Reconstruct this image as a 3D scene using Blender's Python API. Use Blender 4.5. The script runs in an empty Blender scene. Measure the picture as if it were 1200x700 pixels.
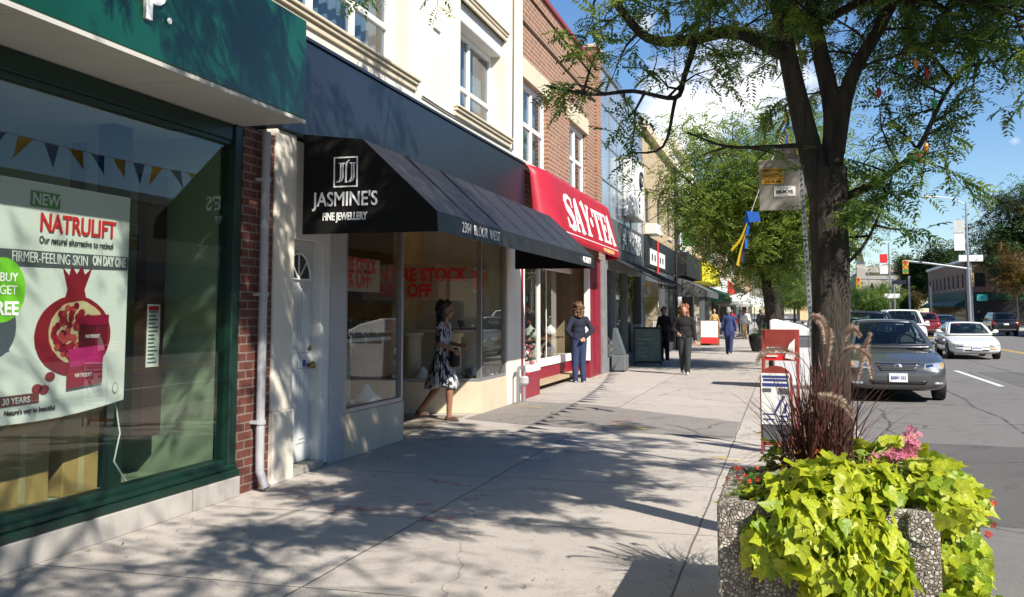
# Shopping street, built object by object
import bpy, bmesh, math, random
from math import sin, cos, pi, radians, sqrt, atan2
from mathutils import Vector, Matrix, Quaternion
from mathutils.bvhtree import BVHTree
random.seed(11)
RND = random.Random(5)
SC = bpy.context.scene
COL = SC.collection
ORG = {}

# ------------------------------------------------------------------ objects
def tag(o, label, cat, group=None):
    o['label'] = label; o['category'] = cat
    if group: o['group'] = group
    return o

def thing(name, label, cat, loc=(0, 0, 0), group=None, rz=0.0):
    o = bpy.data.objects.new(name, None)
    o.empty_display_size = .1
    COL.objects.link(o)
    o.location = loc; o.rotation_euler = (0, 0, rz)
    ORG[o.name] = Vector(loc)
    return tag(o, label, cat, group)

def copy_tree(o, parent=None):
    c = o.copy(); COL.objects.link(c); c.parent = parent
    if o.name in ORG: ORG[c.name] = ORG[o.name].copy()
    for ch in list(o.children): copy_tree(ch, c)
    return c

def link(name, me, m, parent=None, smooth=False):
    if m is not None:
        for x in (m if isinstance(m, (list, tuple)) else [m]): me.materials.append(x)
    o = bpy.data.objects.new(name, me); COL.objects.link(o)
    if smooth: me.polygons.foreach_set('use_smooth', [True]*len(me.polygons))
    if parent is not None: o.parent = parent
    return o

class MB:
    def __init__(s): s.v = []; s.f = []; s.mi = []; s.cur = 0
    def add(s, vs, fs):
        b = len(s.v)
        s.v += [tuple(v) for v in vs]
        s.f += [tuple(i+b for i in f) for f in fs]
        s.mi += [s.cur]*len(fs)
        return s
    def box(s, x0, x1, y0, y1, z0, z1):
        v = [(x, y, z) for z in (z0, z1) for y in (y0, y1) for x in (x0, x1)]
        return s.add(v, [(0, 2, 3, 1), (4, 5, 7, 6), (0, 1, 5, 4), (2, 6, 7, 3), (0, 4, 6, 2), (1, 3, 7, 5)])
    def quad(s, *p): return s.add(p, [tuple(range(len(p)))])
    def prism(s, pts, ax, a, b):
        """pts: 2D polygon; ax 'x': (y,z) extruded over x; 'y': (x,z); 'z': (x,y)"""
        n = len(pts)
        def P(p, t):
            return {'x': (t, p[0], p[1]), 'y': (p[0], t, p[1]), 'z': (p[0], p[1], t)}[ax]
        v = [P(p, a) for p in pts]+[P(p, b) for p in pts]
        f = [(i, (i+1) % n, n+(i+1) % n, n+i) for i in range(n)]+[tuple(range(n))[::-1], tuple(range(n, 2*n))]
        return s.add(v, f)
    def tube(s, pts, r, n=8, cap=True, flat=1.0):
        pts = [Vector(p) for p in pts]; m = len(pts)
        rs = r if isinstance(r, (list, tuple)) else [r]*m
        t0 = (pts[1]-pts[0]).normalized()
        u = t0.orthogonal().normalized(); vs = []; fs = []
        for i, p in enumerate(pts):
            t = (pts[min(i+1, m-1)]-pts[max(i-1, 0)])
            t = t.normalized() if t.length > 1e-9 else t0
            u = (u-t*u.dot(t)); u = u.normalized() if u.length > 1e-6 else t.orthogonal().normalized()
            w = t.cross(u)
            for k in range(n):
                a = 2*pi*k/n
                vs.append(p+(u*cos(a)+w*sin(a)*flat)*rs[i])
        for i in range(m-1):
            for k in range(n):
                a = i*n+k; b = i*n+(k+1) % n
                fs.append((a, b, b+n, a+n))
        if cap: fs += [tuple(range(n))[::-1], tuple(range((m-1)*n, m*n))]
        return s.add(vs, fs)
    def lathe(s, prof, c=(0, 0, 0), n=24, ax='z', flute=None):
        vs = []; fs = []; m = len(prof)
        for r, z in prof:
            for k in range(n):
                a = 2*pi*k/n; rr = r*(flute(a) if flute else 1)
                q = (rr*cos(a), rr*sin(a), z)
                if ax == 'x': q = (q[2], q[0], q[1])
                elif ax == 'y': q = (q[1], q[2], q[0])
                vs.append((c[0]+q[0], c[1]+q[1], c[2]+q[2]))
        for i in range(m-1):
            for k in range(n):
                a = i*n+k; b = i*n+(k+1) % n
                fs.append((a, b, b+n, a+n))
        fs += [tuple(range(n))[::-1], tuple(range((m-1)*n, m*n))]
        return s.add(vs, fs)
    def ell(s, c, r, n=14, m=9, rot=None):
        if isinstance(r, (int, float)): r = (r, r, r)
        vs = []; fs = []
        for i in range(m+1):
            t = pi*i/m
            for k in range(n):
                a = 2*pi*k/n
                q = Vector((r[0]*sin(t)*cos(a), r[1]*sin(t)*sin(a), r[2]*cos(t)))
                if rot: q = rot @ q
                vs.append((c[0]+q.x, c[1]+q.y, c[2]+q.z))
        for i in range(m):
            for k in range(n):
                a = i*n+k; b = i*n+(k+1) % n
                fs.append((a, a+n, b+n, b))
        return s.add(vs, fs)
    def cone(s, p0, r0, p1, r1, n=12):
        """closed capsule for remeshed bodies"""
        p0, p1 = Vector(p0), Vector(p1)
        s.tube([p0, p1], [r0, r1], n); s.ell(p0, r0, n, 7); s.ell(p1, r1, n, 7)
        return s
    def loft(s, rings, cap=True):
        n = len(rings[0]); vs = [p for r in rings for p in r]; fs = []
        for i in range(len(rings)-1):
            for k in range(n):
                a = i*n+k; b = i*n+(k+1) % n
                fs.append((a, b, b+n, a+n))
        if cap: fs += [tuple(range(n))[::-1], tuple(range((len(rings)-1)*n, len(rings)*n))]
        return s.add(vs, fs)
    def strip(s, fn, nu, nv, u0=0, u1=1, v0=0, v1=1):
        vs = [fn(u0+(u1-u0)*i/nu, v0+(v1-v0)*j/nv) for j in range(nv+1) for i in range(nu+1)]
        fs = [(j*(nu+1)+i, j*(nu+1)+i+1, (j+1)*(nu+1)+i+1, (j+1)*(nu+1)+i) for j in range(nv) for i in range(nu)]
        return s.add(vs, fs)
    def build(s, name, m, parent=None, smooth=False, bevel=0, local=False, seg=2, solid=0, sub=0, remesh=0, fix=False):
        if parent is not None:
            off = Vector((0, 0, 0)) if local else ORG.get(parent.name, Vector((0, 0, 0)))
        else:
            xs = [v[0] for v in s.v]; ys = [v[1] for v in s.v]; zs = [v[2] for v in s.v]
            off = Vector(((min(xs)+max(xs))/2, (min(ys)+max(ys))/2, min(zs)))
        me = bpy.data.meshes.new(name)
        me.from_pydata([(v[0]-off.x, v[1]-off.y, v[2]-off.z) for v in s.v], [], s.f)
        ms = m if isinstance(m, (list, tuple)) else [m]
        if len(ms) > 1: me.polygons.foreach_set('material_index', s.mi)
        if fix:
            b = bmesh.new(); b.from_mesh(me); bmesh.ops.remove_doubles(b, verts=b.verts, dist=1e-5)
            bmesh.ops.recalc_face_normals(b, faces=b.faces); b.to_mesh(me); b.free()
        o = link(name, me, ms, parent, smooth)
        if parent is None: o.location = off; ORG[o.name] = off
        else: ORG[o.name] = Vector((0, 0, 0)) if local else off
        if remesh:
            d = o.modifiers.new('r', 'REMESH'); d.mode = 'VOXEL'; d.voxel_size = remesh; d.use_smooth_shade = True
            d = o.modifiers.new('s', 'SMOOTH'); d.factor = .5; d.iterations = 4
        if solid:
            d = o.modifiers.new('t', 'SOLIDIFY'); d.thickness = solid; d.offset = -1
        if sub:
            d = o.modifiers.new('u', 'SUBSURF'); d.levels = d.render_levels = sub
        if bevel:
            d = o.modifiers.new('b', 'BEVEL'); d.width = bevel; d.segments = seg; d.limit_method = 'ANGLE'; d.angle_limit = radians(40)
        return o

def struct(name, mb, m, **k):
    o = mb.build(name, m, **k); o['kind'] = 'structure'; return o

def text(body, size, m, parent, at, xd=(0, 1, 0), up=(0, 0, 1), ext=.004, bold=0, sx=1.0, align='CENTER', name='lettering', local=False, shear=0, space=1.0):
    cu = bpy.data.curves.new('t', 'FONT'); cu.body = body; cu.size = size; cu.extrude = ext; cu.offset = bold
    cu.align_x = align; cu.shear = shear; cu.space_character = space; cu.resolution_u = 4
    t = bpy.data.objects.new('t', cu); COL.objects.link(t)
    bpy.context.view_layer.update()
    me = bpy.data.meshes.new_from_object(t.evaluated_get(bpy.context.evaluated_depsgraph_get()))
    bpy.data.objects.remove(t); bpy.data.curves.remove(cu)
    X = Vector(xd).normalized(); U = Vector(up); U = (U-X*U.dot(X)).normalized(); N = X.cross(U)
    A = Vector(at) if local or parent is None else Vector(at)-ORG.get(parent.name, Vector((0, 0, 0)))
    M4 = Matrix(((X.x*sx, U.x, N.x, A.x), (X.y*sx, U.y, N.y, A.y), (X.z*sx, U.z, N.z, A.z), (0, 0, 0, 1)))
    me.transform(M4); me.materials.clear(); me.name = name
    return link(name, me, m, parent)

# ------------------------------------------------------------------ materials
def nt(name):
    m = bpy.data.materials.new(name); m.use_nodes = True
    t = m.node_tree; b = t.nodes['Principled BSDF']
    return m, t, b
def N(t, typ, **k):
    n = t.nodes.new(typ)
    for a, v in k.items():
        if a.startswith('i_'):
            key = a[2:].replace('_', ' '); n.inputs[int(key) if key.isdigit() else key].default_value = v
        else: setattr(n, a, v)
    return n
def c4(c): return (c[0], c[1], c[2], 1)
def pos(t, scale=(1, 1, 1), coord='pos'):
    if coord == 'pos': g = N(t, 'ShaderNodeNewGeometry'); out = g.outputs['Position']
    else: g = N(t, 'ShaderNodeTexCoord'); out = g.outputs['Object']
    mp = N(t, 'ShaderNodeMapping'); mp.inputs['Scale'].default_value = scale
    t.links.new(out, mp.inputs['Vector']); return mp.outputs['Vector']
def ramp(t, fac, stops):
    r = N(t, 'ShaderNodeValToRGB'); e = r.color_ramp.elements
    while len(e) < len(stops): e.new(.5)
    for i, (p, c) in enumerate(stops): e[i].position = p; e[i].color = c4(c) if len(c) == 3 else c
    t.links.new(fac, r.inputs['Fac']); return r.outputs['Color']
def mix(t, fac, a, b, mode='MIX'):
    n = N(t, 'ShaderNodeMix', data_type='RGBA', blend_type=mode)
    for k, v in ((0, fac), (6, a), (7, b)):
        if hasattr(v, 'links'): t.links.new(v, n.inputs[k])
        else: n.inputs[k].default_value = v if k == 0 else c4(v)
    return n.outputs[2]
def noise(t, vec, scale, detail=4, rough=.6, dist=0):
    n = N(t, 'ShaderNodeTexNoise', i_Scale=scale, i_Detail=detail, i_Roughness=rough, i_Distortion=dist)
    t.links.new(vec, n.inputs['Vector']); return n.outputs['Fac']
def bump(t, b, h, strength=.3, dist=.01):
    n = N(t, 'ShaderNodeBump', i_Strength=strength, i_Distance=dist)
    t.links.new(h, n.inputs['Height']); t.links.new(n.outputs['Normal'], b.inputs['Normal'])

def mat(name, col, rough=.6, metal=0, var=.12, sc=3., bmp=0., bsc=60., spec=.5, col2=None, coat=0, coord='pos', stretch=(1, 1, 1), bd=.004, emit=0, grime=0):
    m, t, b = nt(name)
    v = pos(t, stretch, coord)
    n = noise(t, v, sc, 5)
    c0 = [x*(1-var) for x in col]; c1 = [min(1, x*(1+var)) for x in col] if col2 is None else col2
    out = ramp(t, n, [(.3, c0), (.7, c1)])
    if grime:
        g = noise(t, pos(t, (1, 1, .35), coord), 1.6, 8, .7)
        gf = ramp(t, g, [(.45, (0, 0, 0)), (.75, (grime,)*3)])
        out = mix(t, gf, out, [x*.35+.01 for x in col])
    t.links.new(out, b.inputs['Base Color'])
    b.inputs['Roughness'].default_value = rough; b.inputs['Metallic'].default_value = metal
    b.inputs['Specular IOR Level'].default_value = spec; b.inputs['Coat Weight'].default_value = coat
    if coat: b.inputs['Coat Roughness'].default_value = .04
    if rough > .2:
        rn = noise(t, v, sc*4, 3)
        mr = N(t, 'ShaderNodeMapRange', i_3=max(.05, rough-.1), i_4=min(1, rough+.1)); t.links.new(rn, mr.inputs[0]); t.links.new(mr.outputs[0], b.inputs['Roughness'])
    if bmp: bump(t, b, noise(t, v, bsc, 6), bmp, bd)
    if emit:
        b.inputs['Emission Color'].default_value = c4(col); b.inputs['Emission Strength'].default_value = emit
    return m

def glass(name, tint=(.93, .97, .94), ior=1.55, wob=.0):
    m, t, b = nt(name); t.nodes.remove(b)
    out = t.nodes['Material Output']
    tr = N(t, 'ShaderNodeBsdfTransparent'); tr.inputs['Color'].default_value = c4(tint)
    gl = N(t, 'ShaderNodeBsdfGlossy', i_Roughness=.004); gl.inputs['Color'].default_value = (1, 1, 1, 1)
    fr = N(t, 'ShaderNodeFresnel', i_IOR=ior)
    if wob:
        bp = N(t, 'ShaderNodeBump', i_Strength=wob, i_Distance=.02)
        t.links.new(noise(t, pos(t), .9, 1), bp.inputs['Height']); t.links.new(bp.outputs[0], gl.inputs['Normal'])
    mx = N(t, 'ShaderNodeMixShader')
    gb = N(t, 'ShaderNodeNewGeometry'); iv = N(t, 'ShaderNodeMath', operation='SUBTRACT', i_0=1.0); t.links.new(gb.outputs['Backfacing'], iv.inputs[1])
    fm = N(t, 'ShaderNodeMath', operation='MULTIPLY'); t.links.new(fr.outputs[0], fm.inputs[0]); t.links.new(iv.outputs[0], fm.inputs[1])
    t.links.new(fm.outputs[0], mx.inputs[0]); t.links.new(tr.outputs[0], mx.inputs[1]); t.links.new(gl.outputs[0], mx.inputs[2])
    t.links.new(mx.outputs[0], out.inputs['Surface'])
    return m

def brick(name, c1, c2, mortar, bw=.22, bh=.075, axis='yz', rough=.85, ms=.008, grime=.3):
    m, t, b = nt(name)
    g = N(t, 'ShaderNodeNewGeometry'); s = N(t, 'ShaderNodeSeparateXYZ'); c = N(t, 'ShaderNodeCombineXYZ')
    t.links.new(g.outputs['Position'], s.inputs[0])
    # fold x into the running direction so that returns and reveals also show courses
    ad = N(t, 'ShaderNodeMath', operation='ADD'); t.links.new(s.outputs[0], ad.inputs[0]); t.links.new(s.outputs[1], ad.inputs[1])
    t.links.new(ad.outputs[0], c.inputs[0]); t.links.new(s.outputs[2], c.inputs[1])
    br = N(t, 'ShaderNodeTexBrick', i_Scale=1.0)
    br.inputs['Brick Width'].default_value = bw; br.inputs['Row Height'].default_value = bh
    br.inputs['Mortar Size'].default_value = ms; br.inputs['Mortar Smooth'].default_value = .2; br.inputs['Bias'].default_value = 0
    br.inputs['Color1'].default_value = c4(c1); br.inputs['Color2'].default_value = c4(c2); br.inputs['Mortar'].default_value = c4(mortar)
    t.links.new(c.outputs[0], br.inputs['Vector'])
    n = noise(t, pos(t), 1.3, 8, .7)
    col = mix(t, ramp(t, n, [(.4, (0, 0, 0)), (.75, (grime,)*3)]), br.outputs['Color'], [x*.3 for x in c1])
    n2 = noise(t, pos(t), 18, 3)
    col = mix(t, .35, col, ramp(t, n2, [(.3, [x*.6 for x in c1]), (.7, [min(1, x*1.5) for x in c2])]))
    t.links.new(col, b.inputs['Base Color']); b.inputs['Roughness'].default_value = rough
    inv = N(t, 'ShaderNodeMath', operation='SUBTRACT', i_0=1.0); t.links.new(br.outputs['Fac'], inv.inputs[1])
    bump(t, b, inv.outputs[0], .8, .008)
    return m

def leafmat(name, c0, c1, trans=.45, sc=2.5, rough=.5):
    m, t, b = nt(name)
    out = t.nodes['Material Output']
    n = noise(t, pos(t), sc, 3); n2 = noise(t, pos(t), sc*14, 2)
    gi = N(t, 'ShaderNodeNewGeometry'); av = N(t, 'ShaderNodeMix', data_type='FLOAT', i_0=.55); t.links.new(n, av.inputs[2]); t.links.new(gi.outputs['Random Per Island'], av.inputs[3])
    col = ramp(t, av.outputs[0], [(.15, c0), (.8, c1)])
    col = mix(t, ramp(t, n2, [(.35, (0, 0, 0)), (.65, (.6,)*3)]), col, [x*.55 for x in c0])
    t.links.new(col, b.inputs['Base Color']); b.inputs['Roughness'].default_value = rough
    if sc >= 6: bump(t, b, noise(t, pos(t), 55, 3), .35, .006)
    tl = N(t, 'ShaderNodeBsdfTranslucent'); t.links.new(mix(t, .5, col, c1, 'SCREEN'), tl.inputs['Color'])
    mx = N(t, 'ShaderNodeMixShader', i_0=trans)
    t.links.new(b.outputs[0], mx.inputs[1]); t.links.new(tl.outputs[0], mx.inputs[2]); t.links.new(mx.outputs[0], out.inputs['Surface'])
    return m

M = {}
M['white_trim'] = mat('white_trim', (.72, .71, .68), .5, var=.06, grime=.12)
M['white_paint'] = mat('white_paint', (.78, .78, .76), .45, var=.03)
M['stucco'] = mat('stucco', (.74, .69, .59), .9, var=.05, sc=2, bmp=.3, bsc=120, grime=.22)
M['cream'] = mat('cream_stone', (.62, .54, .40), .8, var=.06, sc=3, bmp=.15, bsc=90, grime=.2)
M['tile_cream'] = mat('tile_cream', (.6, .52, .38), .55, var=.06, sc=4, grime=.25)
M['green_panel'] = mat('green_panel', (.002, .058, .032), .2, var=.25, sc=1.2, spec=.6)
M['green_frame'] = mat('green_frame', (.003, .024, .016), .4, var=.2, sc=6)
M['soffit'] = mat('soffit', (.5, .49, .46), .7, var=.06, sc=1.5, grime=.15)
M['dark'] = mat('dark_interior', (.02, .02, .018), .9)
M['black'] = mat('black_paint', (.012, .012, .013), .5)
M['rubber'] = mat('rubber', (.018, .018, .018), .85)
M['chrome'] = mat('chrome', (.7, .7, .7), .15, 1, var=.03)
M['steel'] = mat('galvanized', (.36, .38, .4), .45, .8, var=.15, sc=12)
M['pipe'] = mat('pipe_paint', (.42, .42, .45), .5, var=.1, sc=6, grime=.3)
M['band'] = mat('band_panel', (.013, .017, .030), .35, var=.15, sc=1, spec=.6)
M['awning_black'] = mat('awning_black', (.015, .0155, .018), .45, var=.3, sc=2.2, bmp=.2, bsc=300, stretch=(1, .6, 1))
M['awning_side_shade'] = mat('awning_side_shade', (.007, .007, .007), .8, var=.2, sc=3, spec=.2)  # black side cloth, colour darkened further to stand in for foliage shade
M['awning_red'] = mat('awning_red', (.40, .012, .03), .45, var=.12, sc=1.5)
M['red_paint'] = mat('red_paint', (.25, .012, .03), .45, var=.15, sc=3, grime=.2)
M['letter_white'] = mat('letter_white', (.82, .82, .82), .5, var=.02)
M['gold'] = mat('gold_text', (.75, .5, .18), .5, var=.05)
M['brick_red'] = brick('brick_red', (.19, .080, .042), (.33, .155, .085), (.50, .45, .38), bw=.24, bh=.085, ms=.013)
M['brick_dark'] = brick('brick_dark', (.085, .026, .018), (.15, .045, .03), (.27, .24, .21), bw=.22, bh=.072)
M['brick_buff'] = brick('brick_buff', (.44, .33, .19), (.52, .40, .25), (.46, .40, .32))
M['brick_brown'] = brick('brick_brown', (.20, .09, .06), (.27, .13, .08), (.30, .26, .22))
M['coping'] = mat('coping_red', (.28, .04, .04), .5, var=.1)
M['glass'] = glass('shop_glass', (.86, .90, .87), 1.72, .0)
M['glass_clear'] = glass('clear_glass', (.90, .92, .90), 1.36)
M['glass_up'] = glass('upper_glass', (.6, .68, .74), 1.9)
M['curtain'] = mat('curtain', (.55, .55, .53), .9, var=.15, sc=2, stretch=(1, 9, .2))
M['int_wall'] = mat('interior_wall', (.24, .30, .20), .8, var=.08)
M['int_warm'] = mat('interior_warm', (.78, .54, .29), .8, var=.2)
M['wood'] = mat('wood', (.22, .10, .045), .5, var=.3, sc=3, stretch=(1, 1, 8))
M['carton'] = mat('carton', (.42, .27, .10), .8, var=.12, sc=3)
M['mirror_blue'] = mat('mirror_panel', (.42, .47, .53), .18, .45, var=.25, sc=.5)
M['sign_grey'] = mat('sign_grey', (.10, .11, .12), .5, var=.15)
M['paper'] = mat('paper_white', (.78, .79, .78), .6, var=.03)
M['red_print'] = mat('red_print', (.62, .02, .02), .6, var=.05)
M['yellow_sign'] = mat('yellow_sign', (.75, .68, .03), .5, var=.04)
M['awning_green'] = mat('awning_green', (.01, .07, .045), .6, var=.2)
M['awning_grey'] = mat('awning_grey', (.10, .10, .10), .6, var=.2)
M['concrete_far'] = mat('concrete_wall', (.38, .35, .30), .85, var=.1, grime=.2)
CLOUDS = [((-.030, .972, .226), .20, .46), ((-.085, .975, .195), .16, .45), ((-.129, .949, .288), .07, .2), ((.206, .966, .157), .06, .24),
          ((-.30, .918, .266), .12, .12), ((.157, .98, .122), .05, .1)]
# ------------------------------------------------------------------ camera, light, sky
cam = bpy.data.cameras.new('camera'); co = bpy.data.objects.new('camera', cam); COL.objects.link(co)
co.location = (0, 0, 1.48); co.rotation_euler = (radians(90+4.9566), 0, radians(15.755))
cam.sensor_fit = 'HORIZONTAL'; cam.sensor_width = 36; cam.lens = 33.9; cam.shift_y = -.0675
cam.clip_end = 3000; cam.clip_start = .05
SC.camera = co
SUN = Vector((.600, -.475, .643)).normalized()
sl = bpy.data.lights.new('sun', 'SUN'); sl.energy = 5.0; sl.angle = radians(.53); sl.color = (1, .93, .82)
so = bpy.data.objects.new('sun', sl); COL.objects.link(so); so.location = (30, -25, 40)
so.rotation_euler = (-SUN).to_track_quat('-Z', 'Y').to_euler()
w = bpy.data.worlds.new('World'); SC.world = w; w.use_nodes = True
t = w.node_tree; bg = t.nodes['Background']
sky = N(t, 'ShaderNodeTexSky', sky_type='NISHITA'); sky.sun_disc = False
sky.sun_elevation = radians(40); sky.sun_rotation = atan2(.6, -.475); sky.air_density = 1.0; sky.dust_density = .1; sky.ozone_density = 2.0
tc = N(t, 'ShaderNodeTexCoord')
nz = N(t, 'ShaderNodeTexNoise', i_Scale=5.5, i_Detail=9, i_Roughness=.62, i_Distortion=.2)
mpn = N(t, 'ShaderNodeMapping'); mpn.inputs['Scale'].default_value = (1, 1, 1.7)
t.links.new(tc.outputs['Generated'], mpn.inputs['Vector']); t.links.new(mpn.outputs[0], nz.inputs['Vector'])
acc = None
for d, r0, gain in CLOUDS:
    vm = N(t, 'ShaderNodeVectorMath', operation='DISTANCE'); t.links.new(tc.outputs['Generated'], vm.inputs[0]); vm.inputs[1].default_value = d
    mr = N(t, 'ShaderNodeMapRange', i_1=0.0, i_2=r0, i_3=gain, i_4=-.5); mr.clamp = True; t.links.new(vm.outputs['Value'], mr.inputs[0])
    if acc is None: acc = mr.outputs[0]
    else:
        mm = N(t, 'ShaderNodeMath', operation='MAXIMUM'); t.links.new(acc, mm.inputs[0]); t.links.new(mr.outputs[0], mm.inputs[1]); acc = mm.outputs[0]
ad = N(t, 'ShaderNodeMath', operation='ADD'); t.links.new(acc, ad.inputs[0]); t.links.new(nz.outputs['Fac'], ad.inputs[1])
cf = ramp(t, ad.outputs[0], [(.62, (0, 0, 0)), (.86, (1, 1, 1))])
hs0 = N(t, 'ShaderNodeHueSaturation', i_Saturation=1.15, i_Value=1.12); t.links.new(sky.outputs[0], hs0.inputs['Color'])
hs = N(t, 'ShaderNodeMix', data_type='RGBA', blend_type='MULTIPLY', i_0=1.0); t.links.new(hs0.outputs[0], hs.inputs[6]); hs.inputs[7].default_value = (.92, .99, 1.08, 1)
cm = N(t, 'ShaderNodeMix', data_type='RGBA'); t.links.new(cf, cm.inputs[0]); t.links.new(hs.outputs[2], cm.inputs[6]); cm.inputs[7].default_value = (10.8, 10.8, 11, 1)
t.links.new(cm.outputs[2], bg.inputs['Color']); bg.inputs['Strength'].default_value = .076
SC.view_settings.view_transform = 'Standard'; SC.view_settings.look = 'None'; SC.view_settings.exposure = .70; SC.view_settings.gamma = 1
SC.cycles.max_bounces = 8; SC.cycles.transparent_max_bounces = 12; SC.cycles.use_denoising = True; SC.cycles.caustics_reflective = False
SC.cycles.caustics_refractive = False

# ------------------------------------------------------------------ ground
def lines(t, coord, period, width, offset=0.0):
    """1 on a line every `period` along a separated coordinate output"""
    a = N(t, 'ShaderNodeMath', operation='ADD', i_1=offset+100*period); t.links.new(coord, a.inputs[0])
    m_ = N(t, 'ShaderNodeMath', operation='MODULO', i_1=period); t.links.new(a.outputs[0], m_.inputs[0])
    l = N(t, 'ShaderNodeMath', operation='LESS_THAN', i_1=width); t.links.new(m_.outputs[0], l.inputs[0])
    return l.outputs[0]
def pavement(name, base, joints=True):
    m, t, b = nt(name)
    v = pos(t)
    big = noise(t, v, .55, 6, .65); mid = noise(t, v, 3.2, 6, .7); fine = noise(t, v, 90, 3, .7); sp = noise(t, v, 23, 2, .5)
    col = ramp(t, big, [(.3, [x*.80 for x in base]), (.7, [x*1.10 for x in base])])
    col = mix(t, .4, col, ramp(t, mid, [(.3, [x*.72 for x in base]), (.68, [x*1.2 for x in base])]))
    col = mix(t, .45, col, ramp(t, fine, [(.3, [x*.55 for x in base]), (.7, [x*1.4 for x in base])]))
    col = mix(t, ramp(t, sp, [(.68, (0, 0, 0)), (.74, (.75,)*3)]), col, [x*.32 for x in base])   # gum spots
    g = N(t, 'ShaderNodeNewGeometry'); s = N(t, 'ShaderNodeSeparateXYZ')
    wv = N(t, 'ShaderNodeVectorMath', operation='MULTIPLY_ADD'); nn = N(t, 'ShaderNodeTexNoise', i_Scale=1.5, i_Detail=4)
    t.links.new(g.outputs['Position'], nn.inputs['Vector']); t.links.new(nn.outputs['Color'], wv.inputs[0]); wv.inputs[1].default_value = (.03, .03, 0); t.links.new(g.outputs['Position'], wv.inputs[2])
    t.links.new(wv.outputs[0], s.inputs[0])
    st_ = noise(t, v, 1.1, 9, .75, .4)
    col = mix(t, ramp(t, st_, [(.53, (0, 0, 0)), (.66, (.6,)*3)]), col, [x*.45 for x in base])
    sp2 = noise(t, v, 60, 1, .5)
    col = mix(t, ramp(t, sp2, [(.70, (0, 0, 0)), (.73, (.8,)*3)]), col, [x*.3 for x in base])
    h = fine
    if joints:
        jt = None
        for co_, per, wd, off in ((s.outputs[1], 1.83, .014, .62), (s.outputs[0], 1.95, .014, .60)):
            l = lines(t, co_, per, wd, off)
            if jt is None: jt = l
            else:
                mx = N(t, 'ShaderNodeMath', operation='MAXIMUM'); t.links.new(jt, mx.inputs[0]); t.links.new(l, mx.inputs[1]); jt = mx.outputs[0]
        jm = N(t, 'ShaderNodeMath', operation='MULTIPLY', i_1=.8); t.links.new(jt, jm.inputs[0])
        col = mix(t, jm.outputs[0], col, (.06, .055, .05))
        # slab-to-slab tone
        vo = N(t, 'ShaderNodeTexWhiteNoise', noise_dimensions='2D'); sv = N(t, 'ShaderNodeVectorMath', operation='FLOOR')
        sc2 = N(t, 'ShaderNodeVectorMath', operation='MULTIPLY_ADD'); sc2.inputs[1].default_value = (1/1.95, 1/1.83, 0); sc2.inputs[2].default_value = (.6/1.95+100, .62/1.83+100, 0)
        t.links.new(wv.outputs[0], sc2.inputs[0]); t.links.new(sc2.outputs[0], sv.inputs[0]); t.links.new(sv.outputs[0], vo.inputs['Vector'])
        col = mix(t, .35, col, ramp(t, vo.outputs['Value'], [(0, (.72, .72, .72)), (1, (1, 1, 1))]), 'MULTIPLY')
    cr = N(t, 'ShaderNodeTexVoronoi', feature='DISTANCE_TO_EDGE', i_Scale=.33, i_Randomness=1.0)
    wv2 = N(t, 'ShaderNodeVectorMath', operation='MULTIPLY_ADD'); n3 = N(t, 'ShaderNodeTexNoise', i_Scale=3, i_Detail=6)
    t.links.new(g.outputs['Position'], n3.inputs['Vector']); t.links.new(n3.outputs['Color'], wv2.inputs[0]); wv2.inputs[1].default_value = (.35, .35, 0); t.links.new(g.outputs['Position'], wv2.inputs[2])
    t.links.new(wv2.outputs[0], cr.inputs['Vector'])
    lt = N(t, 'ShaderNodeMath', operation='LESS_THAN', i_1=.0016 if joints else .006); t.links.new(cr.outputs['Distance'], lt.inputs[0])
    msk = N(t, 'ShaderNodeMath', operation='MULTIPLY'); t.links.new(lt.outputs[0], msk.inputs[0]); t.links.new(ramp(t, big, [(.45, (0, 0, 0)), (.55, (.7,)*3)]), msk.inputs[1])
    col = mix(t, msk.outputs[0], col, [x*.3 for x in base])
    t.links.new(col, b.inputs['Base Color']); b.inputs['Roughness'].default_value = .88; b.inputs['Specular IOR Level'].default_value = .3
    bump(t, b, fine, .5, .006)
    return m
M['sidewalk'] = pavement('concrete_sidewalk', (.47, .428, .388))
M['kerb'] = pavement('kerb_concrete', (.42, .39, .35), False)
M['asphalt'] = pavement('asphalt', (.185, .178, .172), False)
M['patch'] = pavement('asphalt_patch', (.25, .232, .215), False)
def marking(name, c, cover=.6):
    m, t, b = nt(name); out = t.nodes['Material Output']
    n = noise(t, pos(t), 9, 7, .75)
    b.inputs['Base Color'].default_value = c4(c); b.inputs['Roughness'].default_value = .8
    tr = N(t, 'ShaderNodeBsdfTransparent'); mx = N(t, 'ShaderNodeMixShader')
    t.links.new(ramp(t, n, [(cover-.12, (1, 1, 1)), (cover+.06, (0, 0, 0))]), mx.inputs[0])
    t.links.new(tr.outputs[0], mx.inputs[1]); t.links.new(b.outputs[0], mx.inputs[2]); t.links.new(mx.outputs[0], out.inputs['Surface'])
    return m
M['mark_white'] = marking('marking_white', (.7, .7, .68), .68)
M['mark_yellow'] = marking('marking_yellow', (.62, .42, .06), .66)
M['spray_red'] = marking('spray_red', (.66, .17, .15), .47)
M['spray_yellow'] = marking('spray_yellow', (.58, .40, .08), .50)

KX = .86
struct('ground', MB().box(-1500, 1500, -400, 2500, -.6, -.15), mat('earth', (.13, .12, .09), .95, var=.2, sc=.2))
struct('road', MB().box(KX-.3, 17.6, -60, 420, -.4, -.13), M['asphalt'])
struct('sidewalk', MB().box(-9.5, KX-.16, -40, 420, -.3, 0), M['sidewalk'])
struct('kerb', MB().box(KX-.16, KX, -40, 420, -.3, .004), M['kerb'], bevel=.02)
struct('far_sidewalk', MB().box(17.6, 30, -60, 420, -.3, .02), M['sidewalk'])
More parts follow.
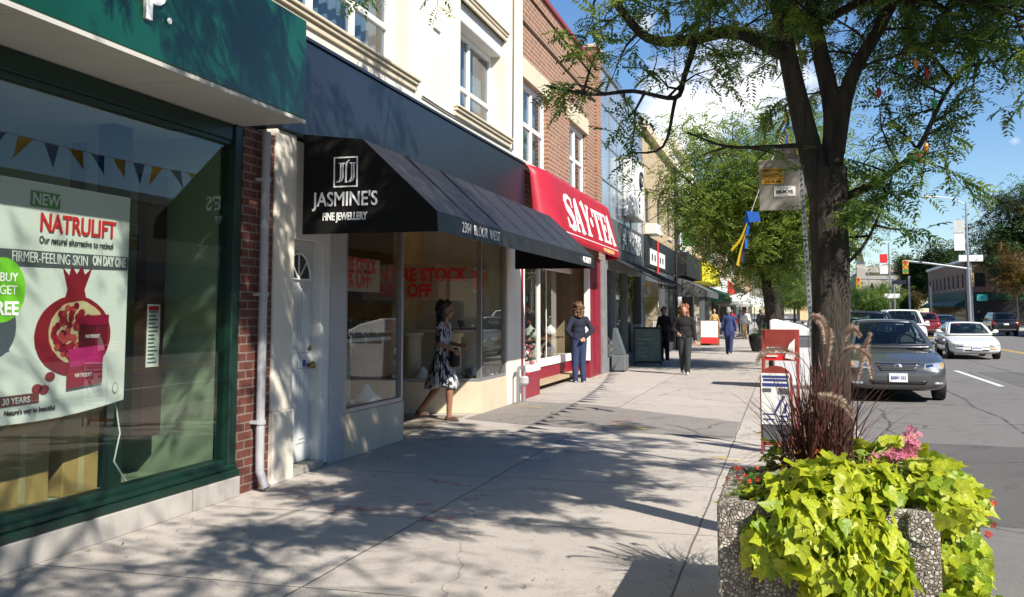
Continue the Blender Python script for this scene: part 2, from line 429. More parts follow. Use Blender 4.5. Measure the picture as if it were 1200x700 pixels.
# patched strip of asphalt across the sidewalk
pp = [(-.62, 11.75), (-3.4, 12.55), (-4.36, 13.0), (-4.36, 15.9), (-3.05, 15.55), (-.62, 13.6)]
struct('asphalt_patch', MB().prism(pp, 'z', -.05, .004), M['patch'])
mk = MB()
for i in range(9):
    y = 14.6+i*9
    mk.box(4.49, 4.62, y, y+6.0 if i else y+6.6, -.14, -.126)
struct('lane_marking', mk, M['mark_white'])
mk = MB(); mk.box(9.02, 9.13, -20, 95, -.14, -.126); mk.box(9.25, 9.36, -20, 95, -.14, -.126)
struct('centre_marking', mk, M['mark_yellow'])
def ribbon(pts, w):
    r = MB(); L = []; R_ = []
    for i, p in enumerate(pts):
        a = Vector(pts[max(0, i-1)]); b = Vector(pts[min(len(pts)-1, i+1)]); d = (b-a).normalized(); n = Vector((-d.y, d.x))
        ww = w*(.6+.8*RND.random()); L.append(Vector(p)+n*ww/2); R_.append(Vector(p)-n*ww/2)
    for i in range(len(pts)-1):
        r.quad((L[i].x, L[i].y, .005), (R_[i].x, R_[i].y, .005), (R_[i+1].x, R_[i+1].y, .005), (L[i+1].x, L[i+1].y, .005))
    return r
def wig(p0, p1, n=7, a=.03): return [(p0[0]+(p1[0]-p0[0])*i/n+RND.uniform(-a, a), p0[1]+(p1[1]-p0[1])*i/n+RND.uniform(-a, a)) for i in range(n+1)]
sp = MB()
for a, b, wd in (((-3.35, 6.75), (-2.95, 6.9), .10), ((-3.75, 7.05), (-3.5, 7.35), .09), ((-2.75, 7.1), (-2.35, 7.65), .09), ((-2.5, 6.55), (-2.3, 6.85), .11),
                 ((-3.3, 6.9), (-2.4, 6.95), .035), ((-2.35, 12.9), (-2.1, 13.6), .07), ((-1.95, 12.6), (-2.3, 13.3), .05), ((-2.2, 17.5), (-1.9, 19.5), .05), ((-3.1, 8.2), (-2.6, 8.0), .06)):
    r = ribbon(wig(a, b), wd); sp.add(r.v, r.f)
o = struct('spray_mark', sp, M['spray_red']); o.location.z = .0095
sp = MB()
for a, b, wd in (((-2.2, 12.85), (-1.7, 12.4), .13), ((-4.2, 15.2), (-3.7, 14.7), .1), ((-.75, 10.3), (-.45, 10.0), .1)):
    r = ribbon(wig(a, b), wd); sp.add(r.v, r.f)
o = struct('spray_mark', sp, M['spray_yellow']); o.location.z = .0105

M['tar'] = marking('tar_seam', (.06, .06, .06), .50)
tr_ = MB()
for a, b, wd in (((1.2, 9), (1.5, 17.5), .05), ((3.0, 6), (3.3, 34), .045), ((3.2, 15.5), (8.6, 16.3), .05), ((5.8, 12), (6.2, 60), .06), ((1.1, 24.5), (8.9, 25.6), .05), ((7.6, 20), (7.8, 45), .05), ((1.0, 11.2), (4.4, 12.4), .04)):
    r = ribbon(wig(a, b, 16, .07), wd); tr_.add(r.v, r.f)
o = struct('tar_seam', tr_, M['tar']); o.location.z = -.123
o = struct('road_patch', MB().prism([(1.3, 8.2), (3.1, 8.0), (3.3, 12.9), (1.4, 13.1)], 'z', -.2, -.1265), pavement('road_patch', (.12, .116, .112), False))
o = struct('road_patch', MB().prism([(4.9, 21), (7.4, 21.3), (7.3, 29.5), (5.0, 29)], 'z', -.2, -.1262), pavement('road_patch2', (.145, .14, .135), False))
mh = thing('manhole_cover', 'round iron manhole cover in the lane ahead of the grey sedan', 'manhole cover', (3.9, 13.4, -.128))
q = MB(); q.lathe([(.36, -.16), (.36, -.122), (.33, -.120)], (3.9, 13.4, 0), 28); q.build('rim', M['steel'], mh)
q = MB(); q.lathe([(.325, -.16), (.325, -.119)], (3.9, 13.4, 0), 28)
for k in range(7): q.box(3.66, 4.14, 13.19+k*.065, 13.21+k*.065, -.121, -.116)
q.build('lid', M['black'], mh)
# ------------------------------------------------------------------ facade helpers (facades face +X, at plane x)
def holes_wall(mb, x, y0, y1, z0, z1, holes, depth=.25, back=None):
    ys = sorted({y0, y1, *[h[0] for h in holes], *[h[1] for h in holes]})
    zs = sorted({z0, z1, *[h[2] for h in holes], *[h[3] for h in holes]})
    for a, b in zip(ys, ys[1:]):
        for c, d in zip(zs, zs[1:]):
            my, mz = (a+b)/2, (c+d)/2
            if any(h[0] < my < h[1] and h[2] < mz < h[3] for h in holes): continue
            mb.quad((x, a, c), (x, b, c), (x, b, d), (x, a, d))
    for h in holes:
        a, b, c, d = h[:4]; xi = x-depth*(1 if x < 5 else -1)
        mb.quad((x, a, c), (x, a, d), (xi, a, d), (xi, a, c)); mb.quad((x, b, c), (xi, b, c), (xi, b, d), (x, b, d))
        mb.quad((x, a, c), (xi, a, c), (xi, b, c), (x, b, c)); mb.quad((x, a, d), (x, b, d), (xi, b, d), (xi, a, d))
    xb = back if back is not None else x-9
    mb.quad((x, y0, z0), (x, y0, z1), (xb, y0, z1), (xb, y0, z0)); mb.quad((x, y1, z0), (xb, y1, z0), (xb, y1, z1), (x, y1, z1))
    mb.quad((x, y0, z1), (x, y1, z1), (xb, y1, z1), (xb, y0, z1)); mb.quad((xb, y0, z0), (xb, y0, z1), (xb, y1, z1), (xb, y1, z0))
    return mb

def window(parent, x, y0, y1, z0, z1, mull=(), trans=(), fw=.07, curtain=True, frame='white_paint', gl='glass_up', name='window', s=1, cmat='curtain'):
    """window set in an opening: frame with mullions, pane and a curtain; s=+1 faces +X"""
    f = MB(); xo = x+.03*s; xi = x-.05*s; X0, X1 = min(xo, xi), max(xo, xi)
    f.box(X0, X1, y0, y0+fw, z0, z1); f.box(X0, X1, y1-fw, y1, z0, z1)
    f.box(X0, X1, y0+fw, y1-fw, z0, z0+fw); f.box(X0, X1, y0+fw, y1-fw, z1-fw, z1)
    for m_ in mull:
        yy = y0+(y1-y0)*m_; f.box(X0+.004, X1-.004, yy-fw*.55, yy+fw*.55, z0+fw, z1-fw)
    for m_, a, b in trans:
        zz = z0+(z1-z0)*m_; f.box(X0+.008, X1-.008, y0+(y1-y0)*a+.002, y0+(y1-y0)*b-.002, zz-fw*.45, zz+fw*.45)
    w = f.build(name, M[frame], parent, bevel=.006, seg=1)
    MB().box(min(x-.012*s, x-.02*s), max(x-.012*s, x-.02*s), y0+fw*.7, y1-fw*.7, z0+fw*.7, z1-fw*.7).build('pane', M[gl], w)
    if curtain:
        c = MB()
        c.strip(lambda u, v: (x-s*(.16+.02*sin(u*2*pi*14)), y0+(y1-y0)*u, z0+(z1-z0)*v), 168, 1)
        c.build('curtain', M[cmat], w)
    return w

def cap_mould(mb, x, y0, y1, z, prof):
    """stepped moulding: list of (dz0,dz1,proj)"""
    for i, (a, b, p) in enumerate(prof): mb.box(x-.05, x+p, y0-p*.5+.001*i, y1+p*.5-.001*i, z+a, z+b)
    return mb

FX = -4.35
# ================================================================== green cosmetics shop
gs = thing('green_shop', 'glossy green fronted cosmetics shop with large display window and white lettering on fascia', 'shop', (FX, 3, 0))
M['plinth'] = mat('plinth', (.40, .38, .35), .8, var=.15, sc=4, grime=.5)
wl = MB()
wl.box(-9, FX+.02, 7.085, 7.58, 0, 3.05)
wl.build('brick_pier', M['brick_dark'], gs)
up = MB(); up.box(-12, FX, -12, 7.56, 3.95, 8.2); up.build('upper_wall', M['stucco'], gs)
fa = MB(); fa.box(FX-.02, -3.77, -12, 7.085, 3.068, 3.9); fa.build('fascia', M['green_panel'], gs, bevel=.012)
so_ = MB()
for y in [7.08-1.525*k for k in range(1, 13)]: so_.box(FX-.2, -3.775, y+.004, y+1.521, 3.04, 3.0655)
so_.box(-3.80, -3.765, -12, 7.088, 3.036, 3.0645)
so_.build('soffit', M['soffit'], gs)
text('The Body Shop', .50, M['letter_white'], gs, (-3.757, 5.19, 3.42), ext=.012, bold=.012, align='RIGHT', sx=.92)
lb = MB(); lb.lathe([(.02, 0), (.02, .008)], (-3.757, 5.22, 3.345), 14, ax='x'); lb.build('registered_mark', M['letter_white'], gs)
fr = MB()
fr.box(-4.47, FX+.01, 6.97, 7.083, .17, 3.035); fr.box(-4.50, FX-.01, -12, 6.97, 2.90, 3.034)
fr.box(-4.50, FX-.01, -12, 6.97, .19, .30); fr.box(-4.47, FX+.05, -12, 7.083, .165, .222); fr.box(-4.47, FX+.025, -12, 7.08, .222, .26)
fr.box(-4.49, FX-.005, 3.3, 3.42, .30, 2.90)
fr.box(-4.46, FX-.02, -12, 6.97, 2.86, 2.90)
wf = fr.build('display_window', M['green_frame'], gs, bevel=.006, seg=1)
MB().box(-4.412, -4.40, -12, 6.97, .30, 2.86).build('pane', M['glass'], wf)
MB().box(-4.45, FX+.06, -12, 6.42, 0, .163).build('plinth', M['plinth'], gs, bevel=.006)
p2 = MB(); p2.box(-4.45, FX+.058, 6.45, 7.08, 0, .161); p2.build('plinth', M['plinth'], gs, bevel=.006)
ins = MB(); ins.box(-9, -8.9, -12, 7.05, .1, 3.0); ins.box(-8.9, -4.5, 7.0, 7.08, .1, 3.0); ins.box(-8.9, -4.46, -12, 7.0, .10, .17)
ins.box(-8.9, -4.5, -12.1, -12, .1, 3.0)
ins.build('interior_wall', M['int_wall'], gs)
MB().box(-8.9, -4.5, -12, 7.0, 2.95, 3.02).build('interior_ceiling', M['soffit'], gs)
pn = MB(); pn.box(-5.12, -4.98, 6.28, 6.50, .17, 2.95); pn.box(-5.9, -5.82, 6.9, 6.98, .17, 2.95); pn.build('display_post', M['green_frame'], gs)
pn = MB(); pn.box(-5.75, -5.68, 6.05, 6.95, .2, 2.5); pn.box(-5.67, -5.655, 6.15, 6.5, 1.0, 2.1)
pn.build('display_panel', mat('panel_pale', (.5, .54, .46), .6), gs)
dk = MB(); dk.box(-5.0, -4.9, 6.62, 6.86, .5, 2.6); dk.build('display_board', mat('board_brown', (.05, .025, .02), .6), gs)
ct = MB()
ct.box(-7.6, -7.0, 2.0, 6.2, .17, 1.1); ct.build('counter', mat('counter', (.12, .16, .11), .5), gs)
for i in range(4):
    MB().box(-8.85, -8.5, -2.0+i*2.1, -.1+i*2.1, .3, 2.4).build('wall_cabinet', mat('cabinet%d' % i, [(.2, .1, .06), (.1, .16, .1), (.24, .2, .12), (.12, .08, .07)][i], .6), gs)
pp = MB(); pp.tube([(FX+.09, 7.32, 3.03), (FX+.09, 7.32, .32), (FX+.10, 7.31, .16), (FX+.17, 7.30, .03)], .037, 12)
for z in (.55, 1.62, 2.6): pp.lathe([(.046, z), (.046, z+.035)], (FX+.09, 7.32, 0), 12); pp.box(FX+.02, FX+.09, 7.27, 7.37, z+.005, z+.03)
pp.build('downpipe', M['pipe'], gs, smooth=False)
# A4 notices on the board inside
nb = MB(); nb.box(-4.897, -4.892, 6.64, 6.8, 1.05, 1.55); n_ = nb.build('window_notice', M['paper'])
tag(n_, 'white paper notice with dense print on brown board inside green shop window', 'notice')
lt = MB()
for k in range(14): lt.box(-4.8915, -4.890, 6.655, 6.655+RND.uniform(.07, .13), 1.08+k*.031, 1.092+k*.031)
lt.build('print', M['sign_grey'], n_); 
rb = MB(); rb.box(-4.8915, -4.890, 6.65, 6.78, 1.5, 1.535); rb.build('print_header', M['red_print'], n_)

# poster hanging in the window
px = -4.60
po = thing('poster', 'large white poster with halved pomegranate and red headline hanging in green shop window', 'poster', (px, 5.4, .8))
pb = MB()
def pst(u, v, o=0.0): 
    y = 4.78+1.22*u; z0 = .80+.06*u-.05*sin(pi*u)*.6; return (px-.002*sin(pi*u)+o, y, z0+(2.32-z0)*v)
pb.strip(lambda u, v: pst(u, v), 16, 2); pb.build('sheet', M['paper'], po, solid=.004)
def flat(name, pts, c, o=.004, parent=po, th=.002, x=px):
    m_ = MB(); m_.prism(pts, 'x', x+o-th, x+o)
    return m_.build(name, c, parent)
def PM(n, c, r=.55): 
    if n not in M: M[n] = mat(n, c, r, var=.12, sc=14)
    return M[n]
flat('headline_box', [(5.03, 2.16), (5.29, 2.16), (5.29, 2.26), (5.03, 2.26)], PM('print_green', (.08, .32, .05)))
text('NEW', .105, M['letter_white'], po, (px+.0075, 5.16, 2.175), ext=.0015, bold=.002)
text('NATRULIFT', .165, M['red_print'], po, (px+.006, 5.48, 2.01), ext=.0015, bold=.004, sx=.86)
text('Our natural alternative to retinol', .066, M['black'], po, (px+.006, 5.47, 1.93), ext=.0015, sx=.8)
flat('text_band', [(4.79, 1.77), (5.99, 1.79), (5.99, 1.885), (4.79, 1.875)], M['sign_grey'])
text('FIRMER-FEELING SKIN', .098, M['letter_white'], po, (px+.0075, 5.23, 1.80), ext=.0015, sx=.72)
text('ON DAY ONE', .092, M['letter_white'], po, (px+.0075, 5.79, 1.81), ext=.0015, bold=.004, sx=.6)
def blob(cy, cz, ry, rz, n=20, w=.0, a0=0): return [(cy+ry*cos(2*pi*k/n+a0)*(1+w*sin(3*k)), cz+rz*sin(2*pi*k/n+a0)*(1+w*cos(5*k))) for k in range(n)]
flat('fruit_skin', blob(5.47, 1.33, .36, .265, 48, .006), PM('pom_red', (.26, .008, .02)), .004)
flat('fruit_skin', [(5.36, 1.55), (5.58, 1.55), (5.55, 1.64), (5.62, 1.79), (5.55, 1.74), (5.52, 1.80), (5.47, 1.74), (5.42, 1.80), (5.40, 1.73), (5.34, 1.78), (5.39, 1.64)], M['pom_red'], .0045)
flat('fruit_flesh', blob(5.50, 1.35, .27, .21, 44, .02), PM('pom_cream', (.62, .48, .30)), .0065)
for k in range(80):
    a = RND.uniform(0, 2*pi); r_ = sqrt(RND.random()); y = 5.46+.2*r_*cos(a); z = 1.36+.17*r_*sin(a)
    flat('fruit_seed', blob(y, z, .027, .024, 8), PM('seed%d' % (k % 3), [(.30, .01, .03), (.2, .005, .02), (.45, .06, .06)][k % 3], .3), .0075+.0001*k, th=.001)
flat('product_jar', [(5.50, 1.22), (5.78, 1.24), (5.78, 1.40), (5.50, 1.40)], PM('jar_dark', (.12, .005, .02), .2), .0180)
flat('product_jar', [(5.49, 1.40), (5.79, 1.40), (5.79, 1.47), (5.49, 1.46)], PM('jar_lid', (.28, .01, .05), .2), .0185)
text('NATRULIFT', .035, M['letter_white'], po, (px+.0205, 5.63, 1.31), ext=.001, sx=.8)
flat('product_jar', [(5.42, 1.12), (5.74, 1.14), (5.76, 1.26), (5.40, 1.24)], PM('jar_pink', (.50, .02, .16), .2), .0190)
flat('product_box', [(5.40, .98), (5.74, 1.00), (5.74, 1.14), (5.40, 1.12)], PM('jar_red', (.30, .01, .035)), .0200)
text('NATRULIFT', .04, M['letter_white'], po, (px+.022, 5.55, 1.05), ext=.001, sx=.8)
for y, z in ((5.26, 1.07), (5.15, 1.00), (5.21, .99)): flat('fruit_seed', blob(y, z, .045, .03, 10), M['pom_red'], .006)
flat('text_band', [(4.8, .905), (5.17, .912), (5.17, .975), (4.8, .97)], PM('jar_brown', (.16, .03, .03)), .005)
text('30 YEARS', .055, M['letter_white'], po, (px+.0065, 4.98, .92), ext=.001, bold=.001)
text("Nature's way to beautiful", .042, M['black'], po, (px+.006, 5.10, .855), ext=.001, bold=.001)
flat('emblem', blob(5.90, .95, .032, .04, 16), PM('emblem', (.3, .34, .3)), .004)
flat('emblem', blob(5.90, .95, .024, .031, 16), M['paper'], .006)
# round sticker on the glass
st = thing('window_sticker', 'round lime green buy and get free sticker on green shop window glass', 'sticker', (-4.395, 4.6, 1.6))
flat('disc', blob(4.62, 1.615, .175, .19, 32), PM('lime', (.12, .42, .02), .35), 0, st, .003, -4.392)
text('BUY', .075, M['letter_white'], st, (-4.390, 4.66, 1.665), ext=.001)
text('GET', .075, M['letter_white'], st, (-4.390, 4.66, 1.59), ext=.001)
text('FREE', .11, M['letter_white'], st, (-4.390, 4.63, 1.47), ext=.001, bold=.003)
# cartons below the poster
def carton(x0, x1, y0, y1, z0, z1, lab):
    t_ = thing('carton', lab, 'box', ((x0+x1)/2, (y0+y1)/2, z0))
    MB().box(x0, x1, y0, y1, z0, z1).build('box_body', M['carton'], t_, bevel=.008)
    MB().box(x0-.001, x1+.002, (y0+y1)/2-.03, (y0+y1)/2+.03, z0+.02, z1+.002).build('tape', mat('tape', (.5, .4, .22), .3), t_)
    f_ = MB(); f_.quad((x1, y0, z1), (x1, y1, z1), (x1+.1, y1, z1+.1), (x1+.1, y0, z1+.1)); f_.build('flap', M['carton'], t_, solid=.006)
carton(-5.5, -5.0, 5.25, 5.75, .172, .66, 'brown carton with open flap on the floor under the pomegranate poster, left one')
carton(-5.45, -4.97, 5.85, 6.22, .172, .74, 'taller brown carton beside another carton under the pomegranate poster')
cd = MB(); cd.tube([(-4.75, 6.1, .85), (-4.72, 6.13, .6), (-4.74, 6.1, .4), (-4.66, 6.2, .19), (-4.60, 6.35, .18)], .006, 6)
tag(cd.build('cable', M['white_paint']), 'thin white cable hanging below the poster to the window floor', 'cable')
cp = MB(); 
for k in range(5): cp.ell((-4.72+RND.uniform(-.05, .05), 5.95+k*.06, .195), (.07, .06, .025), 8, 5)
tag(cp.build('crumpled_paper', M['paper'], fix=True), 'crumpled white paper lying on the window floor below the poster', 'paper')

# ================================================================== jewellery shop
js = thing('jewellery_shop', 'cream stucco jewellery shop with black awning, white door and splayed display windows', 'shop', (FX, 11.7, 0))
wm = MB(); holes_wall(wm, FX, 7.58, 15.95, 4.02, 8.4, [(7.7, 10.75, 4.36, 6.1), (12.72, 15.0, 4.36, 5.95)], .34, -14)
wm.box(FX-.2, FX+.05, 15.52, 15.93, 4.1, 8.4)
wm.build('wall', M['stucco'], js)
# window surrounds
for (a, b, z0, z1) in ((7.7, 10.75, 4.36, 6.1), (12.72, 15.0, 4.36, 5.95)):
    sm = MB(); cap_mould(sm, FX, a-.25, b+.22, z0, [(-.15, -.08, .03), (-.08, -.035, .06), (-.035, .0, .085)])
    sm.build('window_sill', M['cream'], js, bevel=.01)
    hm = MB(); cap_mould(hm, FX, a-.02, b+.02, z1, [(.0, .07, .03), (.07, .12, .05), (.12, .15, .075)])
    hm.build('window_hood', M['cream'], js, bevel=.008)
    sb = MB(); sb.box(FX-.33, FX-.06, a+.005, b-.005, z1-.26, z1-.004); sb.build('shutter_box', M['white_trim'], js, bevel=.02)
window(js, FX-.27, 7.7, 10.75, 4.36, 5.84, mull=(.33, .66), trans=((.40, .0, 1),), fw=.08)
window(js, FX-.27, 12.72, 15.0, 4.36, 5.69, mull=(.5,), trans=((.36, 0, 1),), fw=.08)
# sign band
bn = MB(); bn.box(-9, FX+.08, 7.6, 15.94, 3.12, 4.03); bn.build('sign_band', M['band'], js, bevel=.01)
bt = MB(); bt.box(FX-.05, FX+.10, 7.6, 15.945, 4.034, 4.065); bt.build('band_flashing', M['band'], js)
# pillar, door
pl = MB(); pl.box(-6, FX+.04, 7.585, 7.95, .62, 3.118); pl.box(-6, FX+.065, 7.583, 7.955, 0, .62); pl.build('pillar', M['stucco'], js, bevel=.012)
df = MB(); df.box(FX-.16, FX-.02, 8.60, 8.80, 0.02, 3.1); df.box(FX-.16, FX-.03, 7.95, 8.60, 2.17, 3.1); df.box(FX-.16, FX-.01, 8.615, 8.66, .02, 3.09)
d_ = MB(); d_.box(FX-.155, FX-.11, 7.95, 8.60, .08, 2.165)
door = d_.build('door', mat('door_white', (.60, .62, .62), .45, var=.05, grime=.15), js)
dp = MB()
for (y0, y1, z0, z1) in ((8.02, 8.27, .25, .95), (8.31, 8.54, .25, .95), (8.02, 8.27, 1.1, 1.72), (8.31, 8.54, 1.1, 1.72)):
    dp.box(FX-.11, FX-.102, y0, y1, z0, z1); dp.box(FX-.102, FX-.094, y0+.04, y1-.04, z0+.04, z1-.04)
dp.build('door_panel', mat('door_white2', (.62, .64, .64), .45, var=.04), door, bevel=.006)
fl = MB(); fl.prism([(8.28+.22*cos(pi*k/14), 1.80+.24*sin(pi*k/14)) for k in range(15)], 'x', FX-.108, FX-.098); fl.build('fanlight', mat('fan_glass', (.02, .025, .03), .08), door)
fb = MB()
for a in (0, pi/4, pi/2, 3*pi/4, pi): fb.tube([(FX-.095, 8.28, 1.80), (FX-.095, 8.28+.22*cos(a), 1.80+.24*sin(a))], .01, 6)
fb.tube([(FX-.095, 8.28+.23*cos(pi*k/14), 1.80+.25*sin(pi*k/14)) for k in range(15)], .014, 6); fb.build('fanlight_bars', M['white_paint'], door)
kb = MB(); kb.ell((FX-.06, 8.52, .98), .035, 10, 8); kb.lathe([(.02, FX-.11), (.02, FX-.06)], (0, 8.52, .98), 10, ax='x'); lk = MB(); lk.lathe([(.028, FX-.11), (.024, FX-.085)], (0, 8.52, 1.14), 12, ax='x'); lk.build('lock', mat('brass_lock', (.30, .2, .08), .35, .9), door)
kb.build('handle', mat('brass', (.35, .25, .10), .3, .9), door, smooth=True)
stk = MB(); stk.box(FX-.1, FX-.096, 8.30, 8.46, .965, 1.04); stk.build('alarm_sticker', M['paper'], door)
stk = MB(); stk.box(FX-.0965, FX-.0945, 8.39, 8.455, .97, 1.035); stk.build('alarm_sticker', PM('navy', (.03, .05, .3)), door)
df.build('door_frame', M['white_trim'], js, bevel=.008)
ds = MB(); ds.box(FX-.3, FX+.03, 7.955, 8.62, 0, .07); ds.build('doorstep', M['concrete_far'], js, bevel=.01)
pa = MB(); pa.box(FX-.2, FX+.0, 8.80, 9.12, 0.0, 3.1); pa.build('side_panel', mat('side_panel', (.47, .46, .46), .55, var=.05, grime=.2), js, bevel=.008)
kw = MB(); kw.box(FX-.1, FX+.01, 9.122, 10.70, 0, .45); kw.box(-6.3, FX-.1, 10.60, 10.698, 0, .44)
kw.build('stall_riser', M['tile_cream'], js, bevel=.006); kw = MB(); kw.box(FX-.1, FX+.012, 13.75, 15.10, 0, .47); kw.prism([(FX+.0, 13.748), (FX-.10, 13.85), (-6.3, 13.36), (-6.3, 13.26)], 'z', 0, .465)
kw.build('stall_riser', M['tile_cream'], js, bevel=.006)
sf = MB()   # aluminium shop window frames
for (y0, y1, z0) in ((9.12, 10.70, .45), (13.75, 15.10, .47)):
    sf.box(FX-.08, FX-.005, y0, y0+.05, z0, 2.9); sf.box(FX-.08, FX-.005, y1-.055, y1, z0, 2.9); sf.box(FX-.078, FX-.007, y0+.05, y1-.055, z0, z0+.05)
sf.prism([(FX-.01, 13.752), (FX-.08, 13.83), (-6.3, 13.33), (-6.3, 13.27)], 'z', .466, .515)
sf.build('window_frame', mat('alu_shop', (.33, .33, .34), .4, .6, var=.05), js, bevel=.004, seg=1); sf = MB(); sf.box(-6.33, -6.27, 10.7, 13.3, 2.15, 2.22); sf.box(-6.33, -6.27, 11.75, 11.82, 0, 2.9)
sfo = sf.build('window_frame', mat('alu', (.33, .33, .34), .4, .6, var=.05), js, bevel=.004, seg=1)
gl = MB(); gl.box(FX-.05, FX-.04, 9.17, 10.645, .5, 2.9); gl.box(FX-.05, FX-.04, 13.80, 15.045, .52, 2.9)
gl.quad((FX-.04, 13.78, .515), (FX-.04, 13.78, 2.9), (-6.3, 13.30, 2.9), (-6.3, 13.30, .515)); gl.quad((-4.42, 10.65, .45), (-4.42, 10.65, 2.9), (-6.3, 10.65, 2.9), (-6.3, 10.65, .45))
gl.box(-6.305, -6.295, 11.82, 13.3, .06, 2.9); gl.build('pane', M['glass_clear'], js)
dr = MB(); dr.box(-6.34, -6.28, 10.72, 11.74, .03, 2.14); dr.build('shop_door', M['wood'], js, bevel=.01)
mv = MB(); mv.box(-6.33, -4.43, 10.66, 13.8, 2.905, 3.0); mv.build('entry_ceiling', M['int_warm'], js)
ef = MB(); ef.box(-6.3, FX-.1, 10.7, 13.3, -.02, .012); ef.build('entry_floor', mat('entry_tile', (.25, .22, .18), .6), js)
iw = MB(); iw.box(-10, -9.9, 7.6, 15.9, 0, 3.1); iw.box(-9.9, -4.5, 8.9, 8.98, 0, 3.1); iw.box(-9.9, -4.45, 15.12, 15.2, 0, 3.1); iw.box(-9.9, -4.45, 7.6, 15.9, 3.02, 3.11)
iw.box(-5.85, -5.8, 8.98, 10.6, .3, 2.9); iw.box(-5.86, -5.8, 13.95, 15.12, .3, 2.9)
iw.build('interior_wall', M['int_warm'], js)
dsf = MB(); dsf.box(-5.8, FX-.1, 8.98, 10.6, .35, .46); dsf.box(-6.25, FX-.1, 13.93, 15.12, .38, .48); dsf.build('display_floor', mat('display_cloth', (.30, .20, .12), .7), js)
rp = MB(); rp.box(-6, FX+.015, 15.10, 15.945, 0, 3.118); rp.build('pillar', M['stucco'], js, bevel=.01)
# awning
AY0, AY1 = 8.0, 15.3
aw = MB(); prof = [(FX+.085, 3.135), (-3.67, 3.06), (-2.95, 2.385), (-2.935, 2.20)]
def awn(u, v):
    i = min(2, int(u*3)); f_ = u*3-i; a, b = prof[i], prof[i+1]
    x = a[0]+(b[0]-a[0])*f_; z = a[1]+(b[1]-a[1])*f_
    sag = .012*sin(v*pi*8)**2*(1 if i == 1 else .3)*sin(pi*f_)
    return (x, AY0+(AY1-AY0)*v, z-sag)
aw.strip(awn, 12, 48)
awn_o = aw.build('awning', M['awning_black'], js)
for k in range(1, 7):
    q = MB(); q.tube([(-3.672, AY0+k*1.043, 3.068), (-2.952, AY0+k*1.043, 2.39), (-2.932, AY0+k*1.043, 2.205)], .006, 5); q.build('seam', M['awning_black'], awn_o)
for y_ in (AY0, AY1):
    q = MB(); q.quad(*[(p[0], y_, p[1]) for p in prof], (FX+.085, y_, 2.20)); q.build('side_cloth', M['awning_side_shade'], awn_o)
# frame bars under the cloth
ab = MB()
for y in (8.05, 15.25): ab.tube([(-2.97, y, 2.23), (-2.99, y, 2.37), (-3.69, y, 3.03)], .015, 6)
ab.build('awning_frame', M['steel'], awn_o)
wv = .012
text("JASMINE'S", .185, M['letter_white'], awn_o, (-3.835, AY0-.006, 2.455), (1, 0, 0), ext=.003, sx=.80, bold=.002)
text('FINE JEWELLERY', .098, M['letter_white'], awn_o, (-3.84, AY0-.006, 2.325), (1, 0, 0), ext=.003, sx=.62, bold=.003)
lg = MB(); zx0, zx1, zz0, zz1 = -3.955, -3.715, 2.625, 2.905
for (a, b, c, d) in ((zx0, zx1, zz0, zz0+.012), (zx0, zx1, zz1-.012, zz1), (zx0, zx0+.012, zz0+.012, zz1-.012), (zx1-.012, zx1, zz0+.012, zz1-.012)): lg.box(a, b, AY0-.009, AY0-.003, c, d)
for x, top, bot in ((-3.885, .06, .05), (-3.775, .06, .05)):
    for off in (0, .022): lg.tube([(x+off, AY0-.006, zz1-top), (x+off, AY0-.006, zz0+.09), (x+off-.012, AY0-.006, zz0+.06), (x+off-.045, AY0-.006, zz0+.045)], [.007, .007, .006, .003], 6)
    lg.tube([(x-.02, AY0-.006, zz1-top), (x+.04, AY0-.006, zz1-top)], .005, 6)
lg.tube([(-3.80, AY0-.006, zz1-.03), (-3.83, AY0-.006, zz1-.06), (-3.832, AY0-.006, zz0+.04)], [.004, .009, .009], 6)
lg.build('emblem', M['letter_white'], awn_o)
text('2364  BLOOR  WEST', .145, M['letter_white'], awn_o, (-2.928, 9.27, 2.245), ext=.002, sx=.92, bold=-.001, space=1.05)
text('416-763-8771', .13, M['letter_white'], awn_o, (-2.928, 14.66, 2.25), ext=.003, sx=.85, bold=.002)
# --- window display
def pedestal(x, y, z, h, r, lab):
    t_ = thing('pedestal', lab, 'pedestal', (x, y, z), 'fluted pedestals in the jewellery windows')
    m_ = MB(); m_.lathe([(r, z+.05), (r*.93, z+h-.07)], (x, y, 0), 48, flute=lambda a: 1-.05*abs(sin(a*10))); m_.build('shaft', M['cream'], t_)
    m_ = MB(); m_.lathe([(r*1.2, z), (r*1.2, z+.03), (r*1.05, z+.05)], (x, y, 0), 24); m_.build('base', M['cream'], t_)
    m_ = MB(); m_.lathe([(r*1.0, z+h-.07), (r*1.25, z+h-.03), (r*1.25, z+h)], (x, y, 0), 24); m_.build('capital', M['cream'], t_)
pedestal(-4.85, 9.95, .46, .70, .17, 'fluted cream pedestal in the left jewellery window')
pedestal(-4.95, 14.15, .48, .70, .15, 'fluted cream pedestal in the right jewellery window, nearer the entrance')
pedestal(-5.55, 14.0, .48, .70, .15, 'fluted cream pedestal deep inside the right jewellery window')
sh = MB(); sh.box(-5.2, -4.48, 9.15, 10.62, 1.165, 1.205); tag(sh.build('glass_shelf', mat('shelf', (.5, .48, .45), .2)), 'pale display shelf across left jewellery window on the fluted pedestal', 'shelf')
sh = MB(); sh.box(-6.1, -4.48, 13.92, 15.1, 1.185, 1.225); tag(sh.build('glass_shelf', mat('shelf2', (.5, .48, .45), .2)), 'pale display shelf across right jewellery window behind the woman in dress', 'shelf')
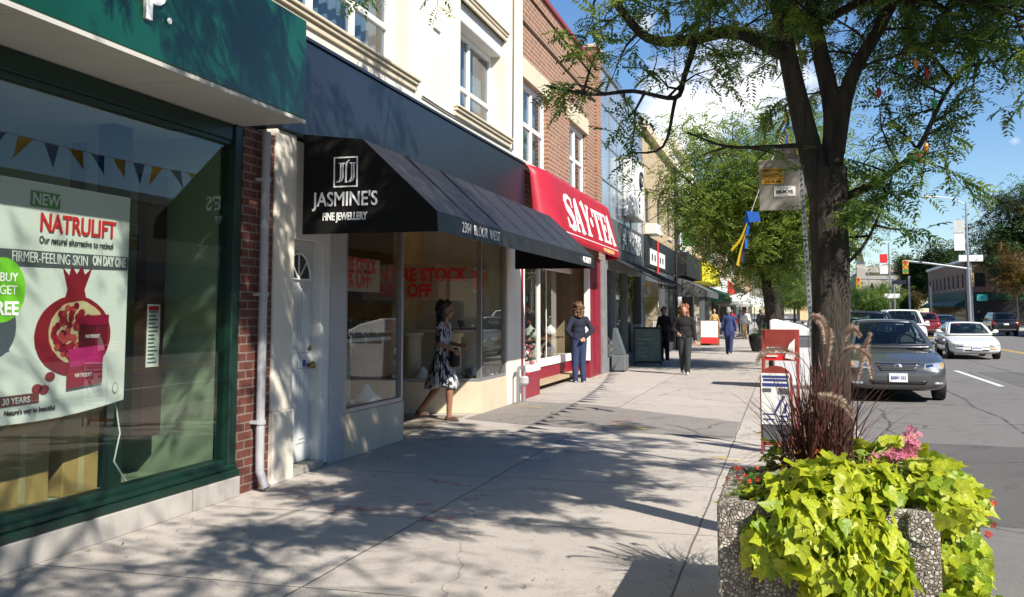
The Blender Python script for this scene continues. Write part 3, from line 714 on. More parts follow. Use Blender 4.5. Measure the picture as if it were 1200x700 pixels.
def bust(x, y, z, s, lab, dark=True):
    t_ = thing('necklace_bust', lab, 'display bust', (x, y, z), 'necklace busts on the jewellery shelf')
    m_ = MB(); m_.loft([[(x+.5*d*s*cos(a), y+w_*s*sin(a), z+h*s) for a in [2*pi*k/14 for k in range(14)]] for (h, w_, d) in ((0, .07, .14), (.05, .075, .12), (.14, .085, .09), (.19, .05, .07), (.24, .032, .06), (.26, .03, .06))])
    m_.build('bust', PM('bust_dark', (.02, .02, .02)) if dark else M['paper'], t_, smooth=True)
    m_ = MB(); m_.tube([(x+.045*s+.02*s*sin(a), y+.055*s*cos(a), z+(.12-.07*sin(a))*s) for a in [pi*k/10 for k in range(11)]], .008*s, 6); m_.build('necklace', PM('silver', (.75, .73, .68), .2), t_)
for i in range(7):
    bust(-4.62-.03*(i % 2), 9.28+i*.19, 1.205, .8, ['black necklace bust first from the side panel on left jewellery shelf', 'second black necklace bust from the side panel', 'third black necklace bust on left jewellery shelf', 'middle black necklace bust on left jewellery shelf', 'fifth black necklace bust on left jewellery shelf', 'black necklace bust second from the entry on left shelf', 'black necklace bust nearest the entry on left shelf'][i])
for x, y, s, lab in ((-4.65, 9.35, .9, 'small white ring display on floor of left jewellery window beside panel'), (-4.62, 10.25, 1.2, 'white draped jewellery stand on floor of left window near entry'), (-4.7, 14.5, 1.1, 'white draped jewellery stand on floor of right jewellery window'), (-5.3, 13.8, 1.2, 'pale draped jewellery stand deep in right jewellery window'), (-4.6, 14.85, .8, 'small white ring display beside the right pillar in jewellery window')):
    t_ = thing('jewellery_stand', lab, 'display stand', (x, y, .47))
    m_ = MB(); m_.loft([[(x+r*s*cos(a)*(1+.1*sin(3*a+h)), y+r*s*sin(a), .48+h*s) for a in [2*pi*k/12 for k in range(12)]] for (h, r) in ((0, .14), (.03, .13), (.08, .07), (.13, .04), (.16, .02))]); m_.build('cone', M['paper'], t_, smooth=True)
    m_ = MB(); m_.lathe([(.03*s, .48+.12*s), (.035*s, .48+.13*s), (.03*s, .48+.14*s)], (x, y, 0), 12); m_.build('ring', M['gold'], t_)
M['sale_red'] = mat('sale_red', (.80, .02, .015), .6, var=.03)
def sale(x, y0, y1, z0, z1, lab, pts=None):
    t_ = thing('sale_banner', lab, 'banner', (x, (y0+y1)/2, z0))
    wd = y1-y0
    MB().box(x-.004, x, y0, y1, z0, z1).build('sheet', mat('banner_paper', (.50, .36, .26), .6), t_)
    text('ENTIRE STOCK', wd*.17, M['sale_red'], t_, (x+.003, (y0+y1)/2, z0+(z1-z0)*.56), ext=.001, bold=.006, sx=.72)
    text('50% OFF', wd*.2, M['sale_red'], t_, (x+.003, (y0+y1)/2, z0+(z1-z0)*.12), ext=.001, bold=.006, sx=.8)
sale(-4.60, 9.18, 10.55, 1.72, 2.10, 'red lettered sale banner in the left jewellery window')
sale(-4.65, 13.95, 15.05, 1.80, 2.18, 'red lettered sale banner in narrow right jewellery window')
# banner behind the splayed glass, facing the entry
t_ = thing('sale_banner', 'wide red lettered sale banner behind the entry glass over the woman in dress', 'banner', (-5.4, 13.75, 1.75))
m_ = MB(); m_.quad((-6.2, 13.55, 1.68), (-4.55, 13.95, 1.68), (-4.55, 13.95, 2.22), (-6.2, 13.55, 2.22)); m_.build('sheet', mat('banner_paper2', (.45, .30, .19), .6), t_, solid=.004)
dv = Vector((1.65, .40, 0)).normalized(); nv = Vector((.40, -1.65, 0)).normalized()*.008
text('ENTIRE STOCK', .27, M['sale_red'], t_, Vector((-5.36, 13.754, 1.97))+nv, dv, ext=.002, bold=.01, sx=.80)
text('50% OFF', .27, M['sale_red'], t_, Vector((-5.55, 13.708, 1.73))+nv, dv, ext=.002, bold=.01, sx=.8)
for x, y, z, lab in ((-4.62, 9.75, .465, 'open dark jewellery tray on the floor of left window before the pedestal'), (-4.75, 9.5, .465, 'open dark jewellery tray in left window close to the side panel'), (-4.75, 10.42, 1.21, 'open jewellery tray on left shelf at the entry end'), (-4.7, 14.2, 1.23, 'open jewellery tray on the right window shelf'), (-4.6, 14.25, .485, 'open jewellery tray on the floor of right jewellery window')):
    t_ = thing('jewellery_tray', lab, 'jewellery tray', (x, y, z))
    q = MB(); q.box(x-.10, x+.10, y-.13, y+.13, z, z+.02); q.prism([(x-.10, z+.02), (x-.09, z+.02), (x-.13, z+.14), (x-.14, z+.14)], 'y', y-.13, y+.13); q.build('tray', PM('velvet', (.05, .02, .03), .9), t_, bevel=.004)
    q = MB()
    for i in range(4):
        for j in range(5): q.lathe([(.012, z+.021), (.014, z+.03), (.010, z+.034)], (x-.07+i*.046, y-.1+j*.05, 0), 8)
    q.build('ring_set', M['gold'], t_)
    q = MB(); q.box(x+.06, x+.066, y-.05, y+.05, z+.021, z+.075); q.build('price_card', M['paper'], t_)
cw = MB(); cw.tube([(FX+.02, 11.2, 4.20), (FX+.02, 12.0, 4.185), (FX+.02, 13.6, 4.19), (FX+.02, 15.4, 4.2), (FX+.02, 15.45, 6.0), (FX+.02, 15.46, 8.2)], .012, 6); cw.build('cable', M['sign_grey'], js)
vt = MB(); vt.box(FX, FX+.03, 11.6, 11.85, 5.2, 5.42); vt.build('wall_vent', M['white_trim'], js, bevel=.006)
# gas meter pipes by the pillar
gm = thing('gas_meter', 'grey gas pipe with red capped regulator at foot of the cream pillar', 'gas meter', (FX+.12, 15.6, 0))
m_ = MB(); m_.tube([(FX+.12, 15.35, 0), (FX+.12, 15.35, .52), (FX+.12, 15.42, .58), (FX+.12, 15.72, .58), (FX+.12, 15.75, .5), (FX+.12, 15.75, 0)], .028, 10); m_.build('pipe', M['steel'], gm)
m_ = MB(); m_.lathe([(.05, .28), (.075, .31), (.075, .40), (.05, .43)], (FX+.12, 15.75, 0), 14); m_.build('regulator', M['pipe'], gm)
m_ = MB(); m_.ell((FX+.18, 15.75, .47), .03, 8, 6); m_.build('cap', M['red_print'], gm)
# ================================================================== tea shop
ts = thing('tea_shop', 'red brick tea shop with rounded red awning and white framed bay window', 'shop', (FX, 19.5, 0))
TW = [(16.15, 18.0, 4.12, 5.62), (19.95, 21.8, 4.12, 5.62)]
m_ = MB(); holes_wall(m_, FX, 15.955, 23.35, 2.75, 7.42, TW, .2, -14)
m_.box(FX-.2, FX+.07, 22.75, 23.345, 2.76, 7.95); m_.box(FX-.1, FX+.05, 15.96, 22.74, 6.62, 6.78); m_.box(FX-.1, FX+.04, 15.96, 22.74, 7.2, 7.41)
m_.build('wall', M['brick_red'], ts)
m_ = MB(); m_.box(-13, FX+.09, 15.96, 22.74, 7.42, 7.50); m_.build('coping', M['coping'], ts)
m_ = MB(); m_.box(FX-.25, FX+.11, 22.7, 23.38, 7.95, 8.03); m_.build('pilaster_cap', M['cream'], ts)
for (a, b, c, d) in TW:
    m_ = MB(); m_.box(FX-.1, FX+.025, a-.15, b+.15, d+.002, d+.36); m_.build('lintel', M['cream'], ts, bevel=.01)
    m_ = MB(); m_.box(FX-.1, FX+.07, a-.1, b+.1, c-.12, c-.002); m_.build('window_sill', M['cream'], ts, bevel=.01)
    window(ts, FX-.12, a, b, c, d, mull=(.5,), trans=((.5, .02, .49), (.5, .51, .98)), fw=.10)
# awning: convex shell with rounded end
def red(u, v):
    # u along the street, v from wall-top to front hem
    a = min(1, v/.4)*pi/2; q_ = max(0, (v-.4)/.6)
    x = FX+.02+.40*sin(a)+.26*q_; z = 3.85+.21*cos(a)-1.11*q_
    e = 1.0
    y = 16.0+6.75*u
    k = min(u, 1-u)*6.75
    if k < .5: x = FX+.02+(x-FX-.02)*(.35+.65*sin(pi/2*(k/.5))); z = z-(4.06-z)*0
    return (x, y, z)
m_ = MB(); m_.strip(red, 48, 18); 
ra = m_.build('awning', M['awning_red'], ts, smooth=True, solid=.01)
m_ = MB(); m_.box(FX-.1, FX+.03, 15.98, 22.75, 4.062, 4.10); m_.build('awning_rail', M['white_trim'], ra)
AX = FX+.02+.594+.010
def stroke(mb, pts, w, z0=3.02, h=.60, y0=0, sx=1):
    """brush strokes in letter space (0..1 x 0..1), flat on the awning front"""
    for (a, b, wd) in pts:
        A = Vector((a[0]*sx, a[1]*h)); B = Vector((b[0]*sx, b[1]*h)); d = (B-A).normalized(); n = Vector((-d.y, d.x))*wd/2
        mb.prism([(y0+q.x, z0+q.y) for q in (A+n, A-n, B-n, B+n)], 'x', AX, AX+.01+RND.uniform(0, .002))
lt = MB(); H = .64; SX = .74; T = .20; t2 = .055
def serif(y, z, w): return ((y-w/2, z), (y+w/2, z), .05)
def letter(ch, y0):
    if ch == 'A':
        stroke(lt, [((.40, 1), (.78, 0), T), ((.36, .97), (.08, 0), .09), ((.2, .32), (.62, .32), .07), ((-.05, .03), (.24, .03), .055), ((.55, .03), (1.0, .03), .055)], 0, h=H, y0=y0, sx=SX)
    if ch == 'Y':
        stroke(lt, [((.5, .5), (.5, 0), T), ((.12, 1), (.5, .42), T), ((.88, 1), (.54, .42), .09), ((-.05, .97), (.35, .97), .055), ((.68, .97), (1.05, .97), .055), ((.25, .03), (.75, .03), .055)], 0, h=H, y0=y0, sx=SX)
    if ch == 'T':
        stroke(lt, [((.5, 1), (.5, 0), T), ((.0, .95), (1., .95), .07), ((.03, 1), (.03, .72), .055), ((.97, 1), (.97, .72), .055), ((.25, .03), (.75, .03), .055)], 0, h=H, y0=y0, sx=SX)
    if ch == 'E':
        stroke(lt, [((.25, 1), (.25, 0), T), ((.0, .965), (.9, .965), .06), ((.0, .035), (.95, .035), .06), ((.3, .52), (.68, .52), .06), ((.9, 1), (.9, .75), .055), ((.94, .28), (.94, 0), .055), ((.68, .65), (.68, .39), .05)], 0, h=H, y0=y0, sx=SX)
    if ch == 'S':
        P_ = [(.88, .74), (.84, .88), (.68, .96), (.45, .97), (.24, .90), (.16, .76), (.22, .62), (.42, .54), (.64, .45), (.80, .33), (.80, .17), (.64, .06), (.42, .03), (.2, .08), (.10, .24)]
        W_ = [.06, .06, .07, .09, .13, .17, .19, .2, .2, .19, .17, .13, .09, .07, .06]
        L = []; R_ = []
        for i, p in enumerate(P_):
            a = Vector((P_[max(0, i-1)][0]*SX, P_[max(0, i-1)][1]*H)); b = Vector((P_[min(14, i+1)][0]*SX, P_[min(14, i+1)][1]*H)); d = (b-a).normalized(); n = Vector((-d.y, d.x))*W_[i]/2
            c = Vector((p[0]*SX, p[1]*H)); L.append(c+n); R_.append(c-n)
        for i in range(14): lt.prism([(y0+q.x, 3.02+q.y) for q in (L[i], R_[i], R_[i+1], L[i+1])], 'x', AX, AX+.012)
        stroke(lt, [((.88, .98), (.88, .68), .05), ((.10, .32), (.10, .02), .05)], 0, h=H, y0=y0, sx=SX)
for ch, y in zip('SAYTEA', (17.25, 18.02, 18.86, 19.98, 20.83, 21.52)): letter(ch, y-.2)
lt.prism(blob(19.62-.1, 3.34, .10, .10, 14), 'x', AX, AX+.011)
lt.v = [(x-(z-3.02)*.234, y, z) for x, y, z in lt.v]
lt.build('lettering', M['letter_white'], ra)
m_ = MB(); m_.box(AX+.02, AX+.028, 16.5, 22.25, 2.91, 2.925); m_.build('awning_stripe', M['letter_white'], ra)
text('www.say-tea.com', .17, M['gold'], ra, (AX+.054, 20.9, 2.79), up=(-.234, 0, 1), ext=.004, bold=.004, sx=1.05)
# shop front below
m_ = MB()
m_.box(FX-.05, FX+.02, 15.95, 16.08, 0, 2.76); m_.box(FX-.1, FX+.015, 22.25, 23.34, 0, 2.75)
m_.box(FX-.3, FX+.0, 16.08, 17.3, 0, .44); m_.box(-4.95, -4.76, 17.3, 22.2, 0, .40); m_.box(FX-.1, FX+.02, 21.95, 22.25, 0, 2.75); m_.box(-4.95, FX-.1, 21.95, 22.2, 0, .40); m_.box(-4.9, FX, 16.08, 22.2, 2.5, 2.755)
m_.build('shopfront', M['red_paint'], ts, bevel=.008)
m_ = MB(); m_.box(FX+.01, FX+.022, 22.45, 23.15, .06, 2.2); rd = m_.build('side_door', PM('door_red', (.20, .008, .02)), ts)
m_ = MB(); m_.box(FX+.022, FX+.034, 22.53, 23.07, .2, 1.0); m_.box(FX+.022, FX+.034, 22.53, 23.07, 1.15, 2.1); m_.build('door_panel', PM('door_red2', (.24, .01, .028)), rd, bevel=.005)
m_ = MB()
m_.box(FX-.07, FX+.012, 16.08, 16.2, .44, 2.5); m_.box(FX-.06, FX+.012, 17.26, 17.30, .44, 2.5); m_.box(FX-.07, FX+.013, 16.2, 17.2, .44, .56); m_.box(FX-.07, FX+.014, 16.2, 17.2, 2.4, 2.5)
m_.box(-4.80, -4.735, 17.3, 21.95, .40, .56); m_.box(-4.80, -4.74, 17.3, 21.95, 2.38, 2.5); m_.box(FX-.09, FX+.03, 21.82, 21.95, .40, 2.5); m_.box(-4.76, FX-.09, 21.84, 21.94, .40, .56); m_.box(-4.78, -4.76, 19.5, 19.52, .56, 2.4)
wf = m_.build('window_frame', M['white_paint'], ts, bevel=.006)
m_ = MB(); m_.box(FX-.04, FX-.03, 16.2, 17.2, .56, 2.4); m_.box(-4.775, -4.765, 17.32, 21.84, .56, 2.38); m_.quad((FX-.06, 21.9, .56), (-4.77, 21.9, .56), (-4.77, 21.9, 2.4), (FX-.06, 21.9, 2.4)); m_.quad((FX-.04, 17.26, .5), (-4.77, 17.26, .5), (-4.77, 17.26, 2.4), (FX-.04, 17.26, 2.4))
m_.build('pane', M['glass_clear'], wf)
m_ = MB(); m_.box(-8, -7.9, 16, 23, 0, 2.7); m_.box(-7.9, -4.5, 15.99, 16.06, 0, 2.7); m_.box(-7.9, FX-.1, 22.26, 22.4, 0, 2.7); m_.box(-7.9, -4.5, 16, 22.3, 2.62, 2.7); m_.box(-7.9, -4.5, 16.06, 22.3, .1, .16)
m_.box(-6.25, -6.2, 17.4, 22.2, .16, 2.3)
m_.build('interior_wall', mat('tea_wall', (.40, .31, .20), .8), ts)
for z, lab in ((.95, 'lower wooden tea shop display shelf with white teapots'), (.52, 'low wooden step of tea shop window holding cups and flowers')):
    m_ = MB(); m_.box(-5.5, -4.86, 17.4, 21.8, z-.03, z); tag(m_.build('display_shelf', M['wood'], bevel=.005), lab, 'shelf')
def teapot(x, y, z, s, lab, c='paper'):
    t_ = thing('teapot', lab, 'teapot', (x, y, z), 'teapots in the tea shop window')
    m_ = MB(); m_.lathe([(.05*s, z), (.10*s, z+.05*s), (.11*s, z+.10*s), (.08*s, z+.16*s), (.04*s, z+.18*s)], (x, y, 0), 16); m_.build('pot', M[c], t_, smooth=True)
    m_ = MB(); m_.tube([(x, y+.09*s, z+.06*s), (x, y+.15*s, z+.10*s), (x, y+.18*s, z+.17*s)], [.025*s, .016*s, .011*s], 8); m_.build('spout', M[c], t_)
    m_ = MB(); m_.tube([(x, y-.07*s, z+.15*s), (x, y-.16*s, z+.15*s), (x, y-.17*s, z+.07*s), (x, y-.10*s, z+.05*s)], .012*s, 8); m_.build('handle', M[c], t_)
    m_ = MB(); m_.lathe([(.05*s, z+.175*s), (.03*s, z+.2*s), (.012*s, z+.205*s), (.016*s, z+.23*s), (.004, z+.24*s)], (x, y, 0), 12); m_.build('lid', M[c], t_)
for i, (y, z, s) in enumerate(((17.9, .95, 1.2), (18.5, .95, 1.3), (19.1, .95, 1.3), (21.2, .95, 1.3), (19.5, .52, 1.2), (21.1, .52, 1.4), (18.3, .52, 1.2))):
    teapot(-5.0-.1*(i % 2), y, z, s, ['white teapot at left end of the upper tea shelf', 'second white teapot on the upper tea shelf', 'white teapot on upper shelf just left of the shopper', 'white teapot on the upper shelf right of the shopper', 'white teapot on the low step left of the shopper', 'large white teapot on the low step right of the shopper', 'white teapot at left of the low tea step'][i])
def bouquet(x, y, z, s, cols, lab, n=60):
    t_ = thing('flower_arrangement', lab, 'flowers', (x, y, z))
    m_ = MB(); m_.lathe([(.06*s, z), (.09*s, z+.1*s), (.07*s, z+.18*s)], (x, y, 0), 12); m_.build('vase', M['wood'], t_)
    for ci, c in enumerate(cols):
        m_ = MB()
        for k in range(n//len(cols)):
            q = Vector((RND.gauss(0, .12), RND.gauss(0, .16), RND.gauss(.3, .11)))*s
            m_.ell((x+q.x, y+q.y, z+q.z), RND.uniform(.025, .05)*s, 6, 4)
        m_.build('blossom', c, t_)
bouquet(-4.98, 18.2, 1.25, 1.0, [PM('rust', (.18, .04, .02)), PM('dkgreen', (.02, .05, .015))], 'dark russet dried flower arrangement high in the tea shop window')
bouquet(-4.6, 16.45, .48, .9, [PM('cream_fl', (.7, .6, .5)), PM('rust', (.18, .04, .02)), PM('dkgreen', (.02, .05, .015))], 'cream and red flowers low in the narrow left tea shop window')
bouquet(-4.62, 16.95, .48, .9, [PM('cream_fl', (.7, .6, .5)), PM('pinkfl', (.5, .12, .15)), PM('dkgreen', (.02, .05, .015))], 'cream and pink flowers low beside the white post of the tea shop window')
bouquet(-5.0, 18.9, .52, .9, [PM('cream_fl', (.7, .6, .5)), PM('dkgreen', (.02, .05, .015))], 'cream and green flowers on the low step of the tea shop window')
m_ = MB(); m_.box(-6.19, -6.17, 18.6, 19.3, 1.6, 2.2); fr_ = m_.build('picture', M['wood']); tag(fr_, 'small framed picture on the back wall of the tea shop', 'picture')
m_ = MB(); m_.box(-6.168, -6.16, 18.66, 19.24, 1.66, 2.14); m_.build('canvas', PM('yellowish', (.4, .34, .1)), fr_)

# ================================================================== mirror panelled shop
bs = thing('mirror_shop', 'shop faced with blue grey mirrored panels, grey sign band and slatted lattice awning', 'shop', (FX, 27, 0))
BX = FX+.03
m_ = MB(); holes_wall(m_, BX, 23.38, 30.6, 3.95, 7.65, [], .2, -14); m_.build('wall', M['mirror_blue'], bs)
m_ = MB()
for i in range(7): m_.box(BX, BX+.02, 23.38+i*1.2, 23.42+i*1.2, 3.95, 7.64)
for z in (4.8, 5.75, 6.7): m_.box(BX, BX+.018, 23.38, 30.6, z, z+.04)
m_.box(BX-.2, BX+.05, 23.38, 30.6, 7.64, 7.76)
m_.build('panel_joint', M['steel'], bs)
m_ = MB(); m_.box(BX-.2, BX+.05, 23.38, 30.58, 2.95, 3.94); sb = m_.build('sign_band', M['sign_grey'], bs)
text('ATELIER', .85, mat('silver_letter', (.70, .72, .74), .5), sb, (BX+.055, 28.1, 3.22), ext=.03, bold=.015, sx=1.15)
m_ = MB(); m_.box(BX, BX+.30, 26.8, 29.0, 4.2, 5.86); lb = m_.build('light_box', M['white_paint'], bs, bevel=.03)
m_ = MB(); m_.tube([(BX+.305, 28.4+.42*cos(a), 5.35+.26*sin(a)) for a in [.3+pi*1.5*k/14 for k in range(15)]], [.01+.05*sin(pi*k/14) for k in range(15)], 6)
m_.tube([(BX+.305, 28.4+.2*cos(a), 5.35+.13*sin(a)) for a in [2.+pi*1.5*k/14 for k in range(15)]], .035, 6); m_.build('emblem', M['black'], lb)
for i, z in enumerate((4.95, 4.77, 4.59, 4.41)): q = MB(); q.box(BX+.301, BX+.306, 27.9, 28.08, z-.04, z+.05+.02*(i % 2)); q.build('print', M['black'], lb)
# ground floor
m_ = MB(); m_.box(BX-.25, BX+.03, 23.4, 24.0, 0, 2.95); m_.box(BX-.2, BX, 27.4, 27.52, .3, 2.94); m_.box(BX-.2, BX+.01, 30.1, 30.58, 0, 2.94); m_.box(BX-.25, BX+.01, 24.0, 30.1, 0, .35); m_.box(BX-.2, BX, 24.0, 30.1, 2.6, 2.94)
m_.box(BX-.2, BX, 25.4, 25.5, .3, 2.94)
m_.build('shopfront', mat('grey_stone', (.22, .23, .24), .4, var=.2, sc=4), bs, bevel=.01)
m_ = MB(); m_.box(BX-.12, BX-.11, 24, 30.1, .35, 2.6); m_.build('pane', M['glass_clear'], bs)
m_ = MB(); m_.box(-9, -8.9, 23.5, 30.5, 0, 2.9); m_.box(-8.9, -4.6, 23.4, 23.5, 0, 2.9); m_.box(-8.9, -4.6, 30.4, 30.5, 0, 2.9); m_.box(-8.9, -4.5, 23.5, 30.4, 2.8, 2.9); m_.box(-5.6, -5.5, 26.0, 27.2, 0, 2.2)
m_.build('interior_wall', PM('bs_int', (.10, .09, .06)), bs)
m_ = MB(); m_.box(BX-.1, BX+.22, 28.55, 29.0, 0, 1.15); m_.build('pier', M['white_trim'], bs, bevel=.01)
# lattice awning
m_ = MB()
la = lambda u, v: (BX+.05+1.25*v, 24.2+6.0*u, 2.92-.62*v)
for i in range(31): m_.tube([la(i/30, 0), la(i/30, 1)], .02, 5)
for j in range(7): m_.tube([la(0, j/6), la(1, j/6)], .022, 5)
for i in range(11): m_.tube([la(i/10, 1), (BX+1.3, 24.2+6*i/10, 2.12)], .012, 5)
m_.tube([(BX+1.3, 24.2, 2.12), (BX+1.3, 30.2, 2.12)], .014, 5)
lw = m_.build('awning', M['black'], bs)
m_ = MB(); m_.strip(lambda u, v: (lambda p: (p[0], p[1], p[2]-.035))(la(u, v)), 8, 3); m_.build('awning_cover', mat('smoke_sheet', (.06, .065, .07), .4), lw, solid=.006)

# ================================================================== generic shops further on
def shop(name, lab, y0, y1, h, wall, sign=None, stext=None, scol='letter_white', windows=3, wz=(4.5, 6.0), awn=None, fr='white_paint', x=FX, front='sign_grey', s=1, cornice=True, sx=1.0, prot=.08):
    """a two or three storey shop between y0 and y1 whose front is at x and faces +x (s=1) or -x (s=-1)"""
    t_ = thing(name, lab, 'shop', (x, (y0+y1)/2, 0))
    W = y1-y0; hs_ = []
    rows = [wz] if h < 9 else [wz, (wz[0]+3.1, wz[1]+3.1)]
    for r in rows:
        for i in range(windows):
            c = y0+W*(i+.5)/windows; hw = min(.62, W/windows*.28); hs_.append((c-hw, c+hw, r[0], r[1]))
    m_ = MB(); holes_wall(m_, x, y0+.005, y1-.005, 3.0, h, hs_, .18, x-10*s); m_.build('wall', M[wall], t_)
    for (a, b, c, d) in hs_:
        window(t_, x-.1*s, a, b, c, d, mull=(), trans=((.5, .02, .98),), fw=.08, frame=fr, s=s, curtain=False)
        q = MB(); q.box(min(x-.05*s, x+.06*s), max(x-.05*s, x+.06*s), a-.08, b+.08, c-.12, c-.003); q.build('window_sill', M['cream'], t_)
    def bx(mb, d0, d1, *r): mb.box(min(x+d0*s, x+d1*s), max(x+d0*s, x+d1*s), *r); return mb
    m_ = MB(); bx(m_, -.5, .10, y0+.01, y1-.01, h, h+.15)
    if cornice: bx(m_, -.5, .2, y0+.012, y1-.012, h-.3, h-.003)
    m_.build('cornice', M['cream'] if cornice else M['coping'], t_)
    # shopfront
    m_ = MB(); bx(m_, -.3, .04, y0+.01, y0+.35, 0, 2.99); bx(m_, -.3, .04, y1-.35, y1-.01, 0, 2.99); bx(m_, -.3, .02, y0+.35, y1-.35, 0, .4); bx(m_, -.3, .02, y0+.35, y1-.35, 2.55, 2.99)
    bx(m_, -.2, .01, y0+W*.62, y0+W*.62+.1, .4, 2.55); bx(m_, -.2, .01, y0+W*.62+1.0, y0+W*.62+1.1, .4, 2.55)
    m_.build('shopfront', M[front], t_)
    m_ = MB(); bx(m_, -.12, -.1, y0+.35, y1-.35, .4, 2.55); m_.build('pane', M['glass_clear'], t_)
    m_ = MB(); bx(m_, -2.6, -2.5, y0+.1, y1-.1, 0, 2.98); bx(m_, -2.5, -.3, y0+.02, y0+.1, 0, 2.98); bx(m_, -2.5, -.3, y1-.1, y1-.02, 0, 2.98); m_.build('interior_wall', M['int_warm'], t_)
    if sign:
        m_ = MB(); bx(m_, -.05, prot, y0+.2, y1-.2, 3.02, 4.0); g_ = m_.build('sign_board', M[sign], t_)
        if stext: text(stext, .6, M[scol], g_, (x+(prot+.006)*s, (y0+y1)/2, 3.28), (0, s, 0), ext=.02, bold=.01, sx=sx)
    if awn:
        m_ = MB(); m_.quad((x+.1*s, y0+.3, 3.0), (x+.1*s, y1-.3, 3.0), (x+1.25*s, y1-.3, 2.4), (x+1.25*s, y0+.3, 2.4)); m_.quad((x+1.25*s, y0+.3, 2.4), (x+1.25*s, y1-.3, 2.4), (x+1.25*s, y1-.3, 2.15), (x+1.25*s, y0+.3, 2.15))
        m_.quad((x+.1*s, y0+.3, 3.0), (x+1.25*s, y0+.3, 2.4), (x+1.25*s, y0+.3, 2.15), (x+.1*s, y0+.3, 2.15))
        m_.build('awning', M[awn], t_, solid=.01)
    return t_
b5 = shop('clinic_shop', 'buff brick building with black sign band, small white panel and red bar beside mirrored shop', 30.62, 40.0, 7.7, 'brick_buff', 'black', None, windows=3, wz=(4.45, 5.6), fr='sign_grey')
sg = [c for c in b5.children if c.name.startswith('sign_board')][0]
m_ = MB(); m_.box(FX+.081, FX+.10, 32.0, 36.0, 3.1, 3.62); m_.build('sign_panel', M['paper'], sg)
m_ = MB(); m_.box(FX+.101, FX+.115, 33.7, 34.1, 2.85, 4.0); m_.build('red_bar', M['red_print'], sg)
for k in range(5): m_ = MB(); m_.box(FX+.1005, FX+.104, 32.25+k*.72, 32.25+k*.72+.4, 3.24, 3.46); m_.build('print', M['sign_grey'], sg)
m_ = MB(); m_.tube([(FX+.12, 39.6, 0), (FX+.12, 39.6, 7.5)], .06, 8); m_.build('downpipe', M['black'], b5)
m_ = MB(); m_.box(FX, FX+.4, 31.4, 32.5, 4.05, 4.4); m_.build('air_conditioner', M['white_trim'], b5, bevel=.02)
b6 = shop('banner_shop', 'cream walled shop with tall green and white vertical banner and dark sign', 40.02, 48.0, 8.6, 'stucco', 'black', None, windows=2, awn='awning_grey', prot=.5)
m_ = MB(); m_.box(FX+.25, FX+.75, 41.0, 41.08, 4.25, 7.4); vb = m_.build('vertical_banner', M['white_paint'], b6)
m_ = MB(); m_.prism([(FX+.28, 4.3), (FX+.74, 4.3), (FX+.74, 6.0), (FX+.5, 6.6), (FX+.28, 5.6)], 'y', 40.992, 40.999); m_.build('banner_stripe', PM('leafgreen', (.05, .20, .05)), vb)
m_ = MB(); m_.box(FX+.03, FX+.08, 41.4, 44.6, 4.2, 7.5); vb = m_.build('vertical_banner', M['white_paint'], b6)
m_ = MB(); m_.prism([(42.2, 4.25), (43.8, 4.25), (43.4, 6.4), (42.6, 5.9)], 'x', FX+.081, FX+.09); m_.build('banner_stripe', PM('leafgreen', (.05, .20, .05)), vb)
shop('yellow_sign_shop', 'red brick shop with bright yellow sign projecting over the sidewalk', 48.02, 58.0, 8.2, 'brick_brown', 'yellow_sign', None, 'sign_grey', windows=3, prot=.75, sx=1.4)
shop('green_awning_shop', 'pale plaster shop with dark green awning past the yellow sign', 58.02, 67.0, 7.6, 'concrete_far', 'white_paint', None, windows=3, awn='awning_green')
shop('white_sign_shop', 'red brick shop with white sign board beyond the green awning', 67.02, 77.0, 8.8, 'brick_red', 'white_paint', None, windows=4, awn='awning_green')
shop('cream_shop', 'cream plaster shop with red sign far down the left row', 77.02, 88.0, 7.9, 'stucco', 'red_print', None, windows=3, awn='awning_grey')
shop('brown_brick_shop', 'brown brick three storey shop far down the left row', 88.02, 101.0, 10.4, 'brick_brown', 'black', None, windows=4)
shop('buff_brick_shop', 'buff brick shop with blue sign far down the left row', 101.02, 116.0, 8.2, 'brick_buff', 'band', None, windows=4, awn='awning_grey')
shop('last_brick_shop', 'red brick shop farthest down the left row', 116.02, 136.0, 9.2, 'brick_red', 'white_paint', None, windows=5)

# ================================================================== far side of the street
rb_ = shop('corner_building', 'two storey red brick corner building with dark green shop awnings across the street', 122, 152, 7.3, 'brick_red', 'awning_green', None, windows=9, wz=(4.4, 6.1), awn='awning_green', x=20.2, s=-1, front='concrete_far', cornice=False, fr='sign_grey')
m_ = MB(); m_.box(20.0, 30.5, 121.7, 152.3, 7.45, 7.75); m_.build('parapet', M['white_trim'], rb_)
m_ = MB(); m_.box(20.22, 30, 121.8, 121.98, .02, 2.99); m_.build('side_front', M['black'], rb_)
m_ = MB(); m_.box(20.25, 30, 121.85, 121.98, 3.0, 3.9); m_.build('side_sign', M['awning_green'], rb_)
for i in range(3): m_ = MB(); m_.box(21.2+i*3, 22.3+i*3, 121.93, 121.99, 4.5, 6.1); m_.build('window', M['black'], rb_)
for y0, y1, h, wl_, lab in ((-30, 14, 6.5, 'brick_brown', 'long low brown brick shop row directly across the street'), (14.1, 60, 7.2, 'brick_buff', 'buff brick shop row across the street near the parked cars'), (62, 84, 6.4, 'brick_red', 'red brick shop row across the street before the big tree')):
    shop('opposite_shop', lab, y0, y1, h, wl_, 'sign_grey', None, windows=8, wz=(4.4, 5.8), x=21.5, s=-1, awn='awning_grey')
ch = thing('stone_church', 'grey stone church with small spire rising behind far street trees', 'church', (19, 235, 0))
m_ = MB(); m_.box(15.8, 27, 225, 250, 0, 10.3); m_.prism([(15.5, 10.3), (27.3, 10.3), (25.5, 11.6), (17.5, 11.6)], 'y', 224.5, 250.5); m_.build('nave', M['concrete_far'], ch)
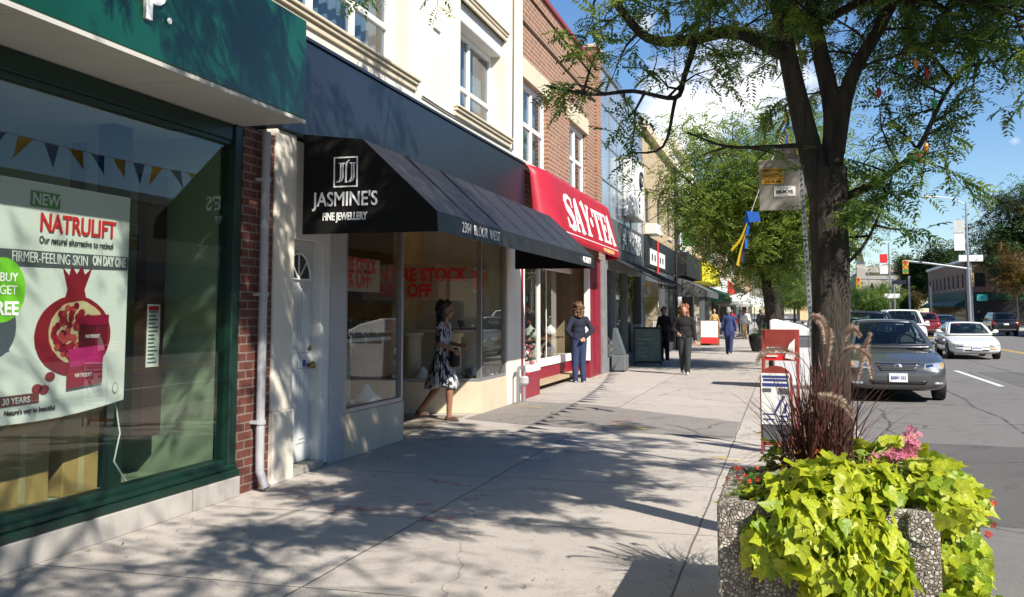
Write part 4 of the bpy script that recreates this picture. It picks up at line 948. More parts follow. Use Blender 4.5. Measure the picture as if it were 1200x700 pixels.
m_ = MB(); m_.box(15.2, 17.0, 222, 224.4, 0, 12.0); m_.build('tower', M['concrete_far'], ch)
m_ = MB(); m_.prism([(15.2, 12.0), (17.0, 12.0), (16.1, 15.6)], 'y', 222.3, 224.1); m_.build('spire', M['sign_grey'], ch)
for i in range(4): m_ = MB(); m_.prism([(18+i*2.2, 4), (19+i*2.2, 4), (19+i*2.2, 7), (18.5+i*2.2, 8.2), (18+i*2.2, 7)], 'y', 224.9, 224.99); m_.build('window', M['black'], ch)
shop('end_building', 'pale low building closing the far end of the street on the left', 170, 205, 7.0, 'concrete_far', 'white_paint', None, windows=6, x=-1.0)
shop('end_building', 'brown brick building closing the far end of the street beyond the parked cars', 210, 260, 9.5, 'brick_brown', 'sign_grey', None, windows=8, x=5.5)
# ================================================================== trees
M['bark'] = mat('bark', (.018, .014, .011), .95, var=.35, sc=9, bmp=1.0, bsc=24, stretch=(1.6, 1.6, .3), bd=.05, col2=(.075, .062, .05))
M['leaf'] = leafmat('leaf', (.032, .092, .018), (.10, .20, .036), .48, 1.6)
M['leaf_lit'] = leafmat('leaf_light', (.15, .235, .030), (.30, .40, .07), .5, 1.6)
M['leaf_dark'] = leafmat('leaf_dark', (.018, .04, .012), (.045, .075, .018), .3, .35)
M['leaf_autumn'] = leafmat('leaf_autumn', (.07, .06, .015), (.15, .085, .02), .3, .3)
M['leaf_orange'] = leafmat('leaf_orange', (.20, .09, .02), (.25, .16, .03), .3, .5)

class Leaves:
    def __init__(s): s.v = []; s.f = []; s.m = []
    def leaflet(s, p, d, nrm, L, W, mi, fold=.25):
        side = d.cross(nrm); side.normalize()
        b = len(s.v); up = nrm*W*fold; m_ = p+d*(L*.45)
        s.v += [p, m_+side*W*.5+up, p+d*L, m_-side*W*.5+up]
        s.f += [(b, b+1, b+2), (b, b+2, b+3)]; s.m += [mi, mi]
    def compound(s, p, d, L, n, mi, rnd, w=.36, droop=.5):
        nrm = Vector((rnd.gauss(0, .5), rnd.gauss(0, .5), 1)).normalized()
        q = Vector(p); d = Vector(d).normalized()
        for k in range(n):
            d = (d+Vector((0, 0, -droop/n))).normalized(); q = q+d*(L/n)
            side = d.cross(nrm); 
            if side.length < 1e-3: continue
            side.normalize(); ll = L*.30*(1-.35*abs(2*k/n-.9))
            for sg_ in (1, -1):
                dd = (side*sg_+d*.55+Vector((rnd.gauss(0, .18), rnd.gauss(0, .18), rnd.gauss(-.1, .2)))).normalized()
                s.leaflet(q, dd, nrm, ll, ll*w, mi)
    def build(s, name, ms, parent):
        off = ORG[parent.name]
        me = bpy.data.meshes.new(name)
        me.from_pydata([(v.x-off.x, v.y-off.y, v.z-off.z) for v in s.v], [], s.f)
        me.polygons.foreach_set('material_index', s.m)
        return link(name, me, ms, parent)

def cat(pts, k=4):
    P = [Vector(p) for p in pts]; P = [P[0]*2-P[1]]+P+[P[-1]*2-P[-2]]; out = []
    for i in range(1, len(P)-2):
        a, b, c, d = P[i-1:i+3]
        for j in range(k):
            t_ = j/k
            out.append(.5*((2*b)+(c-a)*t_+(2*a-5*b+4*c-d)*t_*t_+(3*b-a-3*c+d)*t_**3))
    return out+[P[-2]]
def limb(mb, pts, r0, r1, n=8, k=4, wob=.0, rnd=RND):
    c = cat(pts, k); m_ = len(c)
    if wob: c = [c[0]]+[p+Vector((rnd.gauss(0, wob), rnd.gauss(0, wob), rnd.gauss(0, wob))) for p in c[1:]]
    mb.tube(c, [r0+(r1-r0)*(i/(m_-1))**.8 for i in range(m_)], n)
    return c
def twig(mb, lv, p, d, L, r, rnd, depth, leafL, nl, dens, droop=.12):
    """a wandering twig that carries compound leaves and side twigs"""
    n = max(3, int(L/.13)); pts = [Vector(p)]; d = Vector(d).normalized()
    for i in range(n):
        d = (d+Vector((rnd.gauss(0, .22), rnd.gauss(0, .22), rnd.gauss(-droop*.5, .16)))).normalized(); pts.append(pts[-1]+d*(L/n))
    mb.tube(pts, [r*(1-.75*i/n) for i in range(n+1)], 5 if r > .008 else 4, cap=False)
    for i in range(1, n+1):
        dd = (pts[i]-pts[i-1]).normalized()
        if depth > 0 and rnd.random() < .75:
            sd = (dd*.6+Vector((rnd.gauss(0, .8), rnd.gauss(0, .8), rnd.gauss(.0, .5)))).normalized()
            twig(mb, lv, pts[i], sd, L*rnd.uniform(.35, .65), r*.55, rnd, depth-1, leafL, nl, dens, droop)
        if i > n*.25 or depth == 0:
            for k in range(dens if rnd.random() < .9 else dens+1):
                ld = (dd*.5+Vector((rnd.gauss(0, .8), rnd.gauss(0, .8), rnd.gauss(-.15, .45)))).normalized()
                lv.compound(pts[i], ld, leafL*rnd.uniform(.7, 1.2), nl, 0 if rnd.random() < .6 else 1, rnd)
    return pts

def street_tree():
    rnd = random.Random(3)
    t_ = thing('street_tree', 'forked honey locust with dark trunk standing right behind the flower planter', 'tree', (.3, 6.4, 0))
    w_ = MB(); lv = Leaves()
    tr = [(.30, 6.42, -.02), (.285, 6.4, .35), (.27, 6.4, 1.1), (.285, 6.4, 1.84), (.28, 6.4, 2.4)]
    c = cat(tr, 5); m_ = len(c)
    w_.tube([p+Vector((rnd.gauss(0, .004), rnd.gauss(0, .004), 0)) for p in c], [.18 if i == 0 else .147-.030*min(1, i/5) for i in range(m_)], 14)
    A = limb(w_, [(.25, 6.4, 2.2), (.12, 6.38, 2.8), (.03, 6.35, 3.3), (-.06, 6.3, 3.9), (-.25, 6.2, 4.9), (-.35, 6.4, 6.0)], .088, .02, 10)
    B = limb(w_, [(.29, 6.42, 2.25), (.33, 6.46, 2.75), (.25, 6.5, 3.25), (.22, 6.5, 3.7), (.35, 6.8, 4.6), (.2, 7.2, 5.8)], .082, .02, 10)
    Cc = limb(w_, [(.33, 6.42, 2.5), (.43, 6.45, 2.95), (.62, 6.5, 3.3), (.85, 6.6, 3.7), (1.4, 6.6, 4.4), (1.9, 6.9, 5.0)], .062, .015, 9)
    D = limb(w_, [(.02, 6.33, 3.15), (-.27, 6.12, 3.25), (-.55, 6.02, 3.19), (-.80, 6.0, 3.22), (-.98, 5.8, 3.42), (-1.25, 5.6, 3.8), (-1.9, 5.3, 4.15), (-2.4, 5.0, 4.3)], .052, .012, 8)
    D2 = limb(w_, [(-.5, 6.03, 3.19), (-.57, 5.98, 2.95), (-.62, 5.9, 2.80), (-.84, 5.65, 2.80), (-1.05, 5.5, 2.76), (-1.30, 5.4, 2.80)], .024, .008, 6)
    E_ = limb(w_, [(.36, 6.42, 2.2), (.6, 6.42, 2.32), (.82, 6.42, 2.5), (1.0, 6.5, 2.85), (1.25, 6.6, 3.2)], .028, .010, 6)
    E2 = limb(w_, [(.17, 6.38, 2.55), (-.05, 6.2, 2.52), (-.32, 6.0, 2.50), (-.55, 5.9, 2.58)], .018, .006, 6)
    F_ = limb(w_, [(.75, 6.55, 3.5), (1.1, 6.45, 3.45), (1.4, 6.4, 3.3), (1.55, 6.3, 3.2)], .022, .008, 6)
    G_ = limb(w_, [(.34, 6.35, 1.75), (.48, 6.3, 1.9), (.6, 6.3, 2.15), (.68, 6.35, 2.4)], .014, .005, 6)
    limb(w_, [(-.62, 5.9, 2.80), (-.70, 5.9, 2.5), (-.9, 5.8, 2.45)], .014, .005, 5)
    def clothe(c, s0, step, L, dens, depth=1, up=.0, out=None, lf=.165):
        acc_ = 0
        for i in range(1, len(c)):
            acc_ += (c[i]-c[i-1]).length
            if i/len(c) < s0: continue
            if acc_ > step:
                acc_ = 0
                d = Vector((rnd.gauss(0, 1), rnd.gauss(0, .8), rnd.gauss(up, .5)))
                ax = (c[i]-c[i-1]).normalized(); d -= ax*d.dot(ax)*.6
                if out: d += Vector(out)
                twig(w_, lv, c[i], d, L*rnd.uniform(.6, 1.2), .010, rnd, depth, lf, 8, dens)
    clothe(A, .45, .13, .8, 3, 1, .2); clothe(B, .45, .13, .8, 3, 1, .2); clothe(Cc, .18, .07, .75, 3, 1, .0)
    clothe(D[:19], .2, .13, .45, 2, 1, .1); clothe(D2, .25, .09, .34, 2, 1, -.1); clothe(E_, .25, .05, .4, 3, 1, .5); clothe(E2, .3, .16, .25, 1, 0, .1)
    clothe(F_, .05, .05, .55, 3, 1, -.1); clothe(G_, .35, .06, .3, 2, 1, .1)
    # unseen near and street side limbs, added to dapple the pavement and fascia
    for e in ((1.1, 4.6, 4.0), (1.9, 5.2, 4.2), (.4, 4.2, 4.3), (1.6, 4.0, 4.7), (2.3, 6.2, 4.6), (-.5, 4.8, 4.5), (.9, 3.6, 4.4), (-1.6, 4.2, 5.9), (-1.0, 3.6, 6.3), (-.4, 3.4, 6.8), (-2.0, 4.7, 5.5), (-1.5, 5.6, 6.2), (-2.4, 3.9, 5.2), (.2, 3.4, 3.6), (.9, 2.9, 3.8), (.1, 2.6, 4.0), (1.3, 4.0, 3.8), (1.0, 2.2, 4.2), (.5, 4.6, 3.7), (1.7, 3.2, 4.3), (.0, 3.9, 3.9)):
        e = Vector(e); p = Cc[12]; c = limb(w_, [p, p.lerp(e, .4)+Vector((rnd.gauss(0, .15), rnd.gauss(0, .15), .3)), e], .035, .010, 6); clothe(c, .3, .13, .62, 6, 1, .0, lf=.21)
    # wide upper crown (mostly above the picture, casts the dappled shade)
    for k in range(17):
        a = 2*pi*k/17+rnd.uniform(-.2, .2); z = rnd.uniform(3.9, 5.6); base = (A, B, Cc)[k % 3]; i = min(len(base)-2, int(len(base)*(.45+.5*rnd.random())))
        p = base[i]; R_ = rnd.uniform(1.4, 3.0)
        e = Vector((p.x+R_*cos(a), p.y+R_*sin(a), max(p.z+rnd.uniform(.3, 1.2), 4.0)))
        c = limb(w_, [p, p.lerp(e, .35)+Vector((0, 0, .25)), p.lerp(e, .7)+Vector((0, 0, .2)), e], .03, .008, 6)
        clothe(c, .2, .13, .85, 6, 1, .1)
    # sprig that dips into the top left of the view
    twig(w_, lv, (-1.95, 5.25, 4.1), (-.25, -.2, -.8), .62, .009, rnd, 1, .15, 7, 2, .4)
    c = limb(w_, [(-1.9, 5.3, 4.15), (-2.15, 5.1, 3.8), (-2.24, 5.0, 3.45), (-2.28, 4.95, 3.28)], .010, .004, 5)
    for p in c[5:]:
        for k in range(3): lv.compound(p, Vector((rnd.gauss(0, 1), rnd.gauss(0, .6), -.3)), .16, 7, k % 2, rnd)
    # leaf tufts on the trunk
    for k in range(14):
        a = rnd.uniform(0, 2*pi); z = rnd.uniform(1.9, 2.6); lv.compound((.28+.13*cos(a), 6.4+.13*sin(a), z), (cos(a), sin(a), .2), .16, 7, k % 2, rnd)
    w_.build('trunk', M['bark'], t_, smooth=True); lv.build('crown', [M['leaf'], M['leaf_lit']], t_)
    return t_
street_tree()

def tree(name, lab, x, y, h, r, zc0, seed, ms, nclump=70, per=14, leafL=.22, nl=5, trunk=.14, lean=(0, 0), group=None, squash=1.0, z0=0, shape=.5, w=.34, spread=.34, clip=None):
    """branching tree: trunk, limbs reaching into the crown, leaf sprays round every branch end"""
    rnd = random.Random(seed); t_ = thing(name, lab, 'tree', (x, y, z0), group)
    w_ = MB(); lv = Leaves(); zf = z0+zc0
    top = Vector((x+lean[0], y+lean[1], zf))
    tc_ = limb(w_, [(x, y, z0-.05), (x+lean[0]*.2, y+lean[1]*.2, z0+zc0*.4), top], trunk*1.15, trunk*.8, 10, 4, .004, rnd)
    cz = (zf-.2+h)/2+.1; rz = (h-zf)/2+.4
    ends = []
    nb = max(5, nclump//9)
    for i in range(nb):
        a = 2*pi*i/nb+rnd.uniform(-.35, .35); el = rnd.uniform(-.35, 1.1)
        e = Vector((x+lean[0]+r*.75*cos(a)*cos(el), y+lean[1]+r*.75*sin(a)*cos(el), cz+rz*.75*sin(el)))
        c = limb(w_, [top, top.lerp(e, .4)+Vector((rnd.gauss(0, .1*r*.3), rnd.gauss(0, .1*r*.3), rz*.12)), e], trunk*.5, trunk*.10, 6, 4, .01*r, rnd)
        for k in range(nclump//nb):
            p = c[min(len(c)-1, 3+int(rnd.random()*(len(c)-3)))]
            dv_ = Vector((rnd.gauss(0, 1), rnd.gauss(0, 1), rnd.gauss(.1, .8))).normalized()
            q = p+dv_*r*rnd.uniform(.15, .48)*Vector((1, 1, squash)).length/1.7
            w_.tube([p, p.lerp(q, .5)+Vector((0, 0, .04*r)), q], [trunk*.12, trunk*.08, trunk*.04], 4, cap=False)
            ends.append((q, p))
    for q, p in ends:
        cs = spread*r*rnd.uniform(.5, 1.0)*.6; mi = 0 if rnd.random() < .55 else min(1, len(ms)-1)
        if len(ms) > 2 and rnd.random() < .15: mi = 2
        for k in range(int(per*2.6)):
            s_ = p.lerp(q, rnd.uniform(.5, 1.1))+Vector((rnd.gauss(0, cs), rnd.gauss(0, cs), rnd.gauss(0, cs*.7)))
            if clip and not clip(s_): continue
            lv.compound(s_, Vector((rnd.gauss(0, 1), rnd.gauss(0, 1), rnd.gauss(-.1, .5))), leafL*rnd.uniform(.7, 1.3), nl, mi if rnd.random() < .8 else 0, rnd, w)
    w_.build('trunk', M['bark'], t_, smooth=True); lv.build('crown', ms, t_)
    return t_
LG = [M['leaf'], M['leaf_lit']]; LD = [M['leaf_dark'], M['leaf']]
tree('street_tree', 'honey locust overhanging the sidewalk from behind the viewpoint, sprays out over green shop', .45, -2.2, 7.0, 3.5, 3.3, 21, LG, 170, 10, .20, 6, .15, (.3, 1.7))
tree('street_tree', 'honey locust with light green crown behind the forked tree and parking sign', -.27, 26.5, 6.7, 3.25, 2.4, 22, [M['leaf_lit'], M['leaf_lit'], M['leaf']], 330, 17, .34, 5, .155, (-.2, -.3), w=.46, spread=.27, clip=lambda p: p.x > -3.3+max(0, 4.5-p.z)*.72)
tree('street_tree', 'honey locust farther along the kerb beyond the white bin', -.3, 37.0, 6.8, 3.0, 2.6, 23, LG, 110, 13, .34, 4, .14)
tree('street_tree', 'small street tree along the kerb near the white patio parasols', -.3, 56.0, 6.5, 2.9, 2.4, 24, LG, 80, 12, .45, 4, .14)
tree('street_tree', 'farthest street tree of the left kerb past the parasols', -.2, 80.0, 6.8, 3.0, 2.4, 25, LG, 60, 11, .6, 3, .15)
tree('big_tree', 'large dark spreading tree turning brown across the street behind the black hatchback', 25.6, 114, 16.0, 6.3, 3.2, 31, [M['leaf_dark'], M['leaf'], M['leaf_autumn']], 260, 22, .85, 4, .28, w=.6)
tree('autumn_tree', 'small yellow and orange tree with slim trunk beside the big dark tree', 20.5, 98, 7.8, 2.2, 2.9, 32, [M['leaf_autumn'], M['leaf_orange'], M['leaf']], 70, 16, .5, 4, .10, w=.6)
tree('big_tree', 'dark tree at right edge beyond the small orange tree', 30.5, 108, 13.5, 5.6, 2.5, 33, [M['leaf_dark'], M['leaf_autumn'], M['leaf']], 170, 20, .9, 4, .25, w=.6)
for i, (x, y, h, r, lab) in enumerate(((11.3, 140, 5.6, 3.4, 'round bushy green tree far down the street left of the traffic signal'), (14.6, 146, 5.2, 3.2, 'bushy green tree next to the hanging signal before brick building'), (8.2, 160, 6.0, 3.4, 'low bushy tree far down the street right of forked trunk'), (17.6, 158, 5.0, 2.4, 'small reddish tree at the corner by the brick building'))):
    tree('bushy_tree', lab, x, y, h, r, 1.3, 40+i, [M['leaf'], M['leaf_lit'], M['leaf_dark']] if i != 3 else [M['leaf_orange'], M['leaf_autumn']], 80, 18, .7, 3, .18, w=.6)
for i, (x, y, h, r, lab) in enumerate(((25.0, 205, 15.8, 3.6, 'dark tree rising behind brick corner building, left crown'), (29.3, 200, 17.0, 4.0, 'taller dark tree rising behind brick corner building, right crown'), (20.5, 262, 14, 6, 'far tree behind the stone church, left of brick corner building'), (29, 275, 15, 7, 'far tree closing the view between church and brick corner building'), (8, 275, 12, 6.5, 'far round tree closing the end of the street'), (40, 170, 14, 6, 'dark tree behind the big tree and the corner building'))):
    tree('big_tree', lab, x, y, h, r, 3, 50+i, [M['leaf_dark'], M['leaf']], 110, 18, 1.3, 3, .3, w=.7)
tree('big_tree', 'green tree closing the far end of the street over parked cars', 1.5, 165, 7.0, 3.5, 2, 60, LG, 70, 18, .7, 3, .2, w=.6)
# ================================================================== planter and its plants
def agg():
    m, t, b = nt('exposed_aggregate'); v = pos(t)
    vo = N(t, 'ShaderNodeTexVoronoi', i_Scale=62); t.links.new(v, vo.inputs['Vector'])
    vd = N(t, 'ShaderNodeTexVoronoi', feature='DISTANCE_TO_EDGE', i_Scale=62); t.links.new(v, vd.inputs['Vector'])
    s = N(t, 'ShaderNodeSeparateColor'); t.links.new(vo.outputs['Color'], s.inputs[0])
    col = ramp(t, s.outputs[0], [(.0, (.16, .14, .115)), (.35, (.34, .295, .245)), (.7, (.48, .43, .37)), (1, (.66, .62, .56))])
    col = mix(t, ramp(t, vd.outputs['Distance'], [(.02, (1, 1, 1)), (.10, (0, 0, 0))]), col, (.19, .165, .14))
    col = mix(t, ramp(t, noise(t, v, 2.5, 6, .7), [(.45, (0, 0, 0)), (.75, (.5, .5, .5))]), col, (.09, .08, .07))
    t.links.new(col, b.inputs['Base Color']); b.inputs['Roughness'].default_value = .8
    bump(t, b, ramp(t, vd.outputs['Distance'], [(0, (0, 0, 0)), (.2, (1, 1, 1))]), .9, .012)
    return m
M['agg'] = agg()
PX0, PX1, PY0, PY1, PZ = -.31, .60, 4.42, 5.46, .65
pt = thing('planter', 'square exposed aggregate concrete planter overflowing with lime green vine on the sidewalk', 'planter', (.145, 4.94, 0))
m_ = MB(); e = .09
m_.prism([(PX0, PY0), (PX0+.15, PY0), (PX0+.15, PY0+.035), (PX1-.13, PY0+.035), (PX1-.13, PY0), (PX1, PY0), (PX1, PY1), (PX1-e, PY1), (PX1-e, PY0+e), (PX0+e, PY0+e), (PX0+e, PY1), (PX0, PY1)], 'z', 0, PZ)
m_.box(PX0+e, PX1-e, PY1-e, PY1, 0, PZ-.001)
m_.box(PX0+e, PX1-e, PY0+e, PY1-e, 0, .5)
m_.build('tub', M['agg'], pt, bevel=.014, seg=3)
m_ = MB(); m_.strip(lambda u, v: (PX0+e+(PX1-PX0-2*e)*u, PY0+e+(PY1-PY0-2*e)*v, .60+.015*sin(u*17)*cos(v*13)), 14, 14); m_.build('soil', mat('soil', (.035, .025, .018), 1, var=.4, sc=30, bmp=.8, bsc=60), pt)

M['vine'] = leafmat('vine_leaf', (.42, .50, .018), (.58, .62, .05), .42, 6, .45)
M['vine2'] = leafmat('vine_leaf_green', (.20, .33, .018), (.36, .46, .03), .42, 6, .45)
M['vein'] = leafmat('leaf_vein', (.50, .60, .12), (.62, .70, .20), .3, 3)
M['stem'] = mat('stem', (.16, .22, .04), .6)
rnd = random.Random(9)
LEAF = [(0, 0), (.20, -.14), (.46, -.02), (.52, .22), (.34, .42), (.40, .58), (.20, .72), (0, 1.08)]
def vleaf(mb, p, d, nrm, s, rnd, veins=False):
    """a lobed, cupped leaf folded along its midrib"""
    d = Vector(d).normalized(); sd = d.cross(Vector(nrm)); 
    if sd.length < 1e-3: return
    sd.normalize(); n2 = sd.cross(d)
    f_ = rnd.uniform(.05, .55); cv = rnd.uniform(-.6, .2); b = len(mb.v); tw = rnd.uniform(-.25, .25)
    def P(x, y):
        return Vector(p)+(sd*x+d*y+n2*(abs(x)*f_+cv*y*y*.8+tw*x*y+.06*sin(9*y+5*x)))*s
    mid = [P(0, y) for y in (0, .2, .45, .7, 1.08)]
    R_ = [P(*q) for q in LEAF[1:7]]; L = [P(-q[0], q[1]) for q in LEAF[1:7]]
    vs = mid+R_+L
    fs = []
    for o, flip in ((5, 0), (11, 1)):
        F_ = [(0, o, o+1, 1), (1, o+1, o+2), (1, o+2, o+3, 2), (2, o+3, o+4), (2, o+4, o+5, 3), (3, o+5, 4)]
        fs += [f[::-1] if flip else f for f in F_]
    mb.add(vs, fs)
    if veins:
        keep = mb.cur; mb.cur = 2; up_ = n2*(.012*s)
        for y0_, y1_, x1_ in ((0, .45, 0), (.45, 1.0, 0), (.05, .30, .42), (.05, .30, -.42), (.3, .62, .28), (.3, .62, -.28)):
            A_ = P(0, y0_)+up_; B_ = P(x1_, y1_)+up_; wv_ = n2.cross((B_-A_).normalized())*(.014*s)
            mb.quad(A_+wv_, A_-wv_, B_-wv_*.3, B_+wv_*.3)
        mb.cur = keep
def vine(name, lab, centres, n, seed, s0=.105):
    rnd = random.Random(seed)
    t_ = thing(name, lab, 'plant', centres[0][0])
    mb = MB(); stm = MB()
    for (c, r, out, k) in centres:
        root = Vector((c[0]*.6+.15*.4, 4.95, .62))
        for i in range(int(k*1.35)):
            q = Vector((rnd.gauss(0, 1), rnd.gauss(0, 1), rnd.gauss(0, 1))); q.normalize()
            q = Vector(c)+Vector((q.x*r[0], q.y*r[1], q.z*r[2]))*rnd.uniform(.72, 1.05)
            if PX0-.0 < q.x < PX1+.005 and PY0-.01 < q.y < PY1 and q.z < PZ+.02: q.z = PZ+rnd.uniform(.02, .1) if q.y > PY0+.12 else q.z; q.y = q.y if q.z > PZ else PY0-rnd.uniform(.02, .1)
            nrm = (q-Vector(c)).normalized()*.8+Vector((.25, -.25, .5))+Vector((rnd.gauss(0, .42), rnd.gauss(0, .42), rnd.gauss(0, .3)))
            d = Vector(out)+Vector((rnd.gauss(0, .55), rnd.gauss(0, .55), rnd.gauss(-.35, .35)))
            mb.cur = 0 if rnd.random() < .72 else 1
            vleaf(mb, q, d, nrm, s0*rnd.choice((.5, .7, .85, 1, 1.1, 1.35))*rnd.uniform(.85, 1.15), rnd, True)
            if i % 4 == 0: 
                e_ = q; m2 = root.lerp(e_, .5)+Vector((0, 0, .08)); stm.tube([root, m2, e_], .004, 4, cap=False)
    mb.build('foliage', [M['vine'], M['vine2'], M['vein']], t_, smooth=True); stm.build('stem', M['stem'], t_)
    return t_
vine('sweet_potato_vine', 'lime green sweet potato vine spilling over the front of the concrete planter', [
    ((.20, 4.58, .72), (.24, .22, .12), (0, -1, .0), 180), ((.12, 4.36, .54), (.22, .13, .18), (-.1, -.6, -.6), 210), ((.20, 4.34, .30), (.19, .12, .26), (.1, -.5, -.8), 200), ((-.12, 4.42, .50), (.07, .09, .12), (-.3, -.6, -.5), 26), ((.36, 4.66, .70), (.15, .15, .09), (.3, -.8, 0), 70), ((.36, 4.37, .42), (.10, .09, .24), (.1, -.6, -.6), 110), ((-.03, 4.52, .66), (.08, .06, .03), (-.3, -.6, .1), 24)], 0, 5, .074)
vine('sweet_potato_vine', 'lime green sweet potato vine trailing down the street side of the planter', [
    ((.64, 4.78, .68), (.15, .34, .13), (1, -.2, .0), 190), ((.69, 4.74, .42), (.12, .32, .25), (.5, -.2, -.8), 190), ((.50, 5.15, .74), (.22, .22, .10), (.2, .2, .2), 80), ((.70, 4.5, .25), (.11, .16, .22), (.4, -.4, -.8), 70)], 0, 6, .074)
# purple fountain grass
M['pgrass'] = mat('purple_grass', (.055, .016, .018), .5, var=.5, sc=9, col2=(.15, .06, .045))
M['plume'] = mat('plume', (.48, .31, .24), .9, var=.3, sc=20, col2=(.68, .54, .44))
fg = thing('fountain_grass', 'purple fountain grass with arching tan plumes in the concrete planter', 'ornamental grass', (.14, 5.18, .6))
mb = MB(); rnd = random.Random(4)
for k in range(430):
    a = rnd.uniform(0, 2*pi); b0 = Vector((.14+rnd.gauss(0, .055), 5.18+rnd.gauss(0, .055), .61)); L = rnd.uniform(.35, .74); tilt = abs(rnd.gauss(.0, .58))
    d = Vector((cos(a)*sin(tilt), sin(a)*sin(tilt), cos(tilt))); bend = rnd.uniform(.3, 1.3)*(.3+tilt); pts = [b0]; wdt = rnd.uniform(.003, .006)
    for i in range(8): pts.append(pts[-1]+d*L/8); d = (d+Vector((cos(a)*.07, sin(a)*.07, -.13))*bend*(i+1)/4).normalized()
    sd = Vector((-sin(a), cos(a), 0)); b = len(mb.v); vs = []
    for i, p in enumerate(pts): ww = wdt*(1-(i/8)**2)+.0005; vs += [p+sd*ww, p-sd*ww]
    mb.add(vs, [(2*i, 2*i+1, 2*i+3, 2*i+2) for i in range(8)])
mb.build('blade', M['pgrass'], fg); fg.children[0]['kind'] = 'stuff'
PL = [[(.14, 5.15, .7), (.12, 5.12, 1.15), (.11, 5.1, 1.43), (.15, 5.09, 1.46), (.185, 5.08, 1.42), (.19, 5.08, 1.33)],
      [(.12, 5.15, .7), (.16, 5.05, 1.0), (.10, 5.0, 1.22), (-.0, 4.98, 1.295), (-.1, 4.96, 1.29), (-.14, 4.95, 1.24)],
      [(.16, 5.15, .7), (.20, 5.1, 1.1), (.25, 5.08, 1.25), (.31, 5.05, 1.31), (.38, 5.03, 1.27), (.40, 5.02, 1.17)],
      [(.17, 5.2, .7), (.25, 5.25, 1.15), (.30, 5.3, 1.36), (.335, 5.3, 1.40), (.37, 5.3, 1.36)],
      [(.14, 5.1, .7), (.10, 5.0, .9), (.12, 4.95, 1.06), (.18, 4.92, 1.08), (.26, 4.9, 1.05), (.30, 4.9, .99)],
      [(.18, 5.15, .7), (.30, 5.1, 1.05), (.36, 5.08, 1.25), (.40, 5.07, 1.38)],
      [(.13, 5.2, .7), (.19, 5.25, 1.1), (.215, 5.28, 1.32), (.22, 5.29, 1.40)]]
for P_ in PL:
    c = cat(P_, 5); m2 = len(c); st = MB(); st.tube(c, .0022, 4); s_ = st.build('plume_stalk', M['pgrass'], fg)
    pb = MB(); k0 = int(m2*.52)
    for i in range(k0, m2):
        f_ = (i-k0)/(m2-k0); rr = .025*(1-.5*abs(2*f_-.7))
        for j in range(80):
            v = Vector((rnd.gauss(0, 1), rnd.gauss(0, 1), rnd.gauss(0, 1))).normalized(); tdir = (c[min(m2-1, i+1)]-c[i-1]).normalized()
            v = (v-tdir*v.dot(tdir)*.6+tdir*.5).normalized(); p = c[i].lerp(c[i-1], rnd.random()); q = p+v*rr*rnd.uniform(.7, 1.7); sd = v.cross(Vector((.3, .7, .2))).normalized()*.0014
            pb.quad(p+sd, p-sd, q)
    pb.build('plume', M['plume'], fg)
# coleus, bedding plants and flowers
def bed(name, lab, c, r, n, ms, s, seed, up=.5):
    rnd = random.Random(seed); t_ = thing(name, lab, 'plant', c); mb = MB()
    for k in range(n):
        q = Vector(c)+Vector((rnd.gauss(0, r[0]), rnd.gauss(0, r[1]), abs(rnd.gauss(0, r[2])))); mb.cur = rnd.randrange(len(ms))
        a = rnd.uniform(0, 2*pi); vleaf(mb, q, (cos(a), sin(a), rnd.uniform(-.3, up)), (rnd.gauss(0, .4), rnd.gauss(0, .4), 1), s*rnd.uniform(.6, 1.3), rnd)
    mb.build('foliage', ms, t_, smooth=True); return t_
M['coleus'] = leafmat('coleus_leaf', (.45, .12, .03), (.55, .32, .05), .3, 30); M['coleus2'] = leafmat('coleus_leaf2', (.28, .04, .03), (.5, .26, .04), .3, 30)
M['bedgreen'] = leafmat('bed_green', (.04, .12, .02), (.10, .22, .03), .3, 20); M['bedlight'] = leafmat('bed_light', (.20, .32, .04), (.32, .42, .08), .3, 20); M['silverleaf'] = leafmat('silver_leaf', (.25, .32, .22), (.45, .5, .4), .3, 20)
bed('coleus', 'orange and yellow coleus at the foot of the purple grass in planter', (.10, 5.0, .64), (.06, .05, .07), 90, [M['coleus'], M['coleus2']], .055, 1)
bed('coleus', 'yellow and rust coleus to the street side of the purple grass', (.34, 5.08, .64), (.08, .06, .05), 80, [M['coleus'], M['coleus2'], M['bedlight']], .055, 2)
b1 = bed('bedding_plant', 'small green bedding plant with red flowers at sidewalk corner of the planter', (-.15, 4.92, .62), (.06, .16, .03), 300, [M['bedgreen'], M['bedgreen'], M['bedlight']], .032, 3)
bed('bedding_plant', 'lime leaved plant behind the bedding plant at the back of the planter', (-.06, 5.25, .64), (.05, .06, .08), 70, [M['bedlight'], M['vine']], .055, 4)
bed('bedding_plant', 'silvery green low plant in the middle of the planter', (.04, 4.84, .62), (.08, .07, .04), 150, [M['silverleaf'], M['bedgreen'], M['bedgreen']], .04, 5)
bed('bedding_plant', 'low lime groundcover along the sidewalk rim of the planter', (-.10, 4.62, .64), (.09, .05, .02), 110, [M['vine'], M['bedlight']], .035, 7)
